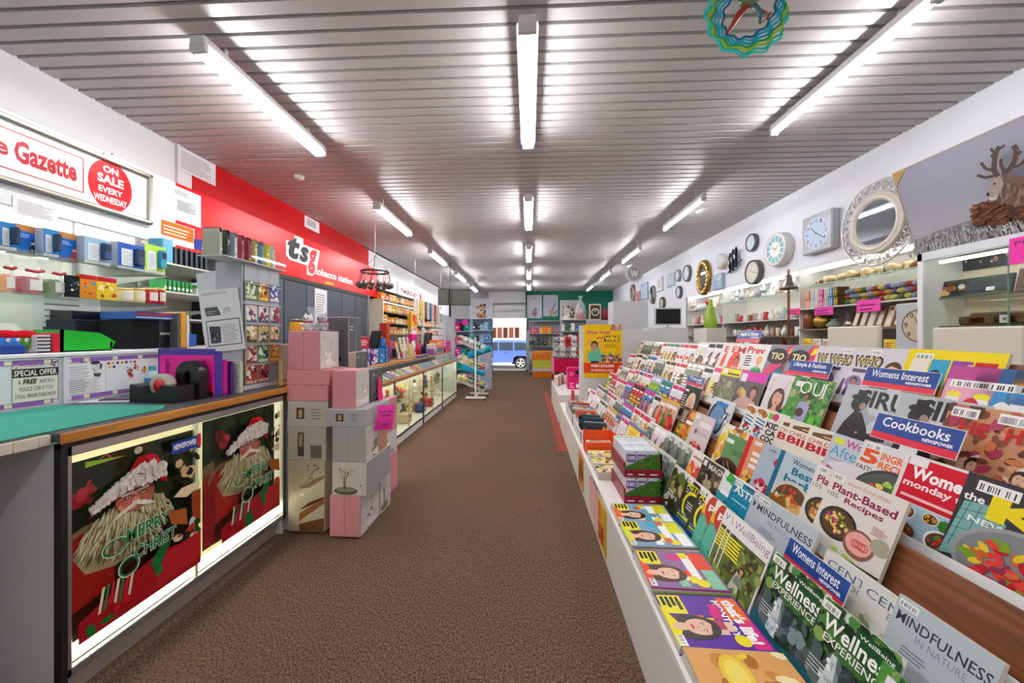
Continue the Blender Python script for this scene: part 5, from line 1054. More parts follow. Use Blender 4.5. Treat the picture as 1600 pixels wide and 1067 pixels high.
# ---- cover designs -------------------------------------------------
FOOD = ['#c83820', '#e8a030', '#5a8a28', '#f0e0b0', '#8a3a20', '#d86828', '#3a6a20', '#f4f0e0']
def c_title(a, t, col, y0=.82, y1=.96, x0=.06, x1=.94, b=.03): a.text(t, x0, y0, x1, y1, col, b)
def D_wellness(a, r):
    a.rect(0, 0, 1, 1, '#24402a'); a.rect(0, .86, 1, 1, '#d8dcd8'); a.blobs(0, .5, 1, .98, 70, ['#3a6a30', '#1c3420', '#4a8040', '#2c5030', '#7a9a50'], r, .09); a.blobs(.0, .1, 1, .5, 60, ['#3c4c50', '#56666a', '#2c3a40', '#7a8a90', '#48585c'], r, .09)
    a.poly([(.35, .55), (.42, .55), (.5, .1), (.3, .1)], '#c8d4d8'); a.blobs(.3, .1, .5, .5, 22, ['#e8f0f2', '#9ab0b8'], r, .03); a.poly([(0, 0), (1, 0), (1, .16), (.5, .08), (0, .2)], '#1c5a68'); a.poly([(.5, .7), (1, .66), (1, .95), (.5, .95)], '#1a4a28')
    a.barcode(.03, .88, .28, .97, r); a.text('Wellness', .12, .7, .99, .86, '#fff', .02); a.text('EXPERIENCE', .18, .6, .96, .68, '#f0f4f0', .01); a.text('WellBeing', .55, .87, .95, .92, '#fff', .01); a.bars(.1, .25, .4, .4, 4, '#d8e0e0', r, .6, .25)
def D_wellbeing(a, r):
    a.rect(0, 0, 1, 1, '#e8e8e8'); a.text('WellBeing', .05, .8, .97, .95, '#9a80a8', .0); a.rect(.03, .0, .97, .74, '#5a6a38'); a.blobs(.05, .2, .95, .72, 80, ['#6a7a3a', '#3a4020', '#8a9a50', '#4a3a28', '#7a8a40'], r, .06)
    for i in range(6): a.rect(.06, .66-.05*i, .06+.4*r.uniform(.6, 1), .69-.05*i, '#e8e030')
    a.poly([(.4, 0), (.7, 0), (.6, .3), (.5, .35)], '#c8c4bc'); a.person(.6, .38, .05, '#3a2818', '#c89878', '#7a8878', False); a.blobs(.0, 0, 1, .1, 10, ['#8aa040', '#506820'], r, .07)
def D_astro25(a, r):
    a.rect(0, 0, 1, 1, '#2a2c20'); a.rect(0, 0, 1, .12, '#184878'); a.rect(0, .96, 1, 1, '#eee'); a.barcode(.04, .86, .3, .96, r); a.text('ASTRO', .1, .78, .95, .9, '#d8d820', .03); a.text('2025', .12, .68, .7, .76, '#ccc', .01)
    a.ring(.5, .5, .26, .34, '#e0d828', 26); a.oval(.58, .5, .28, .28, '#2a2c20'); a.bars(.35, .42, .72, .58, 3, '#ddd', r, .7, .4)
    a.rect(.1, .26, .6, .29, '#2a80c0'); a.rect(.1, .2, .8, .23, '#d8d820'); a.rect(.1, .14, .7, .17, '#2a80c0')
def D_pip(a, r):
    a.rect(0, 0, 1, 1, '#48a088'); a.rect(0, .5, 1, 1, '#f0e8e0'); a.rect(0, .5, 1, .62, '#8a7460'); a.poly([(0, .62), (1, .62), (1, .78), (.5, .66), (0, .8)], '#e8b030'); a.oval(.45, .78, .36, .36, '#b83428'); a.text('pip', .2, .72, .72, .88, '#fff', .03); a.blobs(.1, 0, .95, .5, 24, ['#3c9078', '#58b098', '#287060'], r, .14); a.blobs(.2, .1, .8, .3, 5, ['#8a6a70'], r, .1); a.bars(.3, .92, .9, .97, 1, '#777', r)
def D_dark(a, r):
    a.rect(0, 0, 1, 1, '#3a382c'); a.rect(0, .86, 1, 1, '#e0e0de'); a.blobs(0, .4, 1, .85, 30, ['#5a7030', '#8a9a50', '#3a4020', '#c8a878'], r, .12); a.blobs(.1, .0, .9, .4, 20, ['#24221c', '#48443a', '#c8c8c0'], r, .1); a.bars(.1, .35, .5, .5, 2, '#ccc', r)
def D_house(a, r):
    a.rect(0, 0, 1, 1, '#6a7468'); a.rect(0, .8, 1, 1, '#dfe2de'); a.bars(.3, .86, .75, .94, 2, '#556', r, .7, .5); a.blobs(0, .1, 1, .78, 30, ['#7a8478', '#56605a', '#8a9484', '#9aa098'], r, .14); a.poly([(.1, .1), (.9, .1), (.9, .4), (.5, .6), (.1, .4)], '#48504c'); a.rect(.3, .15, .5, .35, '#a8b0a0')
def D_teal(a, r):
    a.rect(0, 0, 1, 1, '#3898a8'); a.rect(0, .6, 1, 1, '#e8ecec'); a.blobs(.2, .72, 1, .96, 10, ['#3a9a40', '#58b058'], r, .12); a.rect(.1, .58, .5, .66, '#fff'); a.blobs(0, 0, 1, .4, 16, ['#287888', '#58b0b8', '#1c6070'], r, .12)
def D_astroteal(a, r):
    a.rect(0, 0, 1, 1, '#1482a4'); a.rect(0, .97, 1, 1, '#f0f0f0'); a.rect(.4, .92, 1, .97, '#0c5a78'); a.barcode(.04, .86, .3, .96, r); a.text('ASTRO', .1, .75, .97, .88, '#f4f8f8', .02); a.bars(.12, .62, .8, .66, 1, '#cfe8f0', r); a.ring(.55, .2, .2, .22, '#5ac0d8', 26); a.blobs(.1, .05, .95, .45, 14, ['#0f7494', '#2a98b8'], r, .1); a.oval(.6, .3, .05, .05, '#4a3828')
    for i in range(14): a.oval(r.random(), r.uniform(.05, .6), .008, .008, '#dff', 5)
def D_mind(a, r):
    a.rect(0, 0, 1, 1, '#b8c4cc'); a.rect(0, .0, 1, .3, '#48687c'); a.rect(0, .22, 1, .34, '#7890a0'); a.barcode(.03, .9, .24, .97, r); a.text('MINDFULNESS', .05, .76, .97, .86, '#3a3444', .01); a.text('IN NATURE', .3, .66, .8, .73, '#8a94a0', 0); a.bars(.2, .5, .5, .6, 3, '#667', r, .6, .3); a.blobs(0, .0, 1, .2, 14, ['#3a5868', '#5a7888'], r, .1); a.person(.68, .32, .07, '#3a2418', '#b88060', '#c8a858', False)
def D_mag(a, r):
    a.rect(0, 0, 1, 1, '#4a4238'); a.rect(0, .97, 1, 1, '#ddd'); a.rect(.05, .82, .2, .94, '#e8e8e8'); a.text('MAGN', .3, .8, .97, .92, '#e8e4dc', .02); a.blobs(.1, .1, .95, .7, 26, ['#6a5c48', '#38322a', '#8a7a5c', '#2a2620', '#b8a888'], r, .12); a.rect(.6, .05, .8, .14, '#3a60b0')
def D_pastry(a, r):
    a.rect(0, 0, 1, 1, '#f0ece8'); a.text('pastry', .1, .8, .9, .92, '#c87860', .01) if 0 else a.bars(.1, .82, .9, .92, 1, '#c88070', r); a.blobs(0, .0, 1, .65, 34, ['#e83088', '#f08028', '#f8b050', '#e0508a', '#f06030'], r, .16)
def D_plant(a, r):
    a.rect(0, 0, 1, 1, '#e4e0da'); a.barcode(.03, .9, .2, .98, r); a.text('smart food ideas', .26, .9, .82, .95, '#d08060', 0); a.text('Plant-Based', .08, .76, .94, .86, '#8a1c50', .025); a.text('Recipes', .3, .65, .82, .74, '#8a1c50', .025); a.text('105', .04, .68, .2, .74, '#666', 0)
    a.plate(.32, .4, .27, r, ['#e8a838', '#d8c078', '#8a9a30', '#b83888', '#f0d890', '#c87830'], '#2c3430'); a.oval(.66, .3, .2, .18, '#8a5a48', 20); a.oval(.66, .31, .17, .14, '#e8a8a0', 18)
    for i in range(5): a.ring(.62+.03*i, .3, .04, .052, '#c8504c', 12)
    a.blobs(.4, .02, .7, .12, 12, ['#8ab838', '#c0d860'], r, .05); a.poly([(0, 0), (1, 0), (1, .1), (0, .06)], '#2c3430'); a.bars(.75, .5, .95, .6, 4, '#a04048', r, .6, .3); a.oval(.9, .4, .12, .1, '#a8a490', 14)
def D_barb(a, r):
    a.rect(0, 0, 1, 1, '#b4cad6'); a.rect(0, 0, .1, 1, '#0f6484'); a.text("Women's W", .3, .86, .98, .95, '#3a4248', .01); a.text('Best', .35, .7, .8, .82, '#0f7090', .03); a.text('barbe', .25, .54, .97, .68, '#0f7090', .03); a.plate(.5, .3, .4, r, FOOD, '#d0c8b8'); a.blobs(.1, .05, 1, .3, 30, ['#c89048', '#e0b878', '#8a5a28'], r, .09)
def D_ch(a, r):
    a.rect(0, 0, 1, 1, '#a8b8c8'); a.text('Ch', .4, .66, .85, .84, '#c0203c', .04); a.text('c', .7, .5, .88, .62, '#c0203c', .04); a.text('W', .6, .86, .9, .95, '#99a', .01); a.blobs(.1, .02, 1, .35, 34, ['#c02040', '#e04060', '#801828', '#e8d0d0'], r, .08); a.bars(.2, .9, .5, .94, 1, '#567', r)
def D_redspine(a, r):
    a.rect(0, 0, 1, 1, '#d8906c'); a.rect(0, 0, .16, 1, '#c42028'); a.rect(.92, .0, 1, 1, '#c42028'); a.rect(.25, .88, .5, .95, '#e8e8e8'); a.bars(.3, .45, .85, .8, 3, '#f4ece0', r, .7, .6); a.blobs(.2, .0, .9, .35, 20, ['#e8a828', '#c87820', '#3a2a1c', '#f0c850'], r, .12)
def D_natch(a, r):
    a.rect(0, 0, 1, 1, '#e8e4d8'); a.blobs(0, .1, .35, .95, 30, ['#e8c828', '#d89830', '#f0e070'], r, .08); a.blobs(.3, .85, 1, .97, 14, ['#c88830', '#8a5a28', '#e0a840'], r, .06); a.rect(.28, .15, .98, .84, '#5e8a5c'); a.rect(.3, .66, .55, .74, '#e8ecea'); a.text('natch', .58, .48, .95, .62, '#2c4838', 0); a.oval(.6, .14, .42, .26, '#48281c', 22); a.oval(.6, .12, .36, .2, '#2c1a14', 20); a.line([(.45, .26), (.62, .06)], .02, '#c8b898'); a.line([(.55, .3), (.8, .1)], .02, '#c8b898')
def D_kids(a, r):
    a.rect(0, 0, 1, 1, '#e8e6dc')
    for i in range(3): a.poly([(.04, .76-.07*i), (.36, .72-.07*i), (.36, .75-.07*i), (.04, .79-.07*i)], '#2870a8')
    a.blobs(.02, .86, .4, .95, 8, ['#c88038', '#a86828'], r, .06); a.rect(.4, .84, .55, .95, '#78b828'); a.oval(.62, .9, .09, .09, '#c83880'); a.oval(.85, .84, .1, .08, '#e8d868'); a.blobs(.02, .5, .3, .6, 8, ['#c02828', '#2c3440'], r, .05); a.ring(.2, .38, .06, .12, '#58a0c8', 16); a.oval(.2, .15, .1, .06, '#3a3a3a')
    a.text('KIDS', .42, .66, .95, .78, '#1c1c1c', .04); a.text('CAN', .46, .53, .95, .64, '#1c1c1c', .04); a.text('COOK', .38, .39, .98, .51, '#1c1c1c', .04); a.blobs(.35, .08, .95, .34, 14, ['#e8c040', '#d8a828', '#78a030', '#c03838', '#222'], r, .06)
def D_birth(a, r):
    a.rect(0, 0, 1, 1, '#e6e2d6'); a.poly([(.1, .84), (.8, .84), (.8, .9), (.5, .95), (.3, .92), (.1, .9)], '#6a4a28'); a.rect(.35, .87, .6, .89, '#d8b878'); a.text("CHILDREN'S", .06, .73, .97, .8, '#b02028', .01); a.text('BIRT', .06, .58, .97, .71, '#b81c28', .04); a.text('CA', .5, .44, .92, .56, '#b81c28', .04)
    a.line([(.1, .08), (.4, .3), (.7, .4), (.6, .24), (.9, .1)], .012, '#d07868'); a.line([(.2, .2), (.5, .34), (.66, .3)], .012, '#d07868'); a.blobs(.1, .0, .9, .1, 6, ['#6a4a28', '#d0c080'], r, .05)
def D_after(a, r):
    a.rect(0, 0, 1, 1, '#c4c8d4'); a.rect(.06, .86, .26, .94, '#d8e030'); a.text('Women', .3, .84, .97, .95, '#c0287c', .01); a.text('After w', .05, .66, .98, .82, '#3aa0d0', .0); a.bars(.1, .6, .9, .64, 1, '#8ab', r)
    a.oval(.55, .46, .48, .2, '#e4e0e8', 20); a.poly([(.08, .44), (1, .2), (1, .26), (.1, .5)], '#b03878'); a.poly([(.1, .38), (1, .1), (1, .15), (.1, .43)], '#b03878'); a.rect(0, 0, 1, .14, '#9a8ab0')
def D_5ing(a, r):
    a.rect(0, 0, 1, 1, '#dfe0e0'); a.barcode(.05, .9, .28, .98, r); a.text('5', .03, .7, .28, .9, '#e05828', .04); a.text('INGREDIENT', .3, .8, .99, .9, '#e86830', .03); a.text('RECIPES', .3, .69, .8, .78, '#e86830', .03); a.text('FAST!', .02, .6, .24, .66, '#222', .01); a.oval(.56, .3, .52, .44, '#3c4240', 26); a.oval(.56, .3, .48, .4, '#525856', 26)
    for i in range(60): t = r.uniform(0, 6.28); q = .36*r.random()**.5; a.oval(.58+q*cos(t), .3+q*.8*sin(t), .06, .035, r.choice(['#78c028', '#a0d840', '#f0d060', '#e06030', '#4a8a20', '#f8e8a0', '#d04028']), 7, r.uniform(0, 3))
def D_womens(a, r):
    a.rect(0, 0, 1, 1, '#e4e4e4'); a.rect(.05, .45, 1, .97, '#cc1830'); a.rect(.06, .88, .3, .97, '#eee'); a.text("Women's", .14, .73, .97, .88, '#fff', .04); a.text('monday to f', .08, .6, .99, .71, '#f4e8e8', .03); a.bars(.1, .5, .95, .57, 1, '#f0c8c8', r); a.rect(.0, 0, 1, .44, '#a8c8d8')
    a.plate(.22, .34, .15, r, FOOD, '#dfe4e8'); a.plate(.55, .36, .1, r, ['#e8a828', '#e09020'], '#e8e8e8'); a.plate(.3, .12, .17, r, FOOD, '#8aa0a8'); a.plate(.75, .16, .2, r, ['#c82828', '#3a8a30', '#d84838'], '#fff'); a.blobs(.7, .3, 1, .44, 8, ['#c02828', '#3a7a28'], r, .06)
def D_ke(a, r):
    a.rect(0, 0, 1, 1, '#33363a'); a.barcode(.1, .84, .42, .95, r); a.poly([(.0, .1), (.3, .2), (.4, .6), (.3, .74), (.05, .7)], '#7ab0ac')
    for i in range(4): a.line([(.05+.09*i, .2), (.1+.09*i, .7)], .006, '#2c5050'); a.line([(0, .3+.1*i), (.38, .36+.1*i)], .006, '#2c5050')
    a.text('the', .03, .72, .2, .8, '#fff', .02); a.text('KETO', .24, .62, 1.4, .86, '#ecd820', .06) if 0 else a.text('KE', .24, .6, .98, .84, '#ecd820', .06); a.text('NEW RECIPES', .12, .52, .97, .58, '#fff', .02); a.oval(.6, .24, .52, .36, '#9a9ca0', 26); a.oval(.6, .24, .48, .32, '#808488', 26)
    for i in range(90): t = r.uniform(0, 6.28); q = .42*r.random()**.5; a.oval(.6+q*cos(t), .24+q*.5*sin(t), .06, .03, r.choice(['#b82028', '#e04030', '#e8c830', '#78a028', '#8a3048', '#c86838', '#d83848']), 7, r.uniform(0, 3))
def D_vogue(a, r):
    a.rect(0, 0, 1, 1, '#dcd8dc'); a.barcode(.05, .9, .22, .97, r); a.line([(.1, .62), (.14, .9)], .02, '#d87890'); a.line([(.62, .9), (.48, .6)], .02, '#d87890'); a.line([(.8, .9), (.8, .55)], .02, '#d87890'); a.poly([(.1, .0), (.9, 0), (.85, .35), (.6, .4), (.3, .3)], '#d8a088'); a.poly([(.5, 0), (.8, 0), (.7, .36), (.6, .3)], '#201c20'); a.person(.42, .5, .16, '#4a3028', '#dca890', '#d8a088')
def D_green(a, r):
    a.rect(0, 0, 1, 1, '#4a8a3c'); a.blobs(0, .35, 1, 1, 60, ['#6a9a50', '#3a6a30', '#a0b070', '#88a060', '#2c5828'], r, .07); a.blobs(0, 0, 1, .35, 40, ['#50a838', '#68c048', '#3a8a2c'], r, .08); a.rect(.1, .82, .3, .92, '#e8e8f0'); a.text('OU', .24, .7, .8, .94, '#f0f4e8', .0); a.rect(.82, .68, .86, .94, '#f0f4e8'); a.person(.48, .66, .06, '#2a2018', '#8a6a50', '#a8a8c8', False); a.poly([(.34, .1), (.6, .08), (.64, .5), (.4, .54)], '#a8a8c8'); a.oval(.44, .36, .1, .1, '#4a3038')
def D_russh(a, r):
    a.rect(0, 0, 1, 1, '#b4bac0'); a.blobs(.3, .2, 1, .9, 20, ['#c4cad0', '#a4acb4', '#d0d4d8'], r, .15); a.text('SIRU', .28, .7, .99, .96, '#1c1e22', .03); a.poly([(.05, 0), (.8, 0), (.62, .22), (.55, .4), (.4, .6), (.28, .62), (.16, .4)], '#26262c'); a.oval(.3, .72, .13, .12, '#222228'); a.oval(.3, .82, .16, .06, '#1c1c22'); a.rect(.22, .83, .38, .94, '#1c1c22'); a.poly([(.45, .3), (.9, .38), (.9, .28), (.5, .18)], '#2a2a30'); a.oval(.37, .7, .05, .06, '#a08878'); a.oval(.42, .3, .02, .02, '#c8a050')
def D_hello(a, r):
    a.rect(0, 0, 1, 1, '#c08a68'); a.blobs(0, 0, 1, 1, 90, ['#b0603c', '#d8a080', '#7a4030', '#e8c8b0', '#a83858', '#c87848', '#5a3024'], r, .08); a.rect(.7, .6, 1, 1, '#b8b0b0'); a.barcode(.06, .84, .36, .96, r); a.text('HELLO', .2, .66, .97, .82, '#b81c24', .04); a.oval(.55, .38, .12, .1, '#f0e4d8', 12); a.person(.5, .3, .09, '#3a2018', '#e0b898', '#f0ece4', False)
def D_prev(a, r):
    a.rect(0, 0, 1, 1, '#eceaea'); a.text('Prev', .08, .74, .8, .92, '#d01830', .03); a.bars(.1, .4, .4, .7, 5, '#333', r, .7, .5); a.poly([(.45, 0), (.95, 0), (.9, .35), (.6, .4)], '#18983c'); a.person(.7, .55, .1, '#e0a840', '#e8b898', '#18983c', False); a.blobs(.1, 0, .4, .3, 6, ['#e8b890', '#f0c8a0'], r, .08)
def D_em(a, r):
    a.rect(0, 0, 1, 1, '#e8e4e4'); a.text('EM', .2, .72, .9, .9, '#d83828', .02); a.oval(.5, .4, .3, .45, '#e85038', 20); a.person(.6, .5, .1, '#3a2018', '#b87858', '#e8a0a0', False)
def D_tio(a, r):
    a.rect(0, 0, 1, 1, '#d8386c'); a.poly([(0, .3), (.6, 1), (0, 1)], '#8a8a98'); a.oval(.3, .72, .32, .2, '#2c2c34', 18); a.text('TIO', .1, .64, .52, .8, '#e8dca0', .03); a.poly([(.6, .8), (1, .85), (1, .98), (.65, .95)], '#f0d820'); a.poly([(.2, 0), (.9, 0), (.85, .4), (.5, .5), (.3, .3)], '#2c5a8a'); a.person(.66, .5, .12, '#1c1818', '#6a4a3c', '#28486c', False)
def D_who(a, r):
    a.rect(0, 0, 1, 1, '#d4d0d8'); a.barcode(.3, .88, .5, .96, r); a.text('WHO', .04, .64, .6, .86, '#2a2620', .09); a.text('WHO', .08, .67, .56, .83, '#c8b878', .02); a.rect(.08, .55, .4, .61, '#4a4058'); a.oval(.18, .36, .16, .15, '#8a70a8', 16); a.person(.18, .38, .06, '#2a1c18', '#a87860', '#503868', False); a.poly([(.45, 0), (1, 0), (1, .4), (.7, .5), (.52, .4)], '#4a3050'); a.person(.8, .6, .13, '#4a3020', '#e0b090', '#4a3050', False); a.oval(.4, .1, .1, .06, '#e8e8f0')
def D_annual(a, r):
    a.rect(0, 0, 1, 1, '#f0d810'); a.barcode(.1, .84, .3, .94, r); cs = ['#e8e4d8', '#38a0c8', '#8a48a8', '#c02828']
    for i, c in enumerate(cs): x = .08+.22*i; a.rect(x, .35, x+.2, .86, c)
    a.person(.38, .62, .05, '#1c1818', '#e8c0a0', '#c82830', False); a.blobs(.1, .4, .26, .6, 8, ['#2870c0', '#f0f0f0', '#e8c0a0'], r, .04); a.blobs(.55, .45, .9, .8, 16, ['#a81c28', '#d83838', '#3a2020', '#e8c8a0'], r, .05); a.blobs(.2, .05, .9, .3, 12, ['#c83020', '#f0e060', '#2868a0'], r, .06)
def D_centre(a, r):
    a.rect(0, 0, 1, 1, '#dcdcd4'); a.text('CENTRE', .08, .82, .95, .92, '#48608a', 0); a.text('BOOK', .4, .72, .8, .8, '#889', 0); a.blobs(.05, .05, .95, .6, 50, ['#c8c4b0', '#a8a890', '#d8d0b8', '#889078', '#b8b098'], r, .08)
def D_blonde(a, r):
    a.rect(0, 0, 1, 1, '#23221f'); a.bars(.05, .82, .5, .96, 1, '#e8e8e8', r); a.bars(.05, .3, .3, .75, 6, '#c8c4b8', r, .6, .5); a.person(.6, .55, .2, '#d8c8a4', '#e0b098', '#2a2826')
def D_jeans(a, r):
    a.rect(0, 0, 1, 1, '#6a6a5a'); a.rect(0, .78, 1, .98, '#e8dc18'); a.rect(.1, .84, .3, .96, '#eef'); a.bars(.35, .82, .95, .94, 1, '#5a5018', r); a.blobs(0, .2, 1, .75, 20, ['#8a8478', '#54564a', '#a8a090'], r, .1)
    for x in (.2, .45, .7): a.poly([(x, .5), (x+.14, .5), (x+.18, 0), (x+.05, 0)], '#788a5c')
def D_magman(a, r):
    a.rect(0, 0, 1, 1, '#55504c'); a.rect(0, .76, 1, .98, '#d818a8'); a.rect(.05, .72, .28, .92, '#e8e8f0'); a.person(.72, .5, .12, '#2c1c18', '#c89078', '#3a3434', False); a.poly([(.1, 0), (1, 0), (.9, .3), (.4, .42), (.1, .2)], '#c8a49c'); a.blobs(.05, .4, .4, .65, 8, ['#b89058', '#d8b878'], r, .09)
def D_car(a, r):
    a.rect(0, 0, 1, 1, '#d8dce0'); a.oval(.4, .45, .38, .5, '#2c3440', 22); a.oval(.42, .45, .3, .42, '#6a90b8', 20); a.bars(.2, .8, .8, .94, 1, '#2080c0', r, .8, .8); a.blobs(.5, .1, 1, .7, 12, ['#9ab0c0', '#3a4450', '#e8e8e8'], r, .1)
def D_gourmet(a, r):
    a.rect(0, 0, 1, 1, '#c8a890'); a.rect(0, .92, 1, 1, '#d8a838'); a.bars(.08, .76, .9, .88, 1, '#f4f0ec', r, .9, .8); a.blobs(.1, .05, .9, .5, 30, ['#d02820', '#e84838', '#a01c18', '#3a7a28', '#f06858'], r, .13); a.blobs(.2, .5, .8, .7, 10, ['#c82028', '#3a8a30'], r, .06)
def D_juice(a, r):
    a.rect(0, 0, 1, 1, '#a85828'); a.rect(0, .55, .4, 1, '#3a2018'); a.bars(.05, .6, .36, .94, 6, '#e8d8c0', r, .8, .4); a.bars(.4, .6, .98, .72, 1, '#fff', r, .9, .8); a.blobs(.05, .02, .95, .5, 40, ['#48a028', '#e0a020', '#78c030', '#d86820', '#2c7020'], r, .12); a.oval(.7, .85, .2, .12, '#e8a048')
def D_pinkflower(a, r):
    a.rect(0, 0, 1, 1, '#d4c8cc'); a.rect(.05, .84, .25, .94, '#eee'); a.bars(.35, .7, .95, .86, 1, '#eee6e8', r, .8, .8); a.bars(.3, .5, .95, .6, 2, '#a8a0a4', r, .8, .4); a.blobs(.3, .06, .8, .28, 26, ['#a82028', '#d03838', '#e8786c', '#801820'], r, .09); a.oval(.3, .55, .06, .08, '#b05868')
def D_travel(a, r):
    a.rect(0, 0, 1, 1, '#88b038'); a.rect(0, .72, 1, 1, '#b0b8d8'); a.bars(.1, .8, .8, .92, 1, '#f0f0f8', r, .8, .8); a.blobs(0, 0, 1, .7, 50, ['#a8c830', '#78a828', '#c8e040', '#508820'], r, .1)
def D_rand(seed):
    rr = random.Random(seed)
    bg = rr.choice(['#e8e4e0', '#dfe2e6', '#e8d8c8', '#d8dcd0', '#c83040', '#e85848', '#4888b8', '#e8e0e8', '#f0ece4', '#889078', '#e8e8ec', '#38383c', '#d890a8']) ; tc = rr.choice(['#c82038', '#2060a0', '#d83080', '#222', '#208060', '#e86820', '#fff']); typ = rr.choice('pppfflb')
    def f(a, r):
        a.rect(0, 0, 1, 1, bg); r = random.Random(seed)
        if typ == 'p': a.person(r.uniform(.4, .65), r.uniform(.42, .55), r.uniform(.13, .2), r.choice(['#3a2418', '#6a4428', '#c8a060', '#1c1818', '#8a4a28']), r.choice(['#e0b090', '#d8a080', '#a87050']), r.choice(['#c03050', '#305888', '#e8e8e8', '#388a68', '#e0a0b0']))
        elif typ == 'f': a.plate(.5, .38, .34, r, FOOD, r.choice(['#eee', '#445', '#a88']))
        elif typ == 'l': a.blobs(0, .0, 1, .75, 40, r.choice([['#6a8a48', '#3a5a30', '#98a868', '#c8d0b8'], ['#a8a090', '#d8d0c0', '#7a7468'], ['#88a8c8', '#c8d8e8', '#486888']]), r, .12)
        else: a.blobs(.1, .1, .9, .7, 22, ['#c83838', '#e8a030', '#fff', '#3868a0', '#78a048'], r, .1)
        a.bars(.06, .82, .96, .96, 1, tc, r, .8, .85); a.rect(.06, .74, .4, .8, '#f8f8f8'); a.bars(.05, .1, .4, .6, r.randint(2, 5), r.choice(['#fff', '#e8e040', tc]), r, .5, .5)
    return f
MAGC = {}
def mag_mesh(key, design, w, L, thick=.004, parts=True):
    """one magazine standing on z=0, front toward -y, left edge at x=0"""
    if key in MAGC: return MAGC[key]
    r = random.Random(hash(key) % 1000 if isinstance(key, int) else sum(map(ord, str(key))))
    g = G(); g.box(0, w, -.0006, 0, 0, L, '#e8e8e8', 'printed_gloss'); a = Art(g, (0, -.0006, 0), (w, 0, 0), (0, 0, L), 'printed_gloss', .00004); a.n = Vector((0, -1, 0)); design(a, r)
    if parts:
        t = thing('magazine', 'x', 'magazine'); g.obj('cover', t)
        p = G(); p.box(.001, w-.001, 0, thick, .001, L-.001, '#dddad2', 'printed_paper'); p.obj('pages', t)
    else:
        g.box(0, w, 0, thick, 0, L, '#dddad2', 'printed_paper'); t = g.obj('magazine'); t['category'] = 'magazine'
    MAGC[key] = [t, False]; return MAGC[key]
def tier_mat(row, Y, off=0, yaw=R(4), lift=0):
    M3 = Matrix(((0, cos(TILT), sin(TILT)), (-1, 0, 0), (0, -sin(TILT), cos(TILT)))).to_4x4()
    return Matrix.Translation((BX[row]+off*cos(TILT), Y, BZ[row]+lift-off*sin(TILT))) @ M3 @ Matrix.Rotation(yaw, 4, 'Z')
def put(key, design, row, Y, w, L, label, group, off=0, thick=.004, parts=True, yaw=R(4)):
    e = mag_mesh(key, design, w, L, thick, parts)
    if not e[1]: o = e[0]; e[1] = True
    else: o = dup(e[0])
    o.matrix_basis = tier_mat(row, Y, off, yaw); o['label'] = label; o['group'] = group; return o
RN = ['bottom row', 'second row', 'third row', 'fourth row', 'fifth row', 'top row']
GRP = ['magazines standing in the %s of the stand' % n for n in RN]
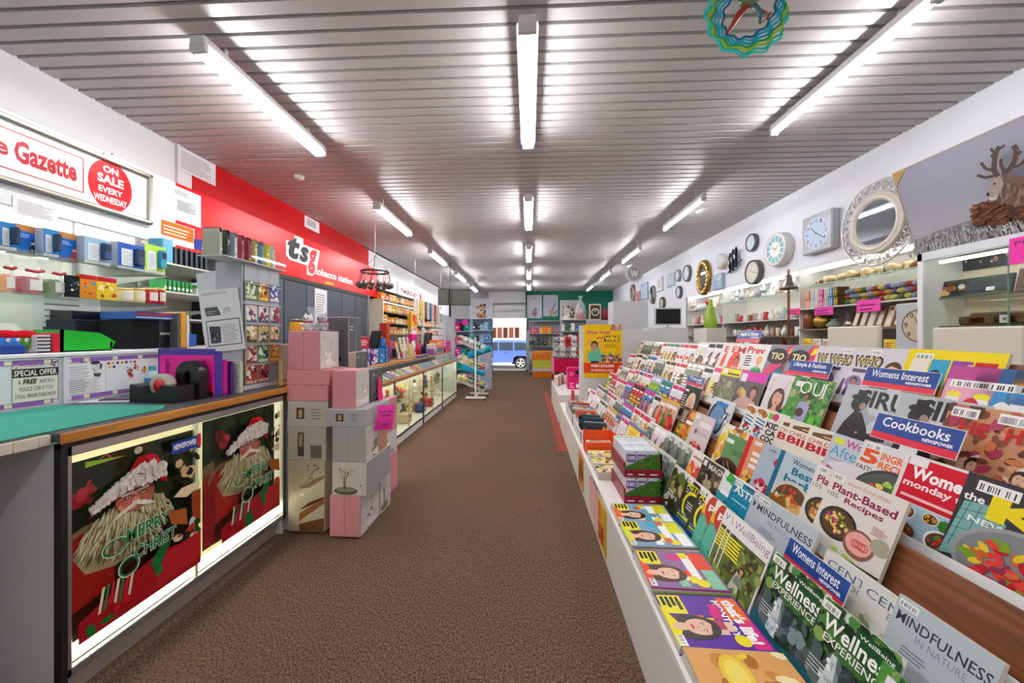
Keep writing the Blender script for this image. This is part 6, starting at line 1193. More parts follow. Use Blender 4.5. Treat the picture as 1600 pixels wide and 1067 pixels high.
NEAR = {  # row: (left edge of the cover in the photograph, design, width, height, words)
 0: [(1385, D_green, .2, .22, 'green wellness cover with pale plastic, nearest the camera'), (1288, D_wellness, .21, .25, 'WELLNESS EXPERIENCE waterfall cover, nearer copy'), (1211, D_wellness, .21, .25, 'WELLNESS EXPERIENCE waterfall cover, farther copy'), (1150, D_wellbeing, .21, .25, 'WELLBEING white and olive cover, front copy'), (1143, D_wellbeing, .21, .25, 'WELLBEING white and olive cover, middle copy'), (1134, D_wellbeing, .21, .25, 'WELLBEING white and olive cover, rear copy'),
     (1120, D_pip, .2, .25, 'PIP cover with red disc, nearer copy'), (1106, D_pip, .2, .25, 'PIP cover with red disc, farther copy'), (1094, D_astro25, .2, .25, 'black ASTRO 2025 cover, nearer copy'), (1075, D_astro25, .2, .25, 'black ASTRO 2025 cover, farther copy'), (1055, D_dark, .2, .25, 'dark kitchen garden cover beside the ASTRO 2025 pair'), (1030, D_house, .22, .26, 'grey green house cover beside the tea boxes')],
 1: [(1415, D_mind, .2, .25, 'pale blue grey calendar cover near the camera'), (1360, D_centre, .2, .23, 'cream CENTRE book, nearer copy'), (1300, D_centre, .2, .23, 'cream CENTRE book, farther copy'), (1193, D_mind, .29, .26, 'wide pale MINDFULNESS IN NATURE cover, front copy'), (1183, D_mind, .28, .26, 'pale MINDFULNESS cover showing only its left edge'), (1151, D_astroteal, .21, .26, 'teal ASTRO cover with white title'), (1135, D_teal, .2, .26, 'pale teal and green cover beside the teal ASTRO one'),
     (1103, D_mag, .21, .26, 'dark brown cover titled MAGN'), (1086, D_pastry, .2, .26, 'pink and orange pastry cover'), (1070, D_house, .2, .26, 'grey house cover, nearer copy of three'), (1058, D_house, .2, .26, 'grey house cover, middle copy of three'), (1045, D_house, .2, .26, 'grey house cover, farthest copy of three')],
 2: [(1306, D_plant, .25, .27, 'PLANT-BASED RECIPES cover, front copy'), (1279, D_plant, .24, .27, 'PLANT-BASED RECIPES cover peeking out behind its twin'), (1223, D_barb, .25, .26, 'light blue BEST BARBECUE style cover with teal spine'), (1197, D_ch, .22, .26, 'light blue cover with big red letters Ch'), (1173, D_redspine, .2, .26, 'apricot cover with a red spine'), (1133, D_natch, .24, .27, 'green cover titled natch with a brown bowl'),
     (1090, D_pinkflower, .22, .26, 'pale pink cover with red flower'), (1071, D_juice, .22, .26, 'orange and green juice cover'), (1044, D_gourmet, .22, .26, 'strawberry cover with a mustard top band')],
 3: [(1515, D_ke, .27, .27, 'charcoal cover with huge yellow letters KE'), (1419, D_womens, .22, .27, "red WOMEN'S cover reading monday to f"), (1352, D_5ing, .25, .27, '5 INGREDIENT RECIPES cover with salad bowl'), (1305, D_after, .22, .26, 'pale lilac cover reading After w'), (1269, D_birth, .22, .26, "CHILDREN'S BIRTHDAY cream cover, nearest copy"), (1239, D_birth, .22, .26, "CHILDREN'S BIRTHDAY cream cover, middle copy"), (1224, D_birth, .22, .26, "CHILDREN'S BIRTHDAY cream cover, farthest copy"),
     (1187, D_kids, .22, .27, 'KIDS CAN COOK cover, front copy'), (1170, D_kids, .22, .27, 'KIDS CAN COOK cover, rear copy'), (1118, D_car, .24, .25, 'blue and silver car cover with round dark shape'), (1073, D_blonde, .24, .27, 'black cover with a blonde woman')],
 4: [(1560, D_hello, .2, .27, 'brown floral cover at the near end'), (1487, D_hello, .23, .27, 'brown floral cover titled HELLO'), (1410, D_russh, .26, .28, 'grey fashion cover with black hat, nearer copy'), (1325, D_russh, .26, .28, 'grey fashion cover with black hat, farther copy'), (1243, D_green, .24, .28, 'green garden cover with a figure in lilac'), (1207, D_vogue, .24, .28, 'white fashion cover with a long haired woman'), (1161, D_magman, .24, .27, 'dark cover with a magenta title band'), (1131, D_jeans, .22, .27, 'khaki trousers cover with a yellow title band')],
 5: [(1423, D_annual, .3, .27, 'thick bright yellow comic annual'), (1340, D_who, .24, .27, 'WHO cover with a young man, nearest copy'), (1300, D_who, .24, .27, 'WHO cover with a young man, middle copy'), (1281, D_who, .24, .27, 'WHO cover with a young man, farthest copy'), (1240, D_tio, .24, .27, 'pink and grey magazine cover, nearer copy'), (1207, D_tio, .26, .27, 'pink and grey magazine cover, farther copy'), (1170, D_prev, .24, .27, 'PREV white cover with a woman in green'), (1143, D_em, .22, .27, 'white cover with orange figure, nearer copy'), (1132, D_em, .22, .27, 'white cover with orange figure, farther copy')],
}
FARY = {}
for row, lst in NEAR.items():
    offs = {}; po = 0; py = None; pw = 0
    for px, ds, w_, L_, words in lst[::-1]:
        Yp = P(px, 600, X=TX[row]).y; th = .012 if ds in (D_plant, D_annual, D_mind) else .004
        if py is not None: po = min(0, po-(th+.001-(py-Yp)*sin(R(4)))) if py-Yp < pw else 0
        offs[px] = po; py = Yp; pw = w_
    for i, (px, ds, w_, L_, words) in enumerate(lst):
        Yp = P(px, 600, X=TX[row]).y; th = .012 if ds in (D_plant, D_annual, D_mind) else .004
        put((ds.__name__, w_, L_, th), ds, row, Yp, w_, L_, words+', '+RN[row]+' of the stand', GRP[row], offs[px], thick=th)
    FARY[row] = Yp
for row in range(6):                                    # the far length, packed with overlapping covers
    Y = FARY[row]+.12; k = 0; sp = None; left = 0
    while Y < RY1-.12:
        if left == 0: sp = rm.randint(0, 27); left = rm.choice([1, 2, 2, 3])
        w_ = .21; L_ = .25+.02*(sp % 2)
        sd = {7: D_travel, 12: D_gourmet, 18: D_house}.get(sp) or D_rand(sp+40)
        put(('r', sp), sd, row, Y+.0, w_, L_, 'overlapped magazine in the far half of the %s, %s from its near end' % (RN[row], ORD[k]), GRP[row], parts=False)
        Y += rm.uniform(.085, .13) if left > 1 else rm.uniform(.13, .2); left -= 1; k += 1
# ---- header signs
def header(tl, br, X, txt, lab, wd=None):
    """blue over red section sign leaning like the covers"""
    A, B = P(tl[0], tl[1], X=X), P(br[0], tl[1]+10, X=X); zt = A.z; zb = P((tl[0]+br[0])/2, (tl[1]+br[1])/2+(br[1]-tl[1])/2-4, X=X).z; w = A.y-B.y; h = wd or .085
    t = thing('section_sign', lab, 'sign'); g = G(); g.box(0, w, -.002, .001, 0, h, '#e8ecf0', 'plastic'); a = Art(g, (0, -.002, 0), (w, 0, 0), (0, 0, h)); a.n = Vector((0, -1, 0))
    a.rect(.005, .02, .995, .27, '#dc2840'); a.rect(.005, .27, .995, .98, '#15408c'); a.text(txt, .1, .52, .88, .89, '#f4f4f8', .015) ; a.text('NEWSPOWER', .62, .33, .94, .45, '#fff', .03); g.obj('face', t)
    M3 = Matrix(((0, cos(TILT), sin(TILT)), (-1, 0, 0), (0, -sin(TILT), cos(TILT)))).to_4x4()
    g = G(); g.box(w*.4, w*.6, .001, .004, -.12, h*.3, '#dfe4e6', 'plastic'); g.obj('stem', t)
    t.matrix_basis = Matrix.Translation((X-h*sin(TILT), A.y, zt-h*cos(TILT))) @ M3; return t
header((1357, 573), (1473, 614), 1.47, 'Womens Interest', 'blue and red WOMENS INTEREST sign above the black hat covers', .085)
header((1374, 644), (1512, 712), 1.30, 'Cookbooks', 'blue and red COOKBOOKS sign above the 5 INGREDIENT cover', .095)
header((1238, 562), (1303, 592), 1.50, 'Lifestyle & Fashion', 'blue and red LIFESTYLE & FASHION sign above the green garden cover', .085)
header((1236, 838), (1332, 940), .90, 'Womens Interest', 'blue and red WOMENS INTEREST sign low in front of the cream books', .085)
header((1077, 585), (1102, 612), 1.36, 'Travel', 'small blue and red sign above the blonde woman cover', .08)
header((1156, 517), (1193, 536), 1.62, 'Health & Fitness', 'blue and red HEALTH & FITNESS sign on top of the stand', .09)
# toy carded goods in front of the yellow annual
for i, (px, c, c2, nm) in enumerate(((1487, '#e8a8c0', '#f0e040', 'pink carded toy pack before the yellow annual'), (1530, '#3a88c8', '#e8e020', 'blue carded toy pack before the yellow annual'), (1588, '#e8c018', '#3a6898', 'yellow carded toy pack beside the annual'))):
    g = G(); w_ = .14; g.box(0, w_, -.012, 0, 0, .22, c, 'printed_gloss'); a = Art(g, (0, -.012, 0), (w_, 0, 0), (0, 0, .22)); a.n = Vector((0, -1, 0)); a.rect(0, .78, 1, 1, ['#b84890', '#28588c', '#e0a818'][i]); a.barcode(.1, .66, .9, .78, rm); a.oval(.25, .54, .16, .09, c2); a.rect(.1, .3, .4, .5, '#f0f0f0'); a.oval(.65, .3, .2, .34, '#c81838' if i == 0 else '#f0f0e8'); a.blobs(.1, .02, .9, .3, 10, [c, '#fff', c2], rm, .1)
    o = one(g, 'toy_card', nm, 'toy', 'carded toys before the annual'); o.matrix_basis = tier_mat(5, P(px, 560, X=TX[5]-.06).y, -.03, 0, -.02)
# ---- magazines lying on the deck
def D_lying(kind):
    def f(a, r):
        bg, cs = {'life': ('#5a2c98', ['#e86820', '#f0e020', '#d83080', '#48a0c8']), 'pic': ('#8a6a9a', ['#e84830', '#f0e030', '#88c8a8', '#d83888']), 'hot': ('#78a8c8', ['#e0e020', '#e86830', '#fff', '#48b0c8']), 'food': ('#d8a060', ['#e8c030', '#8a5a20', '#f0e0b0'])}[kind]
        a.rect(0, 0, 1, 1, bg)
        if kind == 'food':
            a.blobs(.05, .2, .95, 1, 24, ['#c88840', '#e8c878', '#a86820', '#f0e0b0', '#e8d028'], r, .16); a.oval(.4, .4, .3, .2, '#e8c83c', 18); a.oval(.4, .4, .22, .14, '#f0d868', 16); a.text('HE', .62, .86, .8, .94, '#489030', .04); a.poly([(.6, 0), (1, 0), (1, .3), (.8, .4)], '#2c5a34'); return
        a.rect(.04, .74, .5, .97, cs[0]); a.rect(.5, .8, .98, .97, cs[2]); a.text('MONTHLY' if kind == 'life' else 'MONTHLY', .1, .66, .8, .75, '#fff' if kind != 'hot' else '#f05828', .04) if kind == 'life' else a.bars(.1, .62, .9, .76, 1, '#fff', r, .9, .9)
        if kind == 'life': a.text("that's life!", .08, .78, .9, .93, '#fff', .05)
        a.oval(.85, .72, .1, .1, '#f0e020'); a.rect(.02, .02, .4, .3, '#f0e428')
        for i in range(4): a.rect(.05, .05+.06*i, .05+.3*r.uniform(.6, 1), .09+.06*i, '#222')
        for i in range(9): x, y = r.uniform(.02, .8), r.uniform(.32, .62); a.rect(x, y, x+.17, y+.12, r.choice(cs+['#e8c8b0', '#b04860', '#f4f0f0']))
        a.person(.64, .34, .17, r.choice(['#4a2c1c', '#7a4a2c', '#3a3030']), '#e8c0a4', r.choice(cs)); a.barcode(.8, .02, .98, .1, r)
    return f
def lying(Y0, Yw, kind, n, lab, x0=None, w=.28):
    """a stack of n copies on the deck: cover top toward the rack"""
    x0 = x0 or DKX+.012; z = DKZ+.001
    t0 = None
    for i in range(n):
        top = i == n-1; dx, dy = rm.uniform(-.004, .004), rm.uniform(-.004, .004)
        g = G(); g.box(0, w, 0, Yw, 0, .0062, '#d8d4cc', 'printed_paper'); g.box(0, w, -.0003, 0, 0, .0062, ['#a83888', '#b8b8c0', '#88b040', '#c8b0b8'][i % 4], 'printed_gloss')
        if top: a = Art(g, (0, Yw, .0063), (0, -Yw, 0), (w, 0, 0), 'printed_gloss', .00004); a.n = Vector((0, 0, 1)); D_lying(kind)(a, random.Random(len(lab)))
        else: g.box(0, w, 0, Yw, .0062, .0063, '#c8c0b8', 'printed_gloss')
        one(g, 'magazine', lab+(', top copy' if top else ', %s copy from the deck' % ORD[i]), 'magazine', 'magazines lying on the deck', (x0+dx, Y0+dy, z+i*.0066), (0, 0, rm.uniform(-.03, .03)))
lying(.93, .2, 'food', 6, 'yellow food magazine pile nearest the camera')
lying(1.145, .23, 'life', 4, 'purple monthly magazine pile before the tea boxes')
lying(1.4, .235, 'pic', 5, 'pink and green puzzle style magazine pile')
lying(1.66, .22, 'hot', 6, 'blue and yellow magazine pile with a face')
lying(1.9, .2, 'hot', 4, 'blue and orange magazine pile right before the tea boxes')
# tea boxes
def teabox(z, lab):
    t = thing('tea_display_box', lab, 'display box', (.54, 2.16, z), 0, 'tea boxes on the deck')
    W_, D_, H_ = .21, .34, .135
    g = G(); g.box(0, W_, 0, D_, 0, .045, '#8a1830', 'printed_gloss'); g.prism([(0, .045), (W_, .045), (W_, H_), (W_*.62, H_*.85), (0, .05)], 0, .012, '#3a6a28', 'printed_gloss')
    g.box(0, .01, .01, D_, .045, .08, '#8a1830', 'printed_gloss'); g.box(W_-.01, W_, 0, D_, .045, H_, '#4a7a38', 'printed_gloss')
    a = Art(g, (0, 0, 0), (W_, 0, 0), (0, 0, H_)); a.n = Vector((0, -1, 0)); a.blobs(.45, .42, .97, .8, 24, ['#1c4018', '#58902c', '#b02830', '#2c5a20'], rm, .03)
    for i in range(3): a.bars(.08+.3*i, .1, .3+.3*i, .2, 1, '#fff', rm)
    g.obj('tray', t)
    for i in range(3):
        for j in range(3):
            g = G(); x = .012+i*.062; y = .012+j*.11; g.bbox(x, x+.058, y, y+.1, .046, H_+.012, '#e4e8f0', 'printed_gloss', .002); a = Art(g, (x, y, .046), (.058, 0, 0), (0, 0, H_-.034)); a.n = Vector((0, -1, 0)); a.rect(.05, .35, .95, .8, '#7a5aa8'); a.text('100', .15, .48, .85, .7, '#fff', .02); a.rect(.05, .1, .95, .3, '#c8d8c0')
            a = Art(g, (x, y, H_+.012), (.058, 0, 0), (0, .1, 0)); a.n = Vector((0, 0, 1)); a.rect(0, 0, 1, .3, '#b8cce0'); a.rect(.1, .5, .9, .8, '#48704a' if j == 2 else '#c8d4e4'); a.rect(.2, .6, .9, .68, '#e8e030'); g.obj('carton', t)
teabox(DKZ+.001, 'red and green tea display box with purple 100 cartons, lower one'); teabox(DKZ+.152, 'red and green tea display box with purple 100 cartons, upper one')
# ================================================================ far half of the deck: piles, baskets, poster panel
for i, (px0, py0, nm) in enumerate(((915, 745, 'small puzzle magazine pile nearest the tea boxes'), (905, 712, 'small puzzle magazine pile in the middle of three'), (896, 690, 'small puzzle magazine pile next to the orange divider'))):
    q = P(px0, py0, Z=DKZ); 
    for k in range(7):
        g = G(); g.box(0, .2, 0, .14, 0, .007, '#d4d0c8', 'printed_paper')
        if k == 6: a = Art(g, (0, 0, .0071), (.2, 0, 0), (0, .14, 0)); a.n = Vector((0, 0, 1)); a.rect(0, 0, 1, 1, '#e8e0a0'); a.blobs(.02, .05, .98, .95, 26, ['#e0d020', '#c03050', '#3868a8', '#f4f4f0', '#222', '#e8c0a0'], rm, .1)
        one(g, 'puzzle_magazine', '%s, %s copy up' % (nm, ORD[k]), 'magazine', 'puzzle magazines on the far deck', (DKX+.02+rm.uniform(-.003, .003), 2.5+i*.17, DKZ+.001+k*.0074), (0, 0, rm.uniform(-.03, .03)))
g = G(); g.box(0, .24, 0, .01, 0, .1, '#e8501c', 'plastic'); g.box(0, .24, .16, .17, 0, .16, '#e8501c', 'plastic'); g.box(.23, .24, 0, .17, 0, .16, '#e8501c', 'plastic'); g.box(0, .24, .01, .16, 0, .004, '#e8501c', 'plastic'); one(g, 'orange_divider', 'orange plastic divider tray on the deck behind the puzzle magazines', 'tray', None, (DKX+.02, 3.02, DKZ+.001))
for k in range(6):
    g = G(); g.box(0, .2, 0, .13, 0, .012, '#c8c8cc', 'printed_paper')
    if k == 5: a = Art(g, (0, 0, .0121), (.2, 0, 0), (0, .13, 0)); a.n = Vector((0, 0, 1)); a.rect(0, 0, 1, 1, '#dcd4c8'); a.blobs(0, 0, 1, 1, 14, ['#d88858', '#c8a888', '#e8e4dc', '#b04838'], rm, .12)
    one(g, 'puzzle_magazine', 'pale magazine inside the orange tray, %s copy up' % ORD[k], 'magazine', 'magazines in the orange tray', (DKX+.035, 3.035, DKZ+.007+k*.0125))
def wirebasket(t, x0, x1, y0, y1, z0, z1, col='#eeeeee'):
    g = G(); r = .004
    for z in (z0, (z0+z1)/2, z1): g.tube([(x0, y0, z), (x1, y0, z), (x1, y1, z), (x0, y1, z), (x0, y0, z)], r*1.4 if z == z1 else r*.8, col, 'plastic', 5)
    for k in range(12):
        x = x0+(x1-x0)*k/11; g.tube([(x, y0, z1), (x, y0, z0), (x, y1, z0), (x, y1, z1)], r*.7, col, 'plastic', 4)
    for k in range(12):
        y = y0+(y1-y0)*k/11; g.tube([(x0, y, z1), (x0, y, z0), (x1, y, z0), (x1, y, z1)], r*.7, col, 'plastic', 4)
    return g.obj('basket', t)
def book_tub(Y, lab, c, n, D=.5):
    t = thing('book_basket', lab, 'basket', (DKX+.02, Y, DKZ+.002)); g = G()
    for a_ in ((0, .3, 0, .006), (0, .3, D, D+.006), (0, .006, 0, D), (.294, .3, 0, D)): g.box(a_[0], a_[1], a_[2], a_[3], 0, .11, '#f0f0f0', 'plastic')
    g.box(0, .3, 0, D, 0, .004, '#eee', 'plastic'); 
    for k in range(14): g.box(.02+k*.019, .03+k*.019, -.001, 0, .03, .085, '#8a8a90', 'plastic')
    g.box(-.006, .306, -.008, .0, .1, .115, '#f8f8f8', 'plastic'); g.box(-.006, 0, 0, D, .1, .115, '#f8f8f8', 'plastic'); g.obj('tub', t)
    for k in range(n):
        cc = c[k % len(c)]; g = G(); g.box(-.1, .1, -.004, .004, 0, .17+rm.uniform(-.02, .02), cc, 'printed_gloss'); a = Art(g, (-.1, -.0041, 0), (.2, 0, 0), (0, 0, .17)); a.n = Vector((0, -1, 0)); a.blobs(.05, .3, .95, .98, 8, ['#e8e0d0', cc, '#c83838', '#3868a0', '#e8c030'], rm, .12)
        one(g, 'picture_book', 'thin children\'s book, %s from the near side of %s' % (ORD[k], 'the nearer tub' if Y < 4.2 else 'the farther tub'), 'book', 'books standing in the white tubs', (DKX+.17+rm.uniform(-.02, .02), Y+.04+k*(D-.08)/n, DKZ+.008), (R(rm.uniform(18, 30)), 0, R(rm.uniform(-25, -5))))
book_tub(3.35, 'white plastic tub of upright books, nearer one', ['#30343a', '#48505a', '#383c44', '#506a78', '#d84838', '#88a8b0'], 16)
book_tub(4.0, 'white plastic tub of upright books, farther one', ['#e86848', '#8898c8', '#d8c040', '#c8c0c8', '#58a0c0', '#e8e0d0', '#b04858'], 18, .7)
# yellow competition banner card on the rack front
q = P(1020, 700, X=.70); g = G(); w_ = .24
g.box(0, w_, -.002, 0, 0, .12, '#e8cc20', 'printed_gloss'); a = Art(g, (0, -.0021, 0), (w_, 0, 0), (0, 0, .12)); a.n = Vector((0, -1, 0)); a.blobs(0, 0, 1, 1, 12, ['#f0dc40', '#e8b818', '#f4e878'], rm, .15); a.bars(.15, .3, .9, .8, 3, '#c88818', rm, .7, .5); a.oval(.1, .5, .08, .08, '#f4f0d8')
o = one(g, 'shelf_card', 'yellow competition card standing before the grey house covers', 'sign'); o.matrix_basis = Matrix.Translation((.735, 2.95, .50)) @ tier_mat(0, 0).to_3x3().to_4x4()
g = G(); g.box(.72, .75, 2.72, 2.94, DKZ+.001, .5, '#ddd', 'plastic'); one(g, 'card_holder', 'clear white holder under the yellow competition card', 'holder')
for i in range(3):
    g = G(); g.box(0, .14, -.003, 0, 0, .17, ['#e8a8b0', '#c8d0c8', '#d8b0b8'][i], 'printed_gloss'); a = Art(g, (0, -.0031, 0), (.14, 0, 0), (0, 0, .17)); a.n = Vector((0, -1, 0)); a.blobs(.1, .1, .9, .9, 8, ['#d04858', '#f0e0e0', '#889'], rm, .16)
    o = one(g, 'greeting_card', 'pink envelope card beside the orange tray, %s from the near side' % ORD[i], 'greeting card', 'cards beside the orange tray'); o.matrix_basis = Matrix.Translation((.74, 3.3+i*.12, DKZ+.003)) @ tier_mat(0, 0).to_3x3().to_4x4()
# pink ribbon paper and posters on the deck front
g = G(); vs = []
for i in range(9):
    for j in range(2): vs.append((DKX-.004-.02*abs(sin(i*1.3))*(1-j*.3), 2.35+i*.035, DKZ-.01 if j == 0 else .06+.05*(i % 2)))
g.add(vs, [(2*i, 2*i+1, 2*i+3, 2*i+2) for i in range(8)], '#e8b8b8', 'printed_paper'); one(g, 'pink_paper', 'crumpled pink paper hanging from the deck front', 'paper')
for i, (x0, x1, c, lb) in enumerate(((934, 948, '#d8b020', 'yellow and red poster on the low white deck front near the pink paper'), (905, 912, '#d88830', 'orange banner strip low on the deck front farther along'))):
    A, B = P(x0, 800, X=DKX), P(x1, 800, X=DKX); g = G(); g.box(DKX-.006, DKX-.001, B.y if B.y < A.y else A.y, max(A.y, B.y), .04, .3, c, 'printed_gloss'); a = Art(g, (DKX-.0061, max(A.y, B.y), .04), (0, -abs(A.y-B.y), 0), (0, 0, .26)); a.n = Vector((-1, 0, 0)); a.blobs(.1, .1, .9, .9, 12, ['#c83820', '#f0d840', '#e87820', '#4a5a30'], rm, .2)
    one(g, 'front_poster', lb, 'poster')
# end panel with the yellow poster
YP = RY1+.03
A, B = P(910, 500, Y=YP), P(1010, 475, Y=YP); 
g = G(); g.bbox(P(905, 500, Y=YP).x, TX[5]+.2, YP, YP+.03, 0, 1.38, '#d9d9d8'); struct(g, 'trim_12')
pa = [P(912, 507, Y=YP-.004), P(972, 507, Y=YP-.004), P(972, 590, Y=YP-.004), P(912, 590, Y=YP-.004)]
g = G(); W_ = pa[1]-pa[0]; Hh = pa[0].z-pa[3].z; g.box(0, W_.x, 0, .002, 0, Hh, '#f0c810', 'printed_gloss'); a = Art(g, (0, 0, 0), (W_.x, 0, 0), (0, 0, Hh)); a.n = Vector((0, -1, 0))
a.rect(0, 0, 1, 1, '#f2c414'); a.blobs(.0, .2, 1, .9, 10, ['#f4cc28', '#f0bc10'], rm, .15); a.rect(0, .09, 1, .28, '#e0431c'); a.text('Shop local', .08, .81, .68, .89, '#c8307c', .03); a.text('and', .34, .73, .5, .78, '#c8307c', .02); a.rect(.53, .68, .93, .79, '#8a5a10'); a.text('WIN!', .55, .69, .91, .78, '#f8e040', .05); a.text('WIN $10,000', .18, .19, .8, .25, '#fff', .04); a.text('BY SHOPPING HERE!', .2, .12, .78, .16, '#fff', .02); a.bars(.55, .57, .93, .64, 3, '#8a6a10', rm, .7, .3)
a.blobs(.72, .9, 1, 1, 24, ['#8a7a9a', '#c87850', '#78a0a0', '#e8b0c0'], rm, .04); a.blobs(.42, .3, .98, .45, 44, ['#6a4878', '#c88850', '#48607a', '#e8d0c0', '#a84860', '#78a858'], rm, .045); a.line([(.2, .55), (.14, .76)], .04, '#e0b090'); a.line([(.4, .55), (.5, .72)], .04, '#e0b090'); a.poly([(.16, .34), (.4, .34), (.42, .54), (.32, .6), (.22, .56)], '#68c0a0'); a.poly([(.18, .28), (.4, .28), (.4, .36), (.18, .36)], '#24407a'); a.person(.28, .6, .08, '#3a2018', '#c88868', '#68c0a0', False)
one(g, 'competition_poster', 'yellow SHOP LOCAL AND WIN poster on the white panel at the end of the stand', 'poster', None, pa[3])
for x0, x1, yt, Yd, c, nm in ((958, 1008, 470, 6.3, '#bfc1c6', 'plain grey panel'),):
    A, B = P(x0, yt, Y=Yd), P(x1+5, yt, Y=Yd); g = G(); g.bbox(A.x, B.x, Yd, Yd+.4, 0, A.z, c); one(g, 'shelf_bay', 'tall plain grey shelf bay behind the yellow poster panel', 'shelving')
A, B = P(1010, 512, Y=5.8), P(1076, 512, Y=5.8); g = G(); g.bbox(A.x+.02, B.x, 5.8, 6.1, 0, A.z, '#d3d3d1'); one(g, 'low_shelf_bay', 'low pale shelf bay behind the top row of magazines', 'shelving')
# monitor standing on it
t = thing('computer_monitor', 'black computer monitor in a pale frame above the magazine stand', 'monitor', (P(1051, 500, Y=5.7).x, 5.9, A.z))
g = G(); W2 = .2; z0 = .05; h_ = .26; g.bbox(-W2, W2, -.02, .02, z0-.01, z0+h_, '#c8c8c8', 'plastic', .006); g.obj('frame', t); g = G(); g.box(-W2+.018, W2-.018, -.0215, -.02, z0+.01, z0+h_-.02, '#1c1e22', 'printed_gloss'); g.obj('screen', t); g = G(); g.bbox(-.06, .06, -.05, .05, 0, .012, '#bbb', 'plastic'); g.cyl((0, 0, .01), (0, 0, .06), .015, '#bbb', 'plastic'); g.obj('stand', t)
# ================================================================ right wall: lit gift shelves, clocks and mirrors, display cabinet
rw = random.Random(21)
SXF, SXB = 3.16, 3.55
def yR(px, X=SXF): return P(px, 500, X=X).y
BAYS = [(2.6, yR(1246)), (yR(1246)+.01, yR(1127)), (yR(1127)+.01, yR(1072))]
SHZ = [[1.87, 1.616, 1.38, 1.17], [1.84, 1.514, 1.3, 1.1], [1.80, 1.52, 1.3, 1.1]]
BN = ['nearest bay', 'middle bay', 'far bay']
for i, (y0, y1) in enumerate(BAYS):
    t = thing('gift_shelving', 'white lit glass shelf bay on the right wall, %s' % BN[i], 'shelving', (0, 0, 0), 0, 'gift shelf bays')
    g = G(); g.box(SXB, SXB+.015, y0, y1, 0, 2.07, '#f0efe8'); g.box(SXF, SXB, y0, y1, 0, .9, '#dcdad2')
    g.box(SXF+.02, SXB, y1-.012, y1, .9, 2.07, '#e8e8e4'); g.obj('back_panel', t)
    g = G(); g.box(SXF+.02, SXB, y0, y1, 2.07, 2.088, '#f0f0f2'); g.obj('canopy', t)
    g = G(); g.cyl((SXF+.08, y0+.05, 2.04), (SXF+.08, y1-.05, 2.04), .013, '#fff', 'cool_tube', 8); g.obj('strip_light', t)
    for k, z in enumerate(SHZ[i]):
        g = G()
        if k == 0: g.box(SXF, SXB, y0, y1-.013, z-.008, z, '#cfe4dc', 'glass'); g.box(SXF-.002, SXF, y0, y1-.013, z-.009, z+.001, '#9ac0b4', 'plastic')
        else: g.box(SXF, SXB, y0, y1-.013, z-.014, z, '#d4d2cc' if k % 2 else '#7a6a60', 'painted')
        g.obj('shelf', t)
def vase(r, h, c, mat='plastic', prof=None):
    g = G(); g.lathe([(a*r, b*h) for a, b in (prof or [(0, 0), (.6, 0), (.9, .2), (1, .45), (.6, .7), (.35, .85), (.5, 1), (.4, 1), (0, .8)])], c, mat, 12); return g
def shell(s, c):
    g = G(); n = 7
    for k in range(n): q = k/(n-1); g.ball((s*(.9*q-.4), rw.uniform(-.1, .1)*s, s*.35*(1-q*.6)), s*.38*(1-q*.65), c if k % 3 else '#d8c494', 'plastic', 9, 6, (rw.uniform(.8, 1.3), 1, rw.uniform(.7, 1.1)))
    return g
def gift(i, k, y, g, nm, lab, cat='ornament', x=None, rot=0):
    return one(g, nm, lab, cat, 'gifts on the %s shelf rows' % BN[i], ((x or SXF+.1), y, SHZ[i][k]+.001), (0, 0, rot))
# nearest bay, top: shells
cols = [('#8a5c1c', 'amber'), ('#a47a38', 'honey coloured'), ('#4a6870', 'grey blue'), ('#b4a068', 'cream'), ('#8a5418', 'bronze'), ('#bca070', 'sand coloured'), ('#a88850', 'pale tan'), ('#94701c', 'golden'), ('#80541c', 'brown')]
y0, y1 = BAYS[0]; y0 = yR(1432)
for j, (c, nm) in enumerate(cols):
    gift(0, 0, y0+.1+j*(y1-y0-.2)/9, shell(.125, c), 'sea_shell', '%s shell ornament on the top glass shelf, %s from the cabinet' % (nm, ORD[j]), rot=rw.uniform(-.5, .5)+1.57)
# second: incense boxes and wool bundles
y = y0+.05; j = 0
while y < y0+.75:
    for l_ in range(3):
        c, nm = rw.choice([('#8890a8', 'grey blue'), ('#c49234', 'amber'), ('#6e6494', 'violet'), ('#c8c070', 'straw'), ('#58704a', 'moss green'), ('#a85044', 'red'), ('#a8a8c0', 'lavender')]); g = G(); g.tube([(-.07, 0, .028), (-.05, 0, .028), (.05, 0, .028), (.07, 0, .028)], [.012, .026, .026, .012], c, 'fluffy', 8)
        one(g, 'wool_bundle', '%s wool bundle, stack %s from the cabinet, layer %s up' % (nm, ORD[j], ORD[l_]), 'wool', 'wool bundles on the gift shelf', (SXF+.09, y, SHZ[0][1]+.001+l_*.05), (0, 0, rw.uniform(-.1, .1)))
    y += .06; j += 1
INC = [('#58401c', '#e8d820', 'yellow and black', 2), ('#3a88b8', '#c8d8e8', 'blue', 2), ('#e8e0d8', '#6a3878', 'purple striped', 2), ('#e83098', '#f0e8e8', 'hot pink', 3), ('#f0ece8', '#c04868', 'white and pink', 2), ('#d8e0e8', '#58a0a0', 'white with blue end', 2), ('#e8884c', '#f0e0d0', 'apricot', 2)]
y = y0+.82
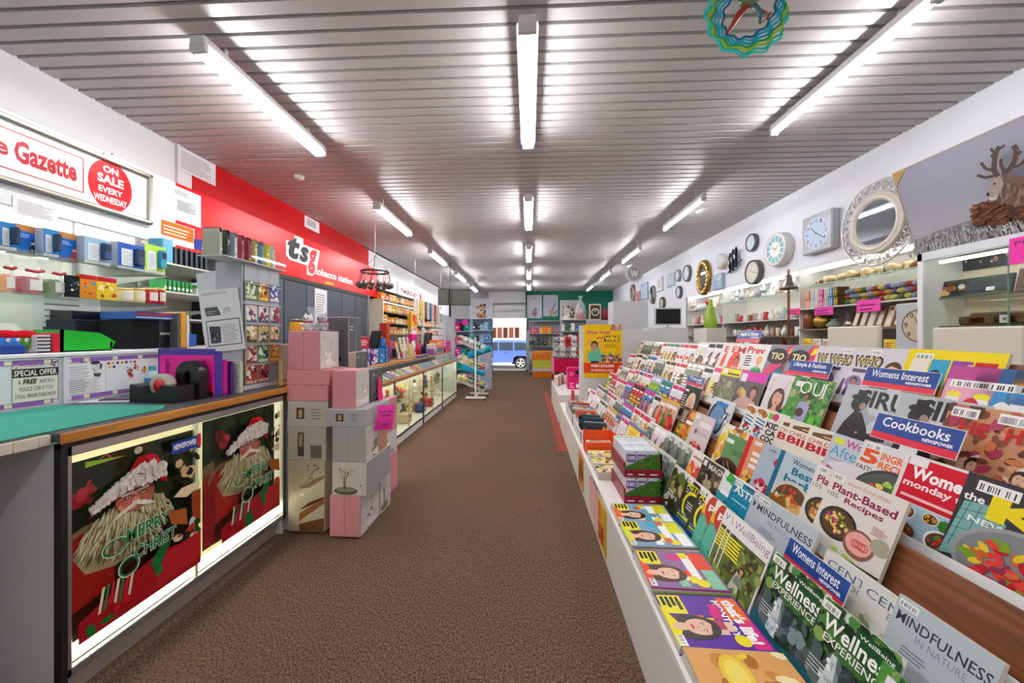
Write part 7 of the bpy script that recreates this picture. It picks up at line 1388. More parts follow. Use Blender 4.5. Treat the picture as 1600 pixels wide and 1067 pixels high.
for j, (c, c2, nm, n) in enumerate(INC):
    wd = (y1-y0-.9)/7
    for l_ in range(n):
        g = G(); H = .2/n; g.bbox(0, .12, 0, wd-.01, 0, H-.003, c, 'printed_gloss'); a = Art(g, (-.0002, wd-.01, 0), (0, -wd+.01, 0), (0, 0, H-.003)); a.n = Vector((-1, 0, 0)); 
        for q_ in range(4): a.rect(.04+.24*q_, .08, .2+.24*q_, .92, c2 if (q_+l_) % 2 else c); a.oval(.12+.24*q_, .5, .05, .06, '#fff' if q_ % 2 else c2)
        one(g, 'incense_box', '%s incense carton on the middle gift shelf, %s one up, column %s' % (nm, ORD[l_], ORD[j]), 'box', 'incense cartons on the gift shelves', (SXF+.03, y, SHZ[0][1]+.001+l_*H))
    y += wd
# third: bowls, boxes, leaning frames
y = y0+.1
for j in range(7):
    g = G(); c = ['#c8a888', '#8a5a38', '#d8c0a8', '#a87848', '#e0d0c0', '#b89070', '#7a4a30'][j]; g.T = Matrix.Rotation(R(18), 4, 'Y'); g.box(0, .012, 0, .06, 0, .2, c, 'printed_gloss'); g.box(-.001, 0, .01, .05, .02, .15, '#e8e0d8', 'printed_gloss'); g.ball((0, .03, .17), .012, '#4a3020', 'plastic', 6, 4)
    one(g, 'incense_holder_pack', 'leaning brown and pink pack on the third gift shelf, %s from the clock' % ORD[j], 'pack', 'leaning packs on the third gift shelf', (SXF+.04, y+j*.085, SHZ[0][2]+.005))
L3 = [(.75, vase(.05, .16, '#b8a8a0', 'metal', [(0, 0), (.9, 0), (.9, .5), (.7, .5), (.8, 1), (0, 1)]), 'metal_cup', 'silver and copper cup on the third gift shelf'), (.95, vase(.07, .1, '#8a9888', 'plastic'), 'ornament', 'grey green tangled ornament on the third gift shelf'), (1.1, vase(.09, .17, '#b8984c', 'metal', [(0, 0), (.4, 0), (.9, .2), (1, .6), (.7, .9), (0, 1)]), 'brass_bowl', 'brass bowl on the third gift shelf'),
      (1.3, vase(.06, .18, '#8a5030', 'plastic', [(0, 0), (1, 0), (1, .95), (.9, 1), (0, 1)]), 'wooden_box', 'tall brown wooden canister on the third gift shelf')]
for dy, g, nm, lab in L3:
    if y0+dy < y1: gift(0, 2, y0+dy, g, nm, lab)
y = y0+1.45; j = 0
while y < y1-.12:
    for l_ in range(2):
        c, nm = rw.choice([('#c83850', 'red'), ('#a8586c', 'mauve'), ('#68a8c0', 'light blue'), ('#d8c8a8', 'buff'), ('#604878', 'plum')]); g = G(); g.bbox(0, .12, 0, .1, 0, .07, c, 'printed_gloss'); a = Art(g, (-.0002, .1, 0), (0, -.1, 0), (0, 0, .07)); a.n = Vector((-1, 0, 0)); a.blobs(.1, .1, .9, .9, 7, ['#fff', '#2858a0', c, '#e8d0c0'], rw, .12)
        one(g, 'soap_box', '%s small carton on the third gift shelf, column %s, %s up' % (nm, ORD[j], ORD[l_]), 'box', 'small cartons on the third gift shelf', (SXF+.03, y, SHZ[0][2]+.001+l_*.072))
    y += .115; j += 1
y = y0+.2
for j in range(12):
    if y > y1-.15: break
    c, nm = rw.choice([('#d8e0d0', 'pale green'), ('#e8d040', 'yellow'), ('#c04880', 'pink'), ('#e8e0d8', 'white'), ('#58489a', 'indigo')]); g = G(); g.bbox(0, .13, 0, .12, 0, .1, c, 'printed_gloss'); a = Art(g, (-.0002, .12, 0), (0, -.12, 0), (0, 0, .1)); a.n = Vector((-1, 0, 0)); a.bars(.1, .2, .9, .8, 3, '#a04858', rw)
    gift(0, 3, y, g, 'candle_carton', '%s candle carton on the lowest visible gift shelf, %s from the cabinet' % (nm, ORD[j]), 'box', SXF+.03); y += .14
def gnome(h, c):
    g = G(); r = h*.3; g.lathe([(0, 0), (r, 0), (r*1.05, h*.3), (r*.7, h*.5), (0, h*.55)], '#e8e8e8', 'fluffy', 10); g.lathe([(r*.8, h*.45), (r*.5, h*.7), (0, h)], c, 'fluffy', 10); g.ball((-r*.7, 0, h*.42), r*.25, '#d8a890', 'plastic', 6, 5); return g
for i in (1, 2):
    y0, y1 = BAYS[i]
    for k in range(4):
        y = y0+.07; j = 0
        while y < y1-.1 and j < 12:
            kd = rw.choice({0: ['frame', 'vase', 'vase', 'lamp'], 1: ['candle', 'gnome', 'candle', 'vase'], 2: ['gnome', 'tin', 'vase', 'candle'], 3: ['tin', 'gnome', 'vase']}[k]); c, nm = rw.choice([('#c02838', 'red'), ('#e8e6e4', 'white'), ('#d8c8b0', 'cream'), ('#a8c0c8', 'pale blue'), ('#b8988c', 'dusty pink'), ('#8a5038', 'brown')] if k else [('#e8e6e4', 'white'), ('#c8dce0', 'icy blue'), ('#d8c8b0', 'cream'), ('#b0b4b8', 'silver')])
            h = rw.uniform(.1, .17)
            if kd == 'frame':
                g = G(); g.T = Matrix.Rotation(R(12), 4, 'Y'); g.bbox(0, .015, -.07, .07, 0, .19, '#e8e8ea', 'plastic'); a = Art(g, (-.0003, .05, .02), (0, -.1, 0), (0, 0, .15)); a.n = Vector((-1, 0, 0)); a.rect(0, 0, 1, 1, '#f4f4f4'); a.blobs(.2, .2, .8, .7, 8, ['#b86848', '#78a0a8', '#d8c8b0'], rw, .12); nme, w_ = 'photo_frame', .17
            elif kd == 'gnome': g = gnome(h*1.1, c); nme, w_ = 'gnome_figure', .1
            elif kd == 'candle': g = vase(.032, h*.85, c, 'plastic', [(0, 0), (.9, 0), (1, .05), (1, 1), (.85, 1), (.8, .9), (0, .9)]); nme, w_ = 'candle_glass', .09
            elif kd == 'tin': g = G(); g.bbox(-.04, .04, -.045, .045, 0, h*.7, c, 'printed_gloss', .006); a = Art(g, (-.0403, .045, 0), (0, -.09, 0), (0, 0, h*.7)); a.n = Vector((-1, 0, 0)); a.blobs(.2, .2, .8, .8, 6, ['#fff', '#c83848', c], rw, .15); nme, w_ = 'gift_tin', .11
            elif kd == 'lamp': g = vase(.05, .19, c, 'metal', [(0, 0), (1, 0), (.9, .08), (.3, .2), (.8, .4), (.9, .6), (.5, .75), (.15, .82), (.2, 1), (0, 1)]); nme, w_ = 'lantern', .12
            else: g = vase(.045, h, c, 'plastic'); nme, w_ = 'vase', .11
            gift(i, k, y+w_/2, g, nme, '%s %s on the %s shelf of the %s, %s from near end' % (nm, nme.replace('_', ' '), ['top', 'second', 'third', 'fourth'][k], BN[i], ORD[j]), nme.split('_')[-1], SXF+.09); y += w_+.02; j += 1
# bell lantern and bottle that stand out
q = P(1232, 430, X=2.9); t = thing('bell_ornament', 'tall bronze bell on a post in front of the gift shelves', 'ornament', (2.9, q.y, 1.2)); g = G(); g.cyl((0, 0, 0), (0, 0, .85), .012, '#8a5a3a', 'metal', 10); g.obj('post', t); g = G(); g.lathe([(.0, .62), (.09, .62), (.08, .66), (.04, .72), (.03, .78), (0, .8)], '#8a8078', 'metal'); g.obj('bell', t)
g = G(); g.bbox(2.8, 3.1, q.y-.1, q.y+.1, 0, 1.199, '#dad8d4'); one(g, 'display_plinth', 'white plinth carrying the bronze bell', 'plinth')
q = P(1110, 500, X=2.6); g = vase(.085, .42, '#88a818', 'plastic', [(0, 0), (.95, 0), (1, .2), (.8, .5), (.45, .75), (.3, .85), (.32, 1), (0, 1)]); one(g, 'glass_bottle', 'tall lime green and clear bottle vase on a white box', 'vase', None, (2.6, q.y, P(1110, 513, X=2.6).z+.001))
g = G(); g.bbox(2.45, 2.72, q.y-.2, q.y+.2, 0, P(1110, 513, X=2.6).z, '#d8d6d2'); one(g, 'display_plinth', 'white box plinth under the lime green bottle', 'plinth')
for j, (px, py, c, nm) in enumerate(((1085, 472, '#c82030', 'red and white'), (1098, 468, '#e8e4e0', 'white'), (1108, 462, '#d02838', 'bright red'), (1080, 482, '#b84838', 'brick red'), (1070, 470, '#c8783c', 'tan'))):
    q = P(px, py, X=3.3); g = G()
    for _ in range(7): g.ball((rw.uniform(-.06, .06), rw.uniform(-.12, .12), rw.uniform(0.02, .12)), rw.uniform(.03, .05), rw.choice([c, '#f0ece8', c]), 'fluffy', 7, 5)
    one(g, 'christmas_plush', '%s christmas plush heaped under the gold mirror, %s' % (nm, ['nearer the box', 'in the middle', 'topmost', 'lowest', 'farthest'][j]), 'plush toy', 'christmas plush under the gold mirror', (3.34, q.y, SHZ[2][0]+.002))
# pink price signs
psign(1273, 1302, 481, 493, SXF-.004, 'pink price sign below the incense cartons, middle one', 2, '#f04cb4'); psign(1339, 1376, 470, 488, SXF-.004, 'pink price sign below the wool bundles, nearest one', 2, '#f04cb4'); psign(1234, 1250, 483, 492, SXF-.006, 'pink price sign by the bronze bell, farthest one', 2, '#e84888')
# beige upstands behind the top magazine row
for (xa, xb, yt, yb, X, nm) in ((1292, 1372, 511, 548, 2.1, 'pale beige counter screen behind the WHO covers'), (1455, 1600, 507, 550, 2.15, 'pale beige counter screen behind the yellow annual')):
    A, B = P(xa, yt, X=X), P(xb, yt, X=X); g = G(); g.bbox(X, X+.03, B.y, A.y, .0, A.z if xa < 1400 else 1.345, '#d8d2c4', 'painted', .008); one(g, 'counter_screen', nm, 'screen')
# wooden box clock by the cabinet
A, B = P(1412, 480, X=2.84), P(1438, 480, X=2.84)
# ---- display cabinet with glass doors
CX = 2.86; cy0, cy1 = .9, yR(1437, CX); cz0, cz1 = .3, P(1437, 397, X=CX).z
def cabinet():
    t = thing('display_cabinet', 'white lit wall cabinet with sliding glass doors under the stag canvas', 'cabinet'); g = G()
    g.box(WR-.04, WR-.025, cy0, cy1, cz0, cz1, '#f2e0c4'); g.box(CX, WR-.025, cy1-.02, cy1, 0, cz1, '#e6e6e6'); g.box(CX, WR-.025, cy0, cy0+.02, 0, cz1, '#e6e6e6'); g.box(CX, WR-.025, cy0, cy1, cz1-.02, cz1, '#e8e8e8'); g.box(CX, WR-.025, cy0, cy1, 0, 1.0, '#e4e0d8'); g.obj('body', t)
    g = G(); g.bbox(CX-.02, CX, cy0, cy1, cz1-.06, cz1, '#d8dce4', 'painted'); g.bbox(CX-.02, CX, cy1-.04, cy1, 1.0, cz1, '#e8e8ea'); g.obj('frame', t)
    g = G(); g.cyl((CX+.04, cy0+.1, cz1-.08), (CX+.04, cy1-.1, cz1-.08), .012, '#fff', 'cool_tube', 8); g.obj('strip_light', t)
    for z in (P(1450, 468, X=CX+.05).z, P(1450, 506, X=CX+.05).z-.02): g = G(); g.box(CX+.04, WR-.03, cy0+.02, cy1-.09, z-.008, z, '#7a9088', 'glass'); g.box(CX+.038, CX+.04, cy0+.02, cy1-.09, z-.009, z+.001, '#4a6058', 'plastic'); g.obj('glass_shelf', t)
    ym = yR(1543, CX)
    for a_, b_, x_ in ((ym-.1, cy1-.04, CX+.002), (cy0+.02, ym, CX+.014)): g = G(); g.box(x_, x_+.005, a_, b_, 1.0, cz1-.06, '#fff', 'glass'); g.box(x_, x_+.005, a_, a_+.005, 1.0, cz1-.06, '#6a9080', 'plastic'); g.obj('glass_door', t)
    for z in [1.05+.05*k for k in range(14)]: pass
cabinet()
zs1, zs2 = P(1450, 468, X=CX+.05).z+.001, P(1450, 506, X=CX+.05).z-.019
def cabitem(px, w, h, z, c, nm, art=None, lean=12, x=CX+.12):
    y = yR(px, x); g = G(); g.T = Matrix.Rotation(R(lean), 4, 'Y'); g.bbox(0, .02, -w, 0, 0, h, c, 'plastic', .006)
    if art: a = Art(g, (-.0004, -.005, .005), (0, -w+.01, 0), (0, 0, h-.01)); a.n = Vector((-1, 0, 0)); art(a)
    one(g, nm.split('|')[0], nm.split('|')[1], nm.split('|')[2], None, (x, y, z+.002))
def tools(a): a.rect(.04, .08, .96, .92, '#2c3430'); a.blobs(.15, .25, .85, .75, 9, ['#b86a38', '#d8a070', '#8a4828', '#c8c8c8'], rw, .1)
cabitem(1462, .2, .13, zs1, '#2a3230', 'grooming_set|dark green boxed grooming set with copper tools on upper cabinet shelf|grooming set', tools)
cabitem(1508, .24, .13, zs1, '#30383a', 'leather_case|long dark case with a white tag on the upper cabinet shelf|case', lambda a: (a.rect(.1, .1, .9, .9, '#343c3e'), a.rect(.45, .2, .65, .4, '#e8e8e8')))
cabitem(1583, .25, .15, zs1, '#5a3c34', 'leather_wallet|brown leather case by the pink sign in the cabinet|wallet')
y_ = yR(1495, WR-.06); g = G(); g.box(0, .012, -.42, 0, 0, .2, '#22282a', 'plastic'); a = Art(g, (-.0003, -.01, .01), (0, -.4, 0), (0, 0, .18)); a.n = Vector((-1, 0, 0))
for i in range(5): a.blobs(.04+.19*i, .15, .18+.19*i, .8, 4, ['#c88868', '#d8a890', '#a03838', '#e8c8a8'], rw, .035)
one(g, 'tool_roll', 'open black case of brown handled tools hung at the cabinet back', 'tool case', None, (WR-.05, y_, zs1+.2))
for j, (px, w, c, nm) in enumerate(((1505, .28, '#2c2826', 'black leather purse on the lower cabinet shelf'), (1522, .3, '#4a3c34', 'dark brown open wallet on the lower cabinet shelf'), (1560, .22, '#6a2820', 'red brown wallet with a white tag on the lower shelf'), (1583, .3, '#5c3c2c', 'brown leather wallet at the near end of the lower shelf'))):
    y = yR(px, CX+.1); g = G(); g.bbox(0, .1, -w*.6, 0, 0, .06+.02*(j % 2), c, 'plastic', .012); 
    if j == 2: a = Art(g, (-.0004, -.04, .01), (0, -.05, 0), (0, 0, .05)); a.n = Vector((-1, 0, 0)); a.rect(0, 0, 1, 1, '#e0e0e0'); a.oval(.5, .5, .2, .2, '#777')
    one(g, 'leather_wallet', nm, 'wallet', None, (CX+.06, y, zs2+.002))
A = P(1577, 376, X=CX-.026); B = P(1600, 405, X=CX-.026); g = G(); w_ = .4; h_ = A.z-B.z+.03; g.box(0, .002, -w_, 0, 0, h_, '#f03cae', 'printed_paper'); a = Art(g, (-.0002, 0, 0), (0, -w_, 0), (0, 0, h_)); a.n = Vector((-1, 0, 0)); a.text('PLEASE', .06, .7, .6, .86, '#6a1048', .02); a.text('ASK', .2, .44, .48, .6, '#6a1048', .02); a.text('THE', .22, .16, .5, .32, '#6a1048', .02); a.text('STAFF', .55, .44, .95, .6, '#6a1048', .02) if 0 else None
one(g, 'pink_price_sign', 'pink sign reading PLEASE ASK stuck on the cabinet glass', 'sign', None, (CX-.026, A.y, B.z-.02))
# ---- stag canvas resting on the cabinet, leaning into the room
ys_ = P(1435, 390, X=2.95).y; L_ = 1.3; zb_ = cz1+.002; xt, xb_ = 2.77, 2.95; zt_2 = 1.3+.4466*2.77
t = thing('stag_canvas', 'large canvas of a resting stag on frosty grass, on the cabinet', 'picture', (xb_, ys_, zb_))
ang = math.atan2(xb_-xt, zt_2-zb_); H = math.hypot(xb_-xt, zt_2-zb_); M4 = Matrix.Rotation(-ang, 4, 'Y')
g = G(); g.T = M4; g.box(0, .03, -L_, 0, 0, H, '#8a7a60', 'painted'); a = Art(g, (-.0002, 0, 0), (0, -L_, 0), (0, 0, H), 'printed_paper', .00004)
a.n = (M4.to_3x3() @ Vector((-1, 0, 0))) if 0 else Vector((-1, 0, 0))
for i in range(12): a.rect(0, .2+i*.067, 1, .27+i*.067, ['#a8a8b4', '#a6a6b2', '#a2a2b0', '#9e9eac', '#9a9aaa', '#9898a8', '#9696a6', '#9494a4', '#9494a4', '#9292a2', '#9090a2', '#9090a0'][i])
def cv(x, y):
    """a point of the picture on the leaning canvas, as shares of its width and height"""
    px, py = 938+x/2.03, y/2.03; v = .5
    for _ in range(4): X = xb_-(xb_-xt)*v; q = P(px, py, X=X); v = (q.z-zb_)/(zt_2-zb_)
    return ((ys_-q.y)/L_, v)
a.poly([(0, 0), (1, 0), (1, cv(1344, 668)[1]+.06), cv(1200, 690), cv(1060, 735), (0, .17)], '#84848a')
for i in range(900):
    x, y = rw.uniform(0, 1), rw.uniform(.3, 1)*.2; q = y*(.8+x*.9); a.line([(x, q), (x+rw.uniform(-.006, .006), q+rw.uniform(.02, .05))], .004, rw.choice(['#a8a8ac', '#c0c0c4', '#787880', '#b4b4b8']))
body = [(1200, 712), (1198, 680), (1212, 655), (1240, 640), (1290, 625), (1345, 602), (1460, 580), (1560, 600), (1600, 690), (1500, 740)]
a.poly([cv(*p) for p in body], '#5c3a2a')
for i in range(260):
    x = rw.uniform(1204, 1560); y = rw.uniform(640-(x-1204)*.13, 712); p_ = cv(x, y); a.oval(p_[0], p_[1], rw.uniform(.012, .024), .006, rw.choice(['#6e4632', '#4c2e20', '#7c5038', '#5a3828', '#643e2c']), 6, rw.uniform(-.4, .6))
a.poly([cv(*p) for p in [(1282, 632), (1290, 590), (1300, 560), (1330, 545), (1400, 560), (1440, 600), (1400, 650), (1320, 640)]], '#6c564a')
for i in range(60): p_ = cv(rw.uniform(1292, 1400), rw.uniform(575, 640)); a.oval(p_[0], p_[1], .018, .006, rw.choice(['#7c665a', '#5a463c', '#8a7468', '#6a4c3c']), 6, rw.uniform(.8, 1.6))
a.poly([cv(*p) for p in [(1250, 614), (1252, 604), (1266, 585), (1272, 562), (1284, 550), (1300, 552), (1308, 575), (1298, 600), (1280, 620), (1262, 623)]], '#a09088'); a.poly([cv(*p) for p in [(1250, 614), (1252, 604), (1260, 603), (1262, 614)]], '#2a2222'); a.poly([cv(*p) for p in [(1272, 575), (1280, 571), (1283, 576), (1276, 579)]], '#201818'); a.poly([cv(*p) for p in [(1258, 620), (1280, 618), (1292, 604), (1284, 624), (1264, 626)]], '#d0c8c4')
a.poly([cv(*p) for p in [(1296, 552), (1304, 536), (1316, 532), (1312, 550), (1302, 558)]], '#7a6456')
for wd_, br in ((.02, [(1288, 552), (1276, 530), (1278, 500), (1284, 472), (1296, 456)]), (.013, [(1282, 548), (1250, 556), (1222, 548)]), (.013, [(1276, 532), (1250, 528), (1234, 508)]), (.012, [(1280, 480), (1266, 462)]), (.011, [(1286, 470), (1312, 452)]), (.011, [(1280, 500), (1268, 482)]), (.02, [(1304, 545), (1330, 525), (1344, 500), (1350, 470), (1340, 452)]), (.012, [(1310, 542), (1298, 510), (1300, 495)]), (.012, [(1330, 524), (1360, 516), (1380, 495)]), (.012, [(1346, 490), (1365, 470)])):
    a.line([cv(*p) for p in br], wd_, '#4e4038')
for i in range(500):
    x = rw.uniform(0, 1); q = rw.uniform(0, .12)*(.7+x*.5); a.line([(x, q), (x+rw.uniform(-.008, .008), q+rw.uniform(.03, .06))], .0045, rw.choice(['#b8b8bc', '#cacace', '#8a8a90', '#9c9ca2']))
g.obj('canvas', t)
g = G(); g.T = M4
for (a0, b0, s1, s2) in ((0, 0, -1, 1), (0, H, -1, -1), (-L_, 0, 1, 1), (-L_, H, 1, -1)): g.add([(-.004, a0, b0), (-.004, a0+s1*.1, b0), (-.004, a0, b0+s2*.1), (.034, a0, b0), (.034, a0+s1*.1, b0), (.034, a0, b0+s2*.1)], [(0, 1, 2), (3, 5, 4), (0, 3, 4, 1), (0, 2, 5, 3)], '#a88a58', 'matte')
g.box(-.003, .033, -L_, 0, H, H+.004, '#a88a58', 'matte'); g.box(-.003, .033, 0, .004, 0, H, '#a88a58', 'matte'); g.obj('corner_guard', t)
# ---- clocks, mirrors and trinkets on the wall
WX = WR-.004
def walldisc(x0, x1, y0, y1, dep=.04, X=None):
    X = X or WX-dep; c = P((x0+x1)/2, (y0+y1)/2, X=X); zt, zb = P((x0+x1)/2, y0, X=X).z, P((x0+x1)/2, y1, X=X).z; return c, (zt-zb)/2
def clock(x0, x1, y0, y1, rimc, face, numc, lab, sq=False, dep=.05, hands=((.3, 60), (.42, 150)), metal='plastic', nums=12, ringc=None, name='wall_clock'):
    c, r = walldisc(x0, x1, y0, y1, dep); t = thing(name, lab, 'clock', (WX-dep, c.y, c.z)); g = G()
    if sq: g.bbox(0, dep, -r, r, -r, r, rimc, metal, .012)
    else: g.lathe([(r, dep), (r, .012), (r*.96, 0), (r*.86, -.004), (r*.84, .012), (0, .012)], rimc, metal, 36, (0, 0, 0), 'X')
    g.obj('case', t); g = G(); a = Art(g, (.011 if not sq else -.0005, r*.9, -r*.9), (0, -1.8*r, 0), (0, 0, 1.8*r)); a.n = Vector((-1, 0, 0))
    a.oval(.5, .5, .46, .46, face, 36); 
    if ringc:
        a.ring(.5, .5, .26, .44, ringc, 36)
        for k in range(12): t_ = pi*k/6; a.line([(.5+.27*cos(t_), .5+.27*sin(t_)), (.5+.43*cos(t_), .5+.43*sin(t_))], .03, '#f4f4f4')
    if not ringc and nums:
        for k in range(12): t_ = pi/2-pi*(k+1)/6; x_, y_ = .5+.36*cos(t_), .5+.36*sin(t_); s_ = .05; a.text(str(k+1), x_-s_*(1 if k > 8 else .6), y_-s_, x_+s_*(1 if k > 8 else .6), y_+s_, numc, .01)
    for L, an in hands: a.line([(.5, .5), (.5+L*sin(R(an)), .5+L*cos(R(an)))], .022, numc)
    a.oval(.5, .5, .03, .03, numc, 10); g.obj('dial', t); return t, r
clock(1247, 1303, 334, 394, '#b4b9c0', '#c6d8f2', '#44484e', 'square silver wrapped wall clock with a pale blue dial', True, .08, ((.36, 125), (.3, -45)))
clock(1189, 1230, 364, 416, '#e4e4e2', '#e8eaea', '#7a3030', 'large round white clock with a teal roman ring', False, .1, ((.2, -60), (.22, 60)), ringc='#7ab0bc')
clock(1161, 1183, 365, 393, '#4c5054', '#d4e2ea', '#333', 'small round dark rimmed clock above the black wheel clock')
clock(1160, 1188, 406, 445, '#585456', '#dcdcd0', '#38342f', 'round black wheel shaped clock', False, .07, ((.2, -40), (.3, 100)), ringc='#c8c8b8')
clock(1064, 1079, 414, 440, '#5c6264', '#dce2e4', '#333', 'dark pocket watch shaped wall clock'); clock(1053, 1062, 421, 440, '#8a9496', '#e0e6e6', '#444', 'small grey octagonal wall clock beside the pocket watch one')
clock(1053, 1065, 447, 466, '#4a5054', '#d0dcdf', '#333', 'small dark clock on a stand below the pocket watch clock'); clock(1025, 1041, 464, 484, '#4c4c48', '#c8c0a0', '#333', 'dark clock with a bow behind the monitor')
def mirror(x0, x1, y0, y1, inner, cols, lab, lace=False, asp=1, dep=.05, seg=40):
    c, r = walldisc(x0, x1, y0, y1, dep); t = thing('wall_mirror', lab, 'mirror', (WX-dep, c.y, c.z)); ri = r*inner
    g = G(); g.lathe([(ri*.94, .012), (ri, .0), (ri*1.06, -.012), (ri*1.16, -.006), (ri*1.2, .01), (ri*1.25, .0), (ri*1.3, .012), (ri*1.3, dep)] if lace else [(ri*.96, .012), (ri*1.02, -.01), (r*.9, -.02), (r, .01), (r, dep)], cols[0], 'plastic' if lace else 'metal', seg, (0, 0, 0), 'X', True, asp, 1); g.obj('frame', t)
    g = G(); g.lathe([(0, .011), (ri*.96, .011)], '#aab4c0', 'mirror', seg, (0, 0, 0), 'X', False, asp, 1); g.obj('glass', t)
    if lace:
        g = G(); g.tube([(.02, asp*r*cos(2*pi*k/seg), r*sin(2*pi*k/seg)) for k in range(seg+1)], .008, cols[1], 'metal', 6); r2 = ri*1.32
        for k in range(28):
            a0 = 2*pi*k/28; rm_ = (r+r2)/2; h_ = (r-r2)/2
            g.tube([(.02+.008*(k % 2), (rm_+h_*.9*cos(q_))*cos(a0)*asp-h_*.5*sin(q_)*sin(a0), (rm_+h_*.9*cos(q_))*sin(a0)+h_*.5*sin(q_)*cos(a0)) for q_ in [2*pi*m_/8 for m_ in range(9)]], .005, cols[1], 'metal', 5)
            g.ball((.02, rm_*cos(a0+.11)*asp, rm_*sin(a0+.11)), .016, cols[1], 'metal', 6, 4)
        g.obj('filigree', t)
    else:
        g = G()
        for k in range(20): a0 = 2*pi*k/20; g.ball((-.012, (r+ri)/2*cos(a0)*asp, (r+ri)/2*sin(a0)), (r-ri)*.42, cols[1], 'metal', 7, 5, (.35, 1, 1.3), (a0, 0, 0))
        g.obj('carving', t)
mirror(1308, 1422, 283, 414, .56, ['#ddd5cc', '#d8d6d4'], 'large round mirror with cream frame and white metal filigree', True, .97, .06)
mirror(1083, 1112, 406, 462, .66, ['#b08a48', '#c8a860'], 'oval gold framed mirror with a carved rim', False, .72)
mirror(1011, 1026, 446, 475, .8, ['#a8acac', '#b8bcbc'], 'grey framed oval mirror high behind the monitor', False, .7); mirror(982, 993, 444, 474, .62, ['#c0a8a0', '#d0b8b0'], 'pale pink framed oval mirror at the far end of the wall', False, .7)
def wallpiece(x0, x1, y0, y1, c, lab, art=None, dep=.04, name='wall_picture', cat='picture', mat='painted'):
    X = WX-dep; A = P(x0, (y0+y1)/2, X=X); B = P(x1, (y0+y1)/2, X=X); m = (x0+x1)/2; zt, zb = P(m, y0, X=X).z, P(m, y1, X=X).z; w_ = A.y-B.y; g = G(); g.bbox(0, dep, 0, w_, 0, zt-zb, c, mat, .005)
    if art: a = Art(g, (-.0004, w_*.95, (zt-zb)*.03), (0, -w_*.9, 0), (0, 0, (zt-zb)*.94)); a.n = Vector((-1, 0, 0)); art(a)
    return one(g, name, lab, cat, None, (X, B.y, zb))
wallpiece(1113, 1128, 428, 452, '#9ab4cc', 'pale blue square plaque under the white lantern', lambda a: a.blobs(.1, .1, .9, .9, 16, ['#b8ccdc', '#88a4c0', '#d0dce4'], rw, .1))
wallpiece(1041, 1052, 427, 447, '#c8d8e4', 'pale blue square clock face picture', lambda a: (a.ring(.5, .5, .3, .36, '#88a8c0'), a.line([(.5, .5), (.6, .7)], .05, '#688')))
wallpiece(1026, 1034, 433, 455, '#d8dce0', 'small white photo frame high on the wall', lambda a: a.rect(.2, .2, .8, .8, '#b8bcc0')); wallpiece(1001, 1011, 442, 468, '#a8c0d8', 'light blue panel picture at the far end', lambda a: a.blobs(.1, .1, .9, .9, 10, ['#c0d4e4', '#90b0cc'], rw, .14)); wallpiece(994, 1000, 455, 470, '#c07880', 'dusty red oval plaque at the far end')
c, r = walldisc(1112, 1132, 396, 421, .1); t = thing('wall_lantern', 'round white ceramic lantern clock above the pale blue plaque', 'lantern', (WX-.1, c.y, c.z)); g = G(); g.lathe([(0, .0), (r*.6, .0), (r*.95, .03), (r, .06), (r*.9, .1)], '#e8e4dc', 'plastic', 24, (0, 0, 0), 'X'); g.obj('body', t); g = G(); a = Art(g, (-.001, r*.5, -r*.5), (0, -r, 0), (0, 0, r)); a.n = Vector((-1, 0, 0)); a.oval(.5, .5, .5, .5, '#c8d8ec', 24); a.ring(.5, .5, .18, .22, '#8aa0c0', 18); g.obj('dial', t)
c = P(1146, 408, X=WX-.06); t = thing('bird_sculpture', 'black and white metal birds on branches on the wall', 'sculpture', (WX-.02, c.y, c.z)); g = G()
for (dy, dz, s_) in ((.1, .0, 1), (.02, .03, 1.1), (-.06, .06, 1)):
    g.tube([(-.03, dy, dz-.16*s_), (-.04, dy+.01, dz), (-.04, dy-.01, dz+.1*s_), (-.05, dy-.03, dz+.14*s_)], [.012, .03*s_, .024, .008], '#22262c', 'metal', 8); g.ball((-.06, dy, dz), .02, '#d8e0e8', 'plastic', 6, 5, (.6, .8, 2.2))
g.obj('birds', t); g = G(); g.tube([(-.02, .2, -.14), (-.03, .05, -.1), (-.02, -.18, -.02)], .01, '#2c2c30', 'metal', 6)
for k in range(8): g.ball((-.03, .2-.05*k, -.16+.012*k), .02, '#2c3038' if k % 2 else '#8a98a8', 'metal', 6, 4, (.4, 1, .5))
g.obj('branch', t)
# wooden framed clock beside the cabinet on the gift shelf
q0, q1 = P(1412, 500, X=2.74), P(1436, 500, X=2.74); g = G(); s_ = .16
t = thing('box_clock', 'whitewashed wooden box clock showing 9 and 10 beside the cabinet', 'clock', (2.98, cy1+.012, 1.2)); g = G(); g.bbox(0, .06, 0, .3, 0, .36, '#c8ccd0', 'painted', .006); g.obj('case', t); g = G(); a = Art(g, (-.0006, .29, .01), (0, -.28, 0), (0, 0, .34)); a.n = Vector((-1, 0, 0)); a.rect(0, 0, 1, 1, '#b8bcc2'); a.oval(.6, .5, .44, .44, '#c4b49c', 30); a.ring(.6, .5, .42, .45, '#5a4a3c', 30); a.text('10', .3, .68, .48, .8, '#2c2a28', .01); a.text('9', .22, .46, .32, .58, '#2c2a28', .01); a.text('12', .56, .78, .68, .88, '#2c2a28', .01); a.text('8', .3, .26, .4, .36, '#2c2a28', .01); a.line([(.6, .5), (.5, .72)], .02, '#222'); g.obj('dial', t)
g = G(); g.bbox(2.93, 3.1, cy1+.004, cy1+.34, 0, 1.199, '#d8d8d4'); one(g, 'display_plinth', 'white plinth under the whitewashed box clock', 'plinth')
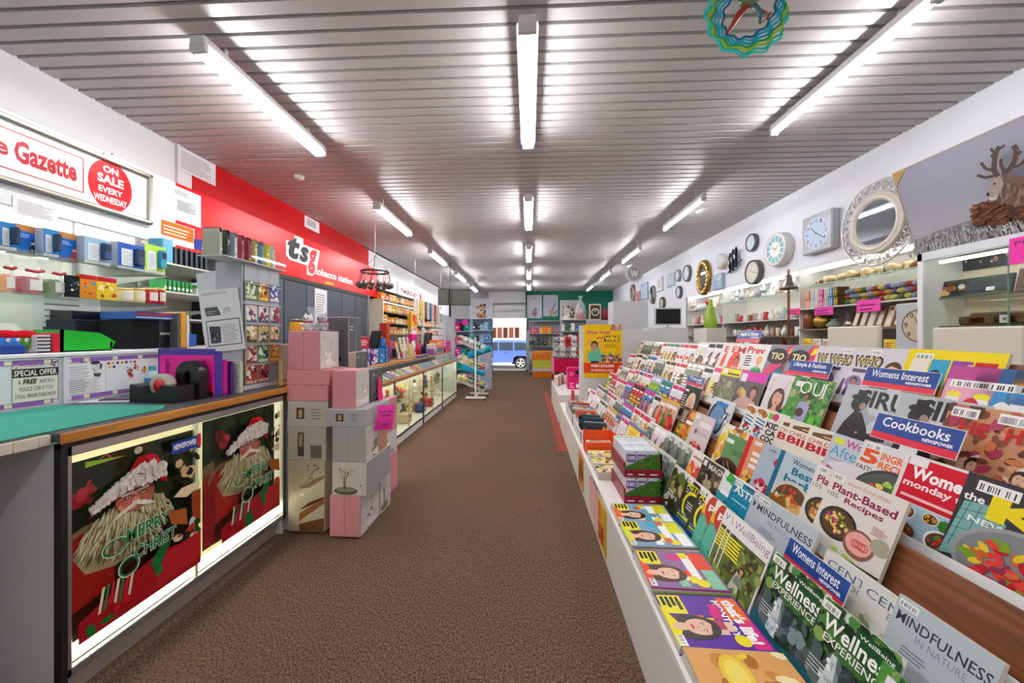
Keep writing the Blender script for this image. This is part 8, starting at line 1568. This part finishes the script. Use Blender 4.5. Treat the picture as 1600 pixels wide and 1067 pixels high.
# ---- things hanging from the ceiling
q = P(991, 428, Y=9.0); t = thing('hanging_logo_sign', 'round white disc sign with a W mark hanging from the ceiling', 'sign', (q.x, 9.0, q.z)); g = G(); g.lathe([(0, -.01), (.2, -.01), (.2, .01), (0, .01)], '#e8eaec', 'plastic', 28, (0, 0, 0), 'Y'); a = Art(g, (-.2, -.011, -.2), (.4, 0, 0), (0, 0, .4)); a.n = Vector((0, -1, 0)); a.oval(.5, .5, .38, .38, '#a8acb0', 26); a.text('W', .26, .3, .74, .72, '#f4f4f4', .06); g.obj('disc', t); g = G(); g.cyl((0, 0, .2), (0, 0, CZ-q.z), .004, '#ccc'); g.obj('wire', t)
for (px, py, Yc, lab) in ((1097, 326, 5.3, 'small white security camera beside the second right batten'), (985, 415, 9.3, 'small white security camera near the round hanging sign')):
    q = P(px, py, Y=Yc); t = thing('security_camera', lab, 'camera', (q.x, Yc, q.z)); g = G(); g.T = Matrix.Rotation(R(25), 4, 'Z') @ Matrix.Rotation(R(-15), 4, 'X'); g.bbox(-.045, .045, -.1, .08, -.04, .04, '#e4e4e4', 'plastic', .012); g.cyl((0, -.101, 0), (0, -.09, 0), .025, '#222', 'plastic'); g.obj('housing', t); g = G(); g.cyl((0, 0, .03), (0, 0, CZ-q.z+.01), .012, '#ddd'); g.obj('bracket', t)
def spinner():
    q = P(1170, 10, Y=1.9); t = thing('wind_spinner', 'teal and lime metal wind spinner with a red legged frog hanging overhead', 'wind spinner', (q.x, 1.9, 2.98)); cz = -.09; Rr = .165
    for k, c in enumerate(['#186888', '#20b0c8', '#18a0c0', '#28a050', '#a8c828', '#20c0b0', '#40d8d0']):
        g = G(); n = 96; vs = []; tw = R(-38+k*7)
        for j in range(n+1):
            an = 2*pi*j/n; rr = Rr*(.72+.07*k)*(1+.05*sin(an*12+k*.4)); wdt = .013
            for s in (0, 1): r_ = rr+s*wdt; x, z = r_*cos(an), r_*sin(an)*1.0; vs.append((x*cos(tw), x*sin(tw)*.6+.004*k, z+cz))
        g.add(vs, [(2*j, 2*j+1, 2*j+3, 2*j+2) for j in range(n)], c, 'plastic'); o = g.obj('wave_ring', t)
    g = G(); g.tube([(-.0, 0, cz+.04), (-.05, -.01, cz-.02), (-.1, 0, cz-.1)], [.012, .016, .006], '#a02818', 'plastic', 8); g.tube([(.02, 0, cz+.03), (.05, -.01, cz-.02), (.045, -.01, cz-.07)], [.014, .012, .005], '#3c6878', 'plastic', 8)
    for d in (-.02, -.007, .007, .02): g.tube([(.05, -.01, cz-.07), (.075, -.012, cz-.05), (.09+d*.3, -.012, cz-.04+d)], .003, '#b84820', 'plastic', 5); g.tube([(.05, -.01, cz+.0), (.06+d, -.01, cz-.02)], .003, '#b02818', 'plastic', 5)
    g.ball((0, 0, cz+.06), .045, '#5a7040', 'plastic', 10, 8, (1.1, .6, 1)); g.obj('frog', t)
    g = G(); g.cyl((0, 0, .07), (0, 0, .045+.02), .003, '#999'); g.cyl((0, 0, cz+.1), (0, 0, .06), .003, '#999', 'metal'); g.obj('wire', t)
spinner()
# ================================================================ far end of the shop and the street
rb = random.Random(9)
# hanging TV
q0, q1 = P(688, 460, Y=8.9), P(733, 460, Y=8.5); zt, zb = P(710, 452, Y=8.7).z, P(710, 477, Y=8.7).z
px_ = P(703, 400, Y=8.6)
t = thing('hanging_television', 'dark television on a black ceiling pole over the long counter end', 'television', (px_.x, 8.62, 0)); g = G(); w_ = .38; g.T = Matrix.Rotation(R(12), 4, 'Z'); g.bbox(-.28, .48, .03, .09, zb, zt, '#3a3c38', 'plastic', .01); g.box(-.26, .46, .0285, .03, zb+.02, zt-.02, '#55584e', 'printed_gloss'); g.obj('screen', t)
g = G(); g.cyl((0, 0, P(703, 495, Y=8.62).z), (0, 0, zt), .03, '#222426', 'plastic', 10); g.cyl((0, 0, zt), (0, 0, CZ), .008, '#333', 'plastic', 8); g.obj('pole', t)
def canvas(x0, x1, y0, y1, Y, lab, art, frame='#e8e8ea'):
    A, B = P(x0, y1, Y=Y), P(x1, y1, Y=Y); zt = P(x0, y0, Y=Y).z; g = G(); W_ = B.x-A.x; H = zt-A.z; g.bbox(0, W_, 0, .03, 0, H, frame, 'painted'); a = Art(g, (0, -.0003, 0), (W_, 0, 0), (0, 0, H), 'printed_paper', .0002); a.n = Vector((0, -1, 0)); art(a); one(g, 'animal_canvas', lab, 'picture', 'animal canvases above the street end', (A.x, Y, A.z))
def cow(a): a.rect(.02, .02, .98, .98, '#d4d8e4'); a.line([(.38, .62), (.2, .6), (.06, .8)], .05, '#c8c4c0'); a.line([(.62, .62), (.8, .6), (.94, .8)], .05, '#c8c4c0'); a.blobs(.35, .0, .68, .7, 60, ['#a06838', '#c08850', '#7a4820', '#d0a070'], rb, .06); a.oval(.5, .3, .09, .07, '#e8c8b8')
canvas(733, 770, 466, 498, WB-.29, 'highland cow canvas left of the doorway', cow)
def un(a): a.rect(.03, .02, .97, .98, '#d4d4e0'); a.blobs(.4, .1, .7, .4, 24, ['#a088a0', '#b070a0', '#887898'], rb, .07); a.line([(.5, .4), (.55, .5)], .03, '#776'); a.blobs(.4, .82, .65, .92, 5, ['#889'], rb, .05)
def gi(a): a.rect(.03, .02, .97, .98, '#c8c8dc'); a.line([(.62, .25), (.72, .45), (.84, .62)], .1, '#9a90a8'); a.blobs(.4, .05, .95, .3, 24, ['#b89858', '#c8b068', '#988aa0'], rb, .08)
def gt(a): a.rect(.03, .02, .97, .98, '#e0dede'); a.blobs(.15, .15, .9, .7, 40, ['#6a5a58', '#4a4040', '#a89088', '#b07060'], rb, .07)
canvas(823.5, 846.5, 461, 497, WB-.065, 'unicorn canvas on the green wall', un); canvas(849, 871.5, 461, 494, WB-.065, 'giraffe canvas on the green wall', gi); canvas(875, 905, 469, 501, WB-.065, 'goat canvas on the green wall', gt)
def rackunit(x0, x1, yt, Y, D, n, lab, col, back=None, shelfc=None):
    A, B = P(x0, yt, Y=Y), P(x1, yt, Y=Y); t = thing('shelf_unit', lab, 'shelving', (A.x, Y, 0)); W_ = B.x-A.x; H = A.z; g = G()
    for x in (0, W_-.02): 
        for y in (0, D-.02): g.box(x, x+.02, y, y+.02, 0, H, col, 'painted')
    g.obj('frame', t)
    if back: g = G(); g.box(.02, W_-.02, D-.015, D-.005, .05, H, back, 'painted'); g.obj('back_panel', t)
    zs = []
    for k in range(n): z = .1+(H-.12)*k/(n-1); zs.append(z+.02); g = G(); g.box(0, W_, 0, D, z, z+.018, shelfc or col, 'painted'); g.obj('shelf', t)
    return A.x, W_, zs
def fill(X0, W_, Y, zs, hh, pals, nm, cat, place, wr=(.05, .1), D=.18, hmax=.24, grp=None):
    for k, z in enumerate(zs[:-1]):
        x = X0+.03; j = 0; gap = zs[1]-zs[0]
        while x < X0+W_-.08:
            w = rb.uniform(*wr); c, cn = rb.choice(pals[k % len(pals)]); h = min(gap*.8, hmax)*rb.uniform(.6, 1); g = G(); g.bbox(0, w-.006, 0, D, 0, h, c, 'printed_gloss'); a = Art(g, (0, -.0002, 0), (w-.006, 0, 0), (0, 0, h), eps=.0002); a.n = Vector((0, -1, 0)); a.blobs(.2, .3, .8, .8, 2, ['#fff', c, '#e8d8a0'], rb, .2)
            one(g, nm, '%s %s %s, %s shelf up, %s in its row' % (cn, nm.replace('_', ' '), place, ORD[k], ORD[j]), cat, grp or nm+'s '+place, (x, Y+.02, z+.0)); x += w; j += 1
PB = [[('#8aa8c8', 'pale blue'), ('#c8d8e8', 'icy white'), ('#2878b8', 'blue'), ('#303840', 'black')]]
X0, W_, zs = rackunit(735, 768, 497, 10.6, .4, 6, 'black framed shelf unit with pale blue panels left of the door', '#1c1e24', '#a8c4e0', '#c8d8e8'); fill(X0, W_, 10.6, zs, .2, PB, 'stationery_pack', 'pack', 'left of the door', (.09, .16))
X0, W_, zs = rackunit(709, 736, 497, 9.4, .3, 6, 'pale blue shelf unit behind the wire basket stand', '#b8c8d8', '#88b0d8', '#c8d8e8'); fill(X0, W_, 9.4, zs, .2, [[('#202428', 'black'), ('#e83098', 'pink'), ('#18a088', 'green'), ('#485058', 'grey')]], 'bag', 'bag', 'behind the basket stand', (.1, .18))
q = P(727, 500, Y=9.35); g = G(); g.box(0, .14, 0, .003, 0, .15, '#f048b4', 'printed_paper'); one(g, 'pink_price_sign', 'small pink sign at the top of the pale blue shelf unit', 'sign', None, (q.x-.08, 9.38, P(725, 508, Y=9.35).z))
g = G(); g.bbox(0, .3, 0, .3, 0, 1.0, '#a8b4c4', 'painted'); one(g, 'grey_bin', 'plain grey blue bin behind the basket stand', 'bin', None, (P(748, 560, Y=9.0).x, 9.0, 0))
# wire basket stand
q = P(745, 625, Z=0); bx, by = q.x-.02, q.y
t = thing('basket_stand', 'white wheeled stand of sloping wire baskets full of balls and rolls', 'basket stand', (bx, by, 0)); g = G(); Hs = 1.28
for y in (-.05, .5): g.box(-.015, .015, y-.015, y+.015, .06, Hs-.1*(y > 0), '#f0f0f0'); g.box(-.2, .2, y-.018, y+.018, .04, .08, '#f0f0f0')
g.box(-.01, .01, -.05, .5, .06, .08, '#f0f0f0'); g.obj('frame', t)
for x in (-.18, .18):
    for y in (-.05, .5): g = G(); g.lathe([(0, -.012), (.022, -.012), (.022, .012), (0, .012)], '#333', 'plastic', 12, (x, y, .022), 'X'); g.obj('wheel', t)
BZs = [.28, .68, 1.08]
for z in BZs:
    g = G(); g.T = Matrix.Translation((-.12, .22, z)) @ Matrix.Rotation(R(22), 4, 'Y'); r = .006
    for zz in (0, .12): g.tube([(-.3, -.24, zz), (.3, -.24, zz), (.3, .24, zz), (-.3, .24, zz), (-.3, -.24, zz)], .008 if zz else .004, '#f4f4f4', 'plastic', 5)
    for k in range(13): x = -.3+.05*k; g.tube([(x, -.24, .12), (x, -.24, 0), (x, .24, 0), (x, .24, .12)], .0035, '#eee', 'plastic', 4)
    for k in range(10): y = -.24+.053*k; g.tube([(-.3, y, .12), (-.3, y, 0), (.3, y, 0), (.3, y, .12)], .0035, '#eee', 'plastic', 4)
    g.obj('wire_basket', t)
    for k in range(9):
        c, cn = rb.choice([('#1888b8', 'blue'), ('#c03050', 'red'), ('#e8e0d0', 'cream'), ('#48882c', 'green'), ('#202020', 'black'), ('#d8c840', 'yellow')]); x = -.24+.06*k; g = G(); g.ball((0, 0, 0), .055, c, 'plastic', 10, 7); zz = z+.08-(x)*tan(R(22))
        one(g, 'toy_ball', '%s ball in the %s wire basket, %s from its upper end' % (cn, ['lowest', 'middle', 'top'][BZs.index(z)], ORD[k]), 'toy', 'balls in the wire baskets', (bx-.12+x, by+.12+.2*(k % 2), zz))
for i, (z, c, nm) in enumerate(((.55, '#1890c0', 'blue rolled mat between the lower wire baskets'), (.92, '#18a0c8', 'bright blue rolled mat on the middle wire basket'))):
    g = G(); g.T = Matrix.Rotation(R(-18 if i else 15), 4, 'Y'); g.cyl((-.22, 0, 0), (.26, 0, 0), .07, c, 'matte', 14); one(g, 'rolled_mat', nm, 'mat', None, (bx-.08+.12*i, by+.12, z+.05))
# christmas ornament ring hanging by the fascia
q = P(586, 430, Y=5.2); t = thing('hanging_ornament_ring', 'hanging dark metal ring with silver and red baubles by the red fascia', 'decoration', (q.x, 5.2, 0)); zr = P(586, 425, Y=5.2).z; g = G(); n = 24; rr = .19
g.tube([(rr*cos(2*pi*k/n), rr*sin(2*pi*k/n), zr) for k in range(n+1)], .014, '#3a3c38', 'metal', 6)
for a0 in (0, 2.1, 4.2): g.tube([(rr*cos(a0), rr*sin(a0), zr), (0, 0, zr+.24)], .005, '#667', 'metal', 5)
g.cyl((0, 0, zr+.24), (0, 0, CZ), .004, '#999'); g.obj('ring', t)
for k in range(14): a0 = 2*pi*k/14; g = G(); R2 = rr*1.15; z = zr-.19; g.ball((R2*cos(a0), R2*sin(a0), z), .045, '#8a8886', 'metal', 8, 6); g.ball((R2*cos(a0), R2*sin(a0), z+.01), .036, rb.choice(['#b03030', '#c8c8c8', '#584848']), 'plastic', 7, 5, (1.35, 1.35, .3)); g.cyl((R2*cos(a0), R2*sin(a0), z+.04), (rr*cos(a0), rr*sin(a0), zr), .006, '#c82828' if k % 2 else '#999', 'plastic', 5); g.obj('bauble', t)
# right of the door: shelf unit with bright books
PK_ = [[('#e8e0d8', 'white'), ('#30384c', 'navy'), ('#687078', 'grey')], [('#e8e0d8', 'white'), ('#406040', 'green'), ('#7a5030', 'brown')], [('#22304c', 'navy'), ('#a89878', 'tan'), ('#48603c', 'green')], [('#e88830', 'orange'), ('#d84058', 'red'), ('#28a0b0', 'teal'), ('#b04898', 'magenta'), ('#e8c840', 'yellow')]]
X0, W_, zs = rackunit(826, 880, 501, 12.6, .4, 5, 'grey shelf unit with bright books right of the doorway', '#9a9ca4', '#b0b2b8', '#c0c4cc'); fill(X0, W_, 12.6, zs, .25, PK_, 'book', 'book', 'right of the door', (.045, .11), .16, .26)
X0, W_, zs = rackunit(877, 922, 499, 10.9, .35, 6, 'pale grey shelf unit of ornaments beside the yellow poster', '#b8bcc4', '#a0a4ac', '#c8ccd4'); fill(X0, W_, 10.9, zs, .2, [[('#e8e4e0', 'white'), ('#6a4838', 'brown'), ('#3a6848', 'green'), ('#c83848', 'red'), ('#4878a0', 'blue')]], 'ornament_box', 'ornament', 'on the pale shelf unit', (.07, .13), .14)
# orange and yellow cartons
A = P(832, 590, Y=11.6); B = P(864, 590, Y=11.6); cwid = (B.x-A.x)/2; zc = .002; nlay = ['lowest', 'second', 'third', 'fourth', 'fifth', 'sixth', 'top']
Hc = P(848, 549, Y=11.6).z
for l_, (fr, c, cn) in enumerate(((.22, '#e07a18', 'orange'), (.1, '#d8d8d8', 'white'), (.13, '#d8dc48', 'lime yellow'), (.13, '#d0d440', 'lime yellow'), (.1, '#e88420', 'orange'), (.1, '#e07c1c', 'orange'), (.1, '#e88820', 'orange'))):
    h = fr/.88*(Hc-.0)
    for s_ in (0, 1): g = G(); g.bbox(0, cwid-.004, 0, .35, 0, h-.003, c, 'painted'); one(g, 'paper_carton', '%s carton in the orange pile, %s layer, %s column' % (cn, nlay[l_], ['door side', 'table side'][s_]), 'box', 'cartons in the orange pile', (A.x+s_*cwid, 11.6, zc))
    zc += h
# magenta table with plush animals
A, B = P(866, 600, Y=9.2), P(912, 600, Y=9.2); zt_3 = P(890, 561, Y=9.2).z
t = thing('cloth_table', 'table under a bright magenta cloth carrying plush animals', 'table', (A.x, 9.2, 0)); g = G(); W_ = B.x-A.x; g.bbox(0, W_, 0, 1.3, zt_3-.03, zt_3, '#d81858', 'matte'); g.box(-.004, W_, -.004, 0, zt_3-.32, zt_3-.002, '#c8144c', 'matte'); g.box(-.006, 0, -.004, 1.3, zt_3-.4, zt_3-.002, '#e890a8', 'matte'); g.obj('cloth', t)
for x in (.03, W_-.05):
    for y in (.03, 1.25): g = G(); g.box(x, x+.03, y, y+.03, 0, zt_3-.03, '#444'); g.obj('leg', t)
for k in range(12):
    c, cn = [('#a8a8ac', 'grey'), ('#c8c0b8', 'beige'), ('#8a8a90', 'dark grey'), ('#e8e4e0', 'white'), ('#a86838', 'brown')][k % 5]; lay = k//5; g = G(); s_ = .09
    g.ball((0, 0, .08), s_, c, 'fluffy', 9, 7); g.ball((0, -.03, .2), s_*.75, c, 'fluffy', 9, 7)
    for d in (-1, 1): g.ball((d*.06, -.02, .27), .03, c, 'fluffy', 6, 5, (1, .6, 1)); g.ball((d*.08, -.06, .05), .035, c, 'fluffy', 6, 5)
    g.ball((0, -.09, .19), .014, '#222', 'plastic', 6, 4)
    one(g, 'plush_animal', '%s plush animal heaped on the magenta table, %s, %s from the door side' % (cn, ['front row', 'middle row', 'back row'][lay], ORD[k % 5]), 'plush toy', 'plush animals on the magenta table', (A.x+.08+(k % 5)*.135, 9.3+lay*.25, zt_3+.005+lay*.12*0))
g = G(); g.bbox(0, W_-.1, 0, .25, 0, .2, '#b8a8a0', 'matte'); one(g, 'display_riser', 'riser box behind the plush animals', 'box', None, (A.x+.05, 10.1, zt_3+.002))
for k in range(4):
    g = G(); c, cn = [('#9a9aa0', 'grey'), ('#d8d0c8', 'cream'), ('#b02838', 'red'), ('#c8c8cc', 'pale grey')][k]; g.ball((0, 0, .1), .1, c, 'fluffy', 9, 7); g.ball((0, -.02, .25), .08, c, 'fluffy', 9, 7)
    for d in (-1, 1): g.ball((d*.06, 0, .32), .03, c, 'fluffy', 6, 5)
    one(g, 'plush_animal', '%s plush animal on the riser box behind the table heap' % cn, 'plush toy', 'plush animals on the riser', (A.x+.12+k*.16, 10.2, zt_3+.203))
# lantern, wrapped hamper and boxed clock on the shelf unit tops
zt_4 = P(900, 499, Y=10.9).z
t = thing('white_lantern', 'tall white wire lantern on the pale shelf unit', 'lantern', (P(886, 499, Y=10.8).x, 11.05, zt_4+.001)); g = G()
for k in range(6): a0 = pi*k/3; g.tube([(.1*cos(a0), .1*sin(a0), 0), (.12*cos(a0), .12*sin(a0), .2), (0, 0, .36)], .008, '#e8e4d8', 'plastic', 5)
g.lathe([(.0, 0), (.11, 0), (.11, .02), (0, .02)], '#e8e4d8'); g.obj('cage', t); g = G(); g.cyl((0, 0, .02), (0, 0, .14), .04, '#f0ece0', 'plastic'); g.obj('candle', t)
t = thing('wrapped_hamper', 'red gift hamper in clear cellophane above the yellow poster', 'gift hamper', (P(908, 499, Y=10.9).x, 11.05, zt_4+.001)); g = G(); g.bbox(-.13, .13, -.1, .1, 0, .16, '#b02838', 'plastic', .02); g.ball((0, 0, .24), .09, '#d8b8b0', 'fluffy'); g.obj('basket', t); g = G(); g.lathe([(.16, 0), (.17, .2), (.12, .45), (.03, .58), (.08, .7)], '#e8ecf0', 'crinkly', 12); g.obj('cellophane', t)
A = P(921, 500, Y=10.4); B = P(939, 475, Y=10.4); W_ = B.x-A.x; t = thing('boxed_clock', 'black square skeleton clock in a pale wood frame above the poster', 'clock', (A.x+.0, 10.4, 0)); g = G(); g.bbox(0, W_, 0, .08, A.z, B.z, '#c8a888', 'painted'); g.box(.03, W_-.03, -.002, 0, A.z+.03, B.z-.03, '#26221f'); g.obj('case', t); g = G(); a = Art(g, (.03, -.0025, A.z+.03), (W_-.06, 0, 0), (0, 0, B.z-A.z-.06), eps=.0002); a.n = Vector((0, -1, 0)); a.ring(.5, .5, .32, .42, '#d0ccc0', 24); a.line([(.5, .5), (.65, .7)], .04, '#d8d4c8'); a.line([(.5, .5), (.35, .68)], .04, '#d8d4c8'); g.obj('dial', t)
g = G(); g.bbox(0, .62, 0, .3, 0, A.z-.001, '#9a9ea6'); one(g, 'shelf_bay', 'grey bay carrying the black skeleton clock', 'shelving', None, (A.x-.05, 10.35, 0))
g = G(); g.lathe([(0, 0), (.08, 0), (.12, .1), (.1, .25), (.04, .32), (0, .33)], '#7a2830', 'matte', 12); one(g, 'dark_red_basket', 'dark red ornament beside the skeleton clock', 'ornament', None, (A.x+.47, 10.5, A.z))
# goods in front of the poster panel: magenta boxes and white stand
A = P(885, 605, Y=6.4); B = P(909, 605, Y=6.4); zl = .3
g = G(); g.bbox(DKX+.0, P(912, 600, Y=6.4).x+.12, 5.6, 7.4, 0, .42, '#e4e4e2'); one(g, 'low_display_deck', 'low white display deck beyond the magazine stand', 'display deck')
for k, (dy, z, h, nm) in enumerate(((0, .421, .2, 'lower magenta boxed book set at the deck front'), (.02, .622, .15, 'upper magenta boxed book set on the lower one'))):
    g = G(); g.bbox(0, .27, 0, .25, 0, h-.002, '#d01468', 'printed_gloss'); a = Art(g, (0, -.0003, 0), (.27, 0, 0), (0, 0, h), eps=.0002); a.n = Vector((0, -1, 0)); a.rect(.5, .12, .9, .45, '#e8e8ec') if k == 0 else a.oval(.65, .5, .22, .12, '#22182c'); a.bars(.1, .1, .45, .6, 3, '#f0a0c0', rb); one(g, 'boxed_set', nm, 'box', 'magenta boxed sets', (DKX+.2, 6.2+dy, z))
for k in range(5):
    g = G(); c, cn = [('#e8e4dc', 'white'), ('#c89878', 'tan'), ('#e8e8e8', 'pale'), ('#b83040', 'red'), ('#e0dcd8', 'off-white')][k]; g.bbox(0, .05, 0, .2, 0, .17, c, 'printed_gloss'); one(g, 'boxed_gift', '%s narrow gift box beside the magenta sets, %s from the aisle' % (cn, ORD[k]), 'box', 'narrow gift boxes on the low deck', (DKX+.02+.035*k, 6.55+.1*k, .421))
for k in range(8):
    g = G(); c, cn = [('#e8e0e0', 'white'), ('#d04858', 'red')][k % 2]; g.ball((0, 0, .05), .05, c, 'fluffy', 7, 5); g.ball((0, -.01, .12), .036, c, 'fluffy', 7, 5); one(g, 'small_plush', '%s small plush on the low deck behind the magenta boxes, %s from the aisle' % (cn, ORD[k//2]), 'plush toy', 'small plush on the low deck', (DKX+.05+.09*(k//2), 6.9+.14*(k % 2), .421))
g = G(); g.box(.62, .66, 5.5, 5.58, .0, .5, '#c83830', 'painted'); one(g, 'red_post', 'short red strip at the corner of the low deck', 'trim piece', None)
# ================================================================ outside
g = G(); g.box(-14, 14, WB+.1, 15.2, -.6, -.02, '#e4e0da', 'matte'); g.prism([(15.2, -.6), (15.2, -.02), (18.15, -.42), (18.15, -.6)], -14, 14, '#e0dcd6', 'matte', 'X'); one(g, 'footpath', 'pale concrete footpath outside the doorway', 'footpath')['kind'] = 'structure'
g = G(); g.box(-20, 20, 18.15, 40, -.6, -.5, '#c8c4be', 'matte'); one(g, 'street_road', 'asphalt road outside', 'road')['kind'] = 'structure'
t = thing('shop_building', 'white shopfront building with reddish windows across the street', 'building', (0, 34, -.5)); g = G(); g.box(-14, 14, 0, 4, 0, 6.5, '#e8e4de', 'matte'); g.box(-14, 14, -1.6, 0, 3.2, 3.4, '#f0ece6', 'painted'); g.obj('wall', t)
for k in range(9): x = P(768+k*9-36, 520, Y=34).x; g = G(); g.bbox(x, x+.45, -.05, -.001, 1.6, 2.6, '#c8b8ac', 'painted'); wn = g.obj('window', t); g = G(); g.box(x+.04, x+.41, -.055, -.0505, 1.64, 2.56, '#8a5048' if k % 2 else '#5a3430', 'printed_gloss'); g.obj('pane', wn)
g = G(); x = P(776, 526, Y=33.9).x; g.box(x-.6, x+1.0, -.08, -.051, .9, 1.6, '#f0f0ee'); a = Art(g, (x-.5, -.0815, .95), (1.3, 0, 0), (0, 0, .55), eps=.001); a.n = Vector((0, -1, 0)); a.text('142', .2, .1, .9, .9, '#222', .02); g.obj('number_sign', t)
def car():
    Yc = 20.2; xw = P(813.5, 569, Y=Yc).x; t = thing('blue_car', 'light blue station wagon parked outside the doorway', 'car', (xw, Yc, -.5)); L0 = -3.7; L1 = 1.0
    pr = [(L0, .35), (L0+.02, .75), (L0+.9, .95), (L0+1.6, 1.0), (.8, 1.02), (L1-.05, .95), (L1, .6), (L1-.05, .35), (.42, .35), (.38, .62), (.2, .72), (-.2, .72), (-.38, .62), (-.42, .35), (-2.3, .32), (-2.34, .6), (-2.5, .72), (-2.9, .72), (-3.05, .6), (-3.1, .35)]
    g = G(); g.prism(pr, .0, 1.75, '#40569a', 'plastic'); g.box(-.5, .5, .26, 1.6, .25, .78, '#18181a', 'matte'); g.box(-3.2, -2.2, .26, 1.6, .25, .78, '#18181a', 'matte'); g.obj('body', t)
    g = G(); pr2 = [(-2.4, .98), (-1.7, 1.5), (-1.3, 1.56), (.2, 1.55), (.75, 1.3), (.85, 1.0)]; g.prism(pr2, .1, 1.65, '#5068ac', 'plastic'); g.box(-1.5, .3, .2, .24, 1.56, 1.6, '#c8d0e0', 'metal'); g.obj('cabin', t)
    for pw in ([(-2.15, 1.02), (-1.62, 1.44), (-1.25, 1.46), (-1.25, 1.02)], [(-1.18, 1.02), (-1.18, 1.46), (-.42, 1.46), (-.42, 1.02)], [(-.35, 1.02), (-.35, 1.45), (.2, 1.44), (.62, 1.2), (.6, 1.02)]): g = G(); g.prism(pw, .09, .0999, '#28323e', 'plastic'); g.obj('window', t)
    for x in (0, -2.7):
        g = G(); g.lathe([(0, -.02), (.2, -.02), (.33, .0), (.33, .2), (0, .2)], '#1c1c1e', 'matte', 24, (x, 0, .33), 'Y'); ty = g.obj('tyre', t); g = G()
        for k in range(5): a0 = 2*pi*k/5; g.T = Matrix.Translation((x, -.03, .33)) @ Matrix.Rotation(a0, 4, 'Y'); g.box(-.03, .03, -.005, .01, .02, .21, '#d8d8dc', 'metal')
        g.T = None; g.lathe([(.2, -.025), (.225, -.025), (.225, -.01)], '#d0d0d4', 'metal', 24, (x, 0, .33), 'Y'); g.obj('wheel_rim', ty)
    g = G(); g.box(-.9, -.75, -.012, 0, .88, .91, '#6a80b4', 'metal'); g.box(-1.7, -1.55, -.012, 0, .88, .91, '#6a80b4', 'metal'); g.obj('door_handle', t)
car()
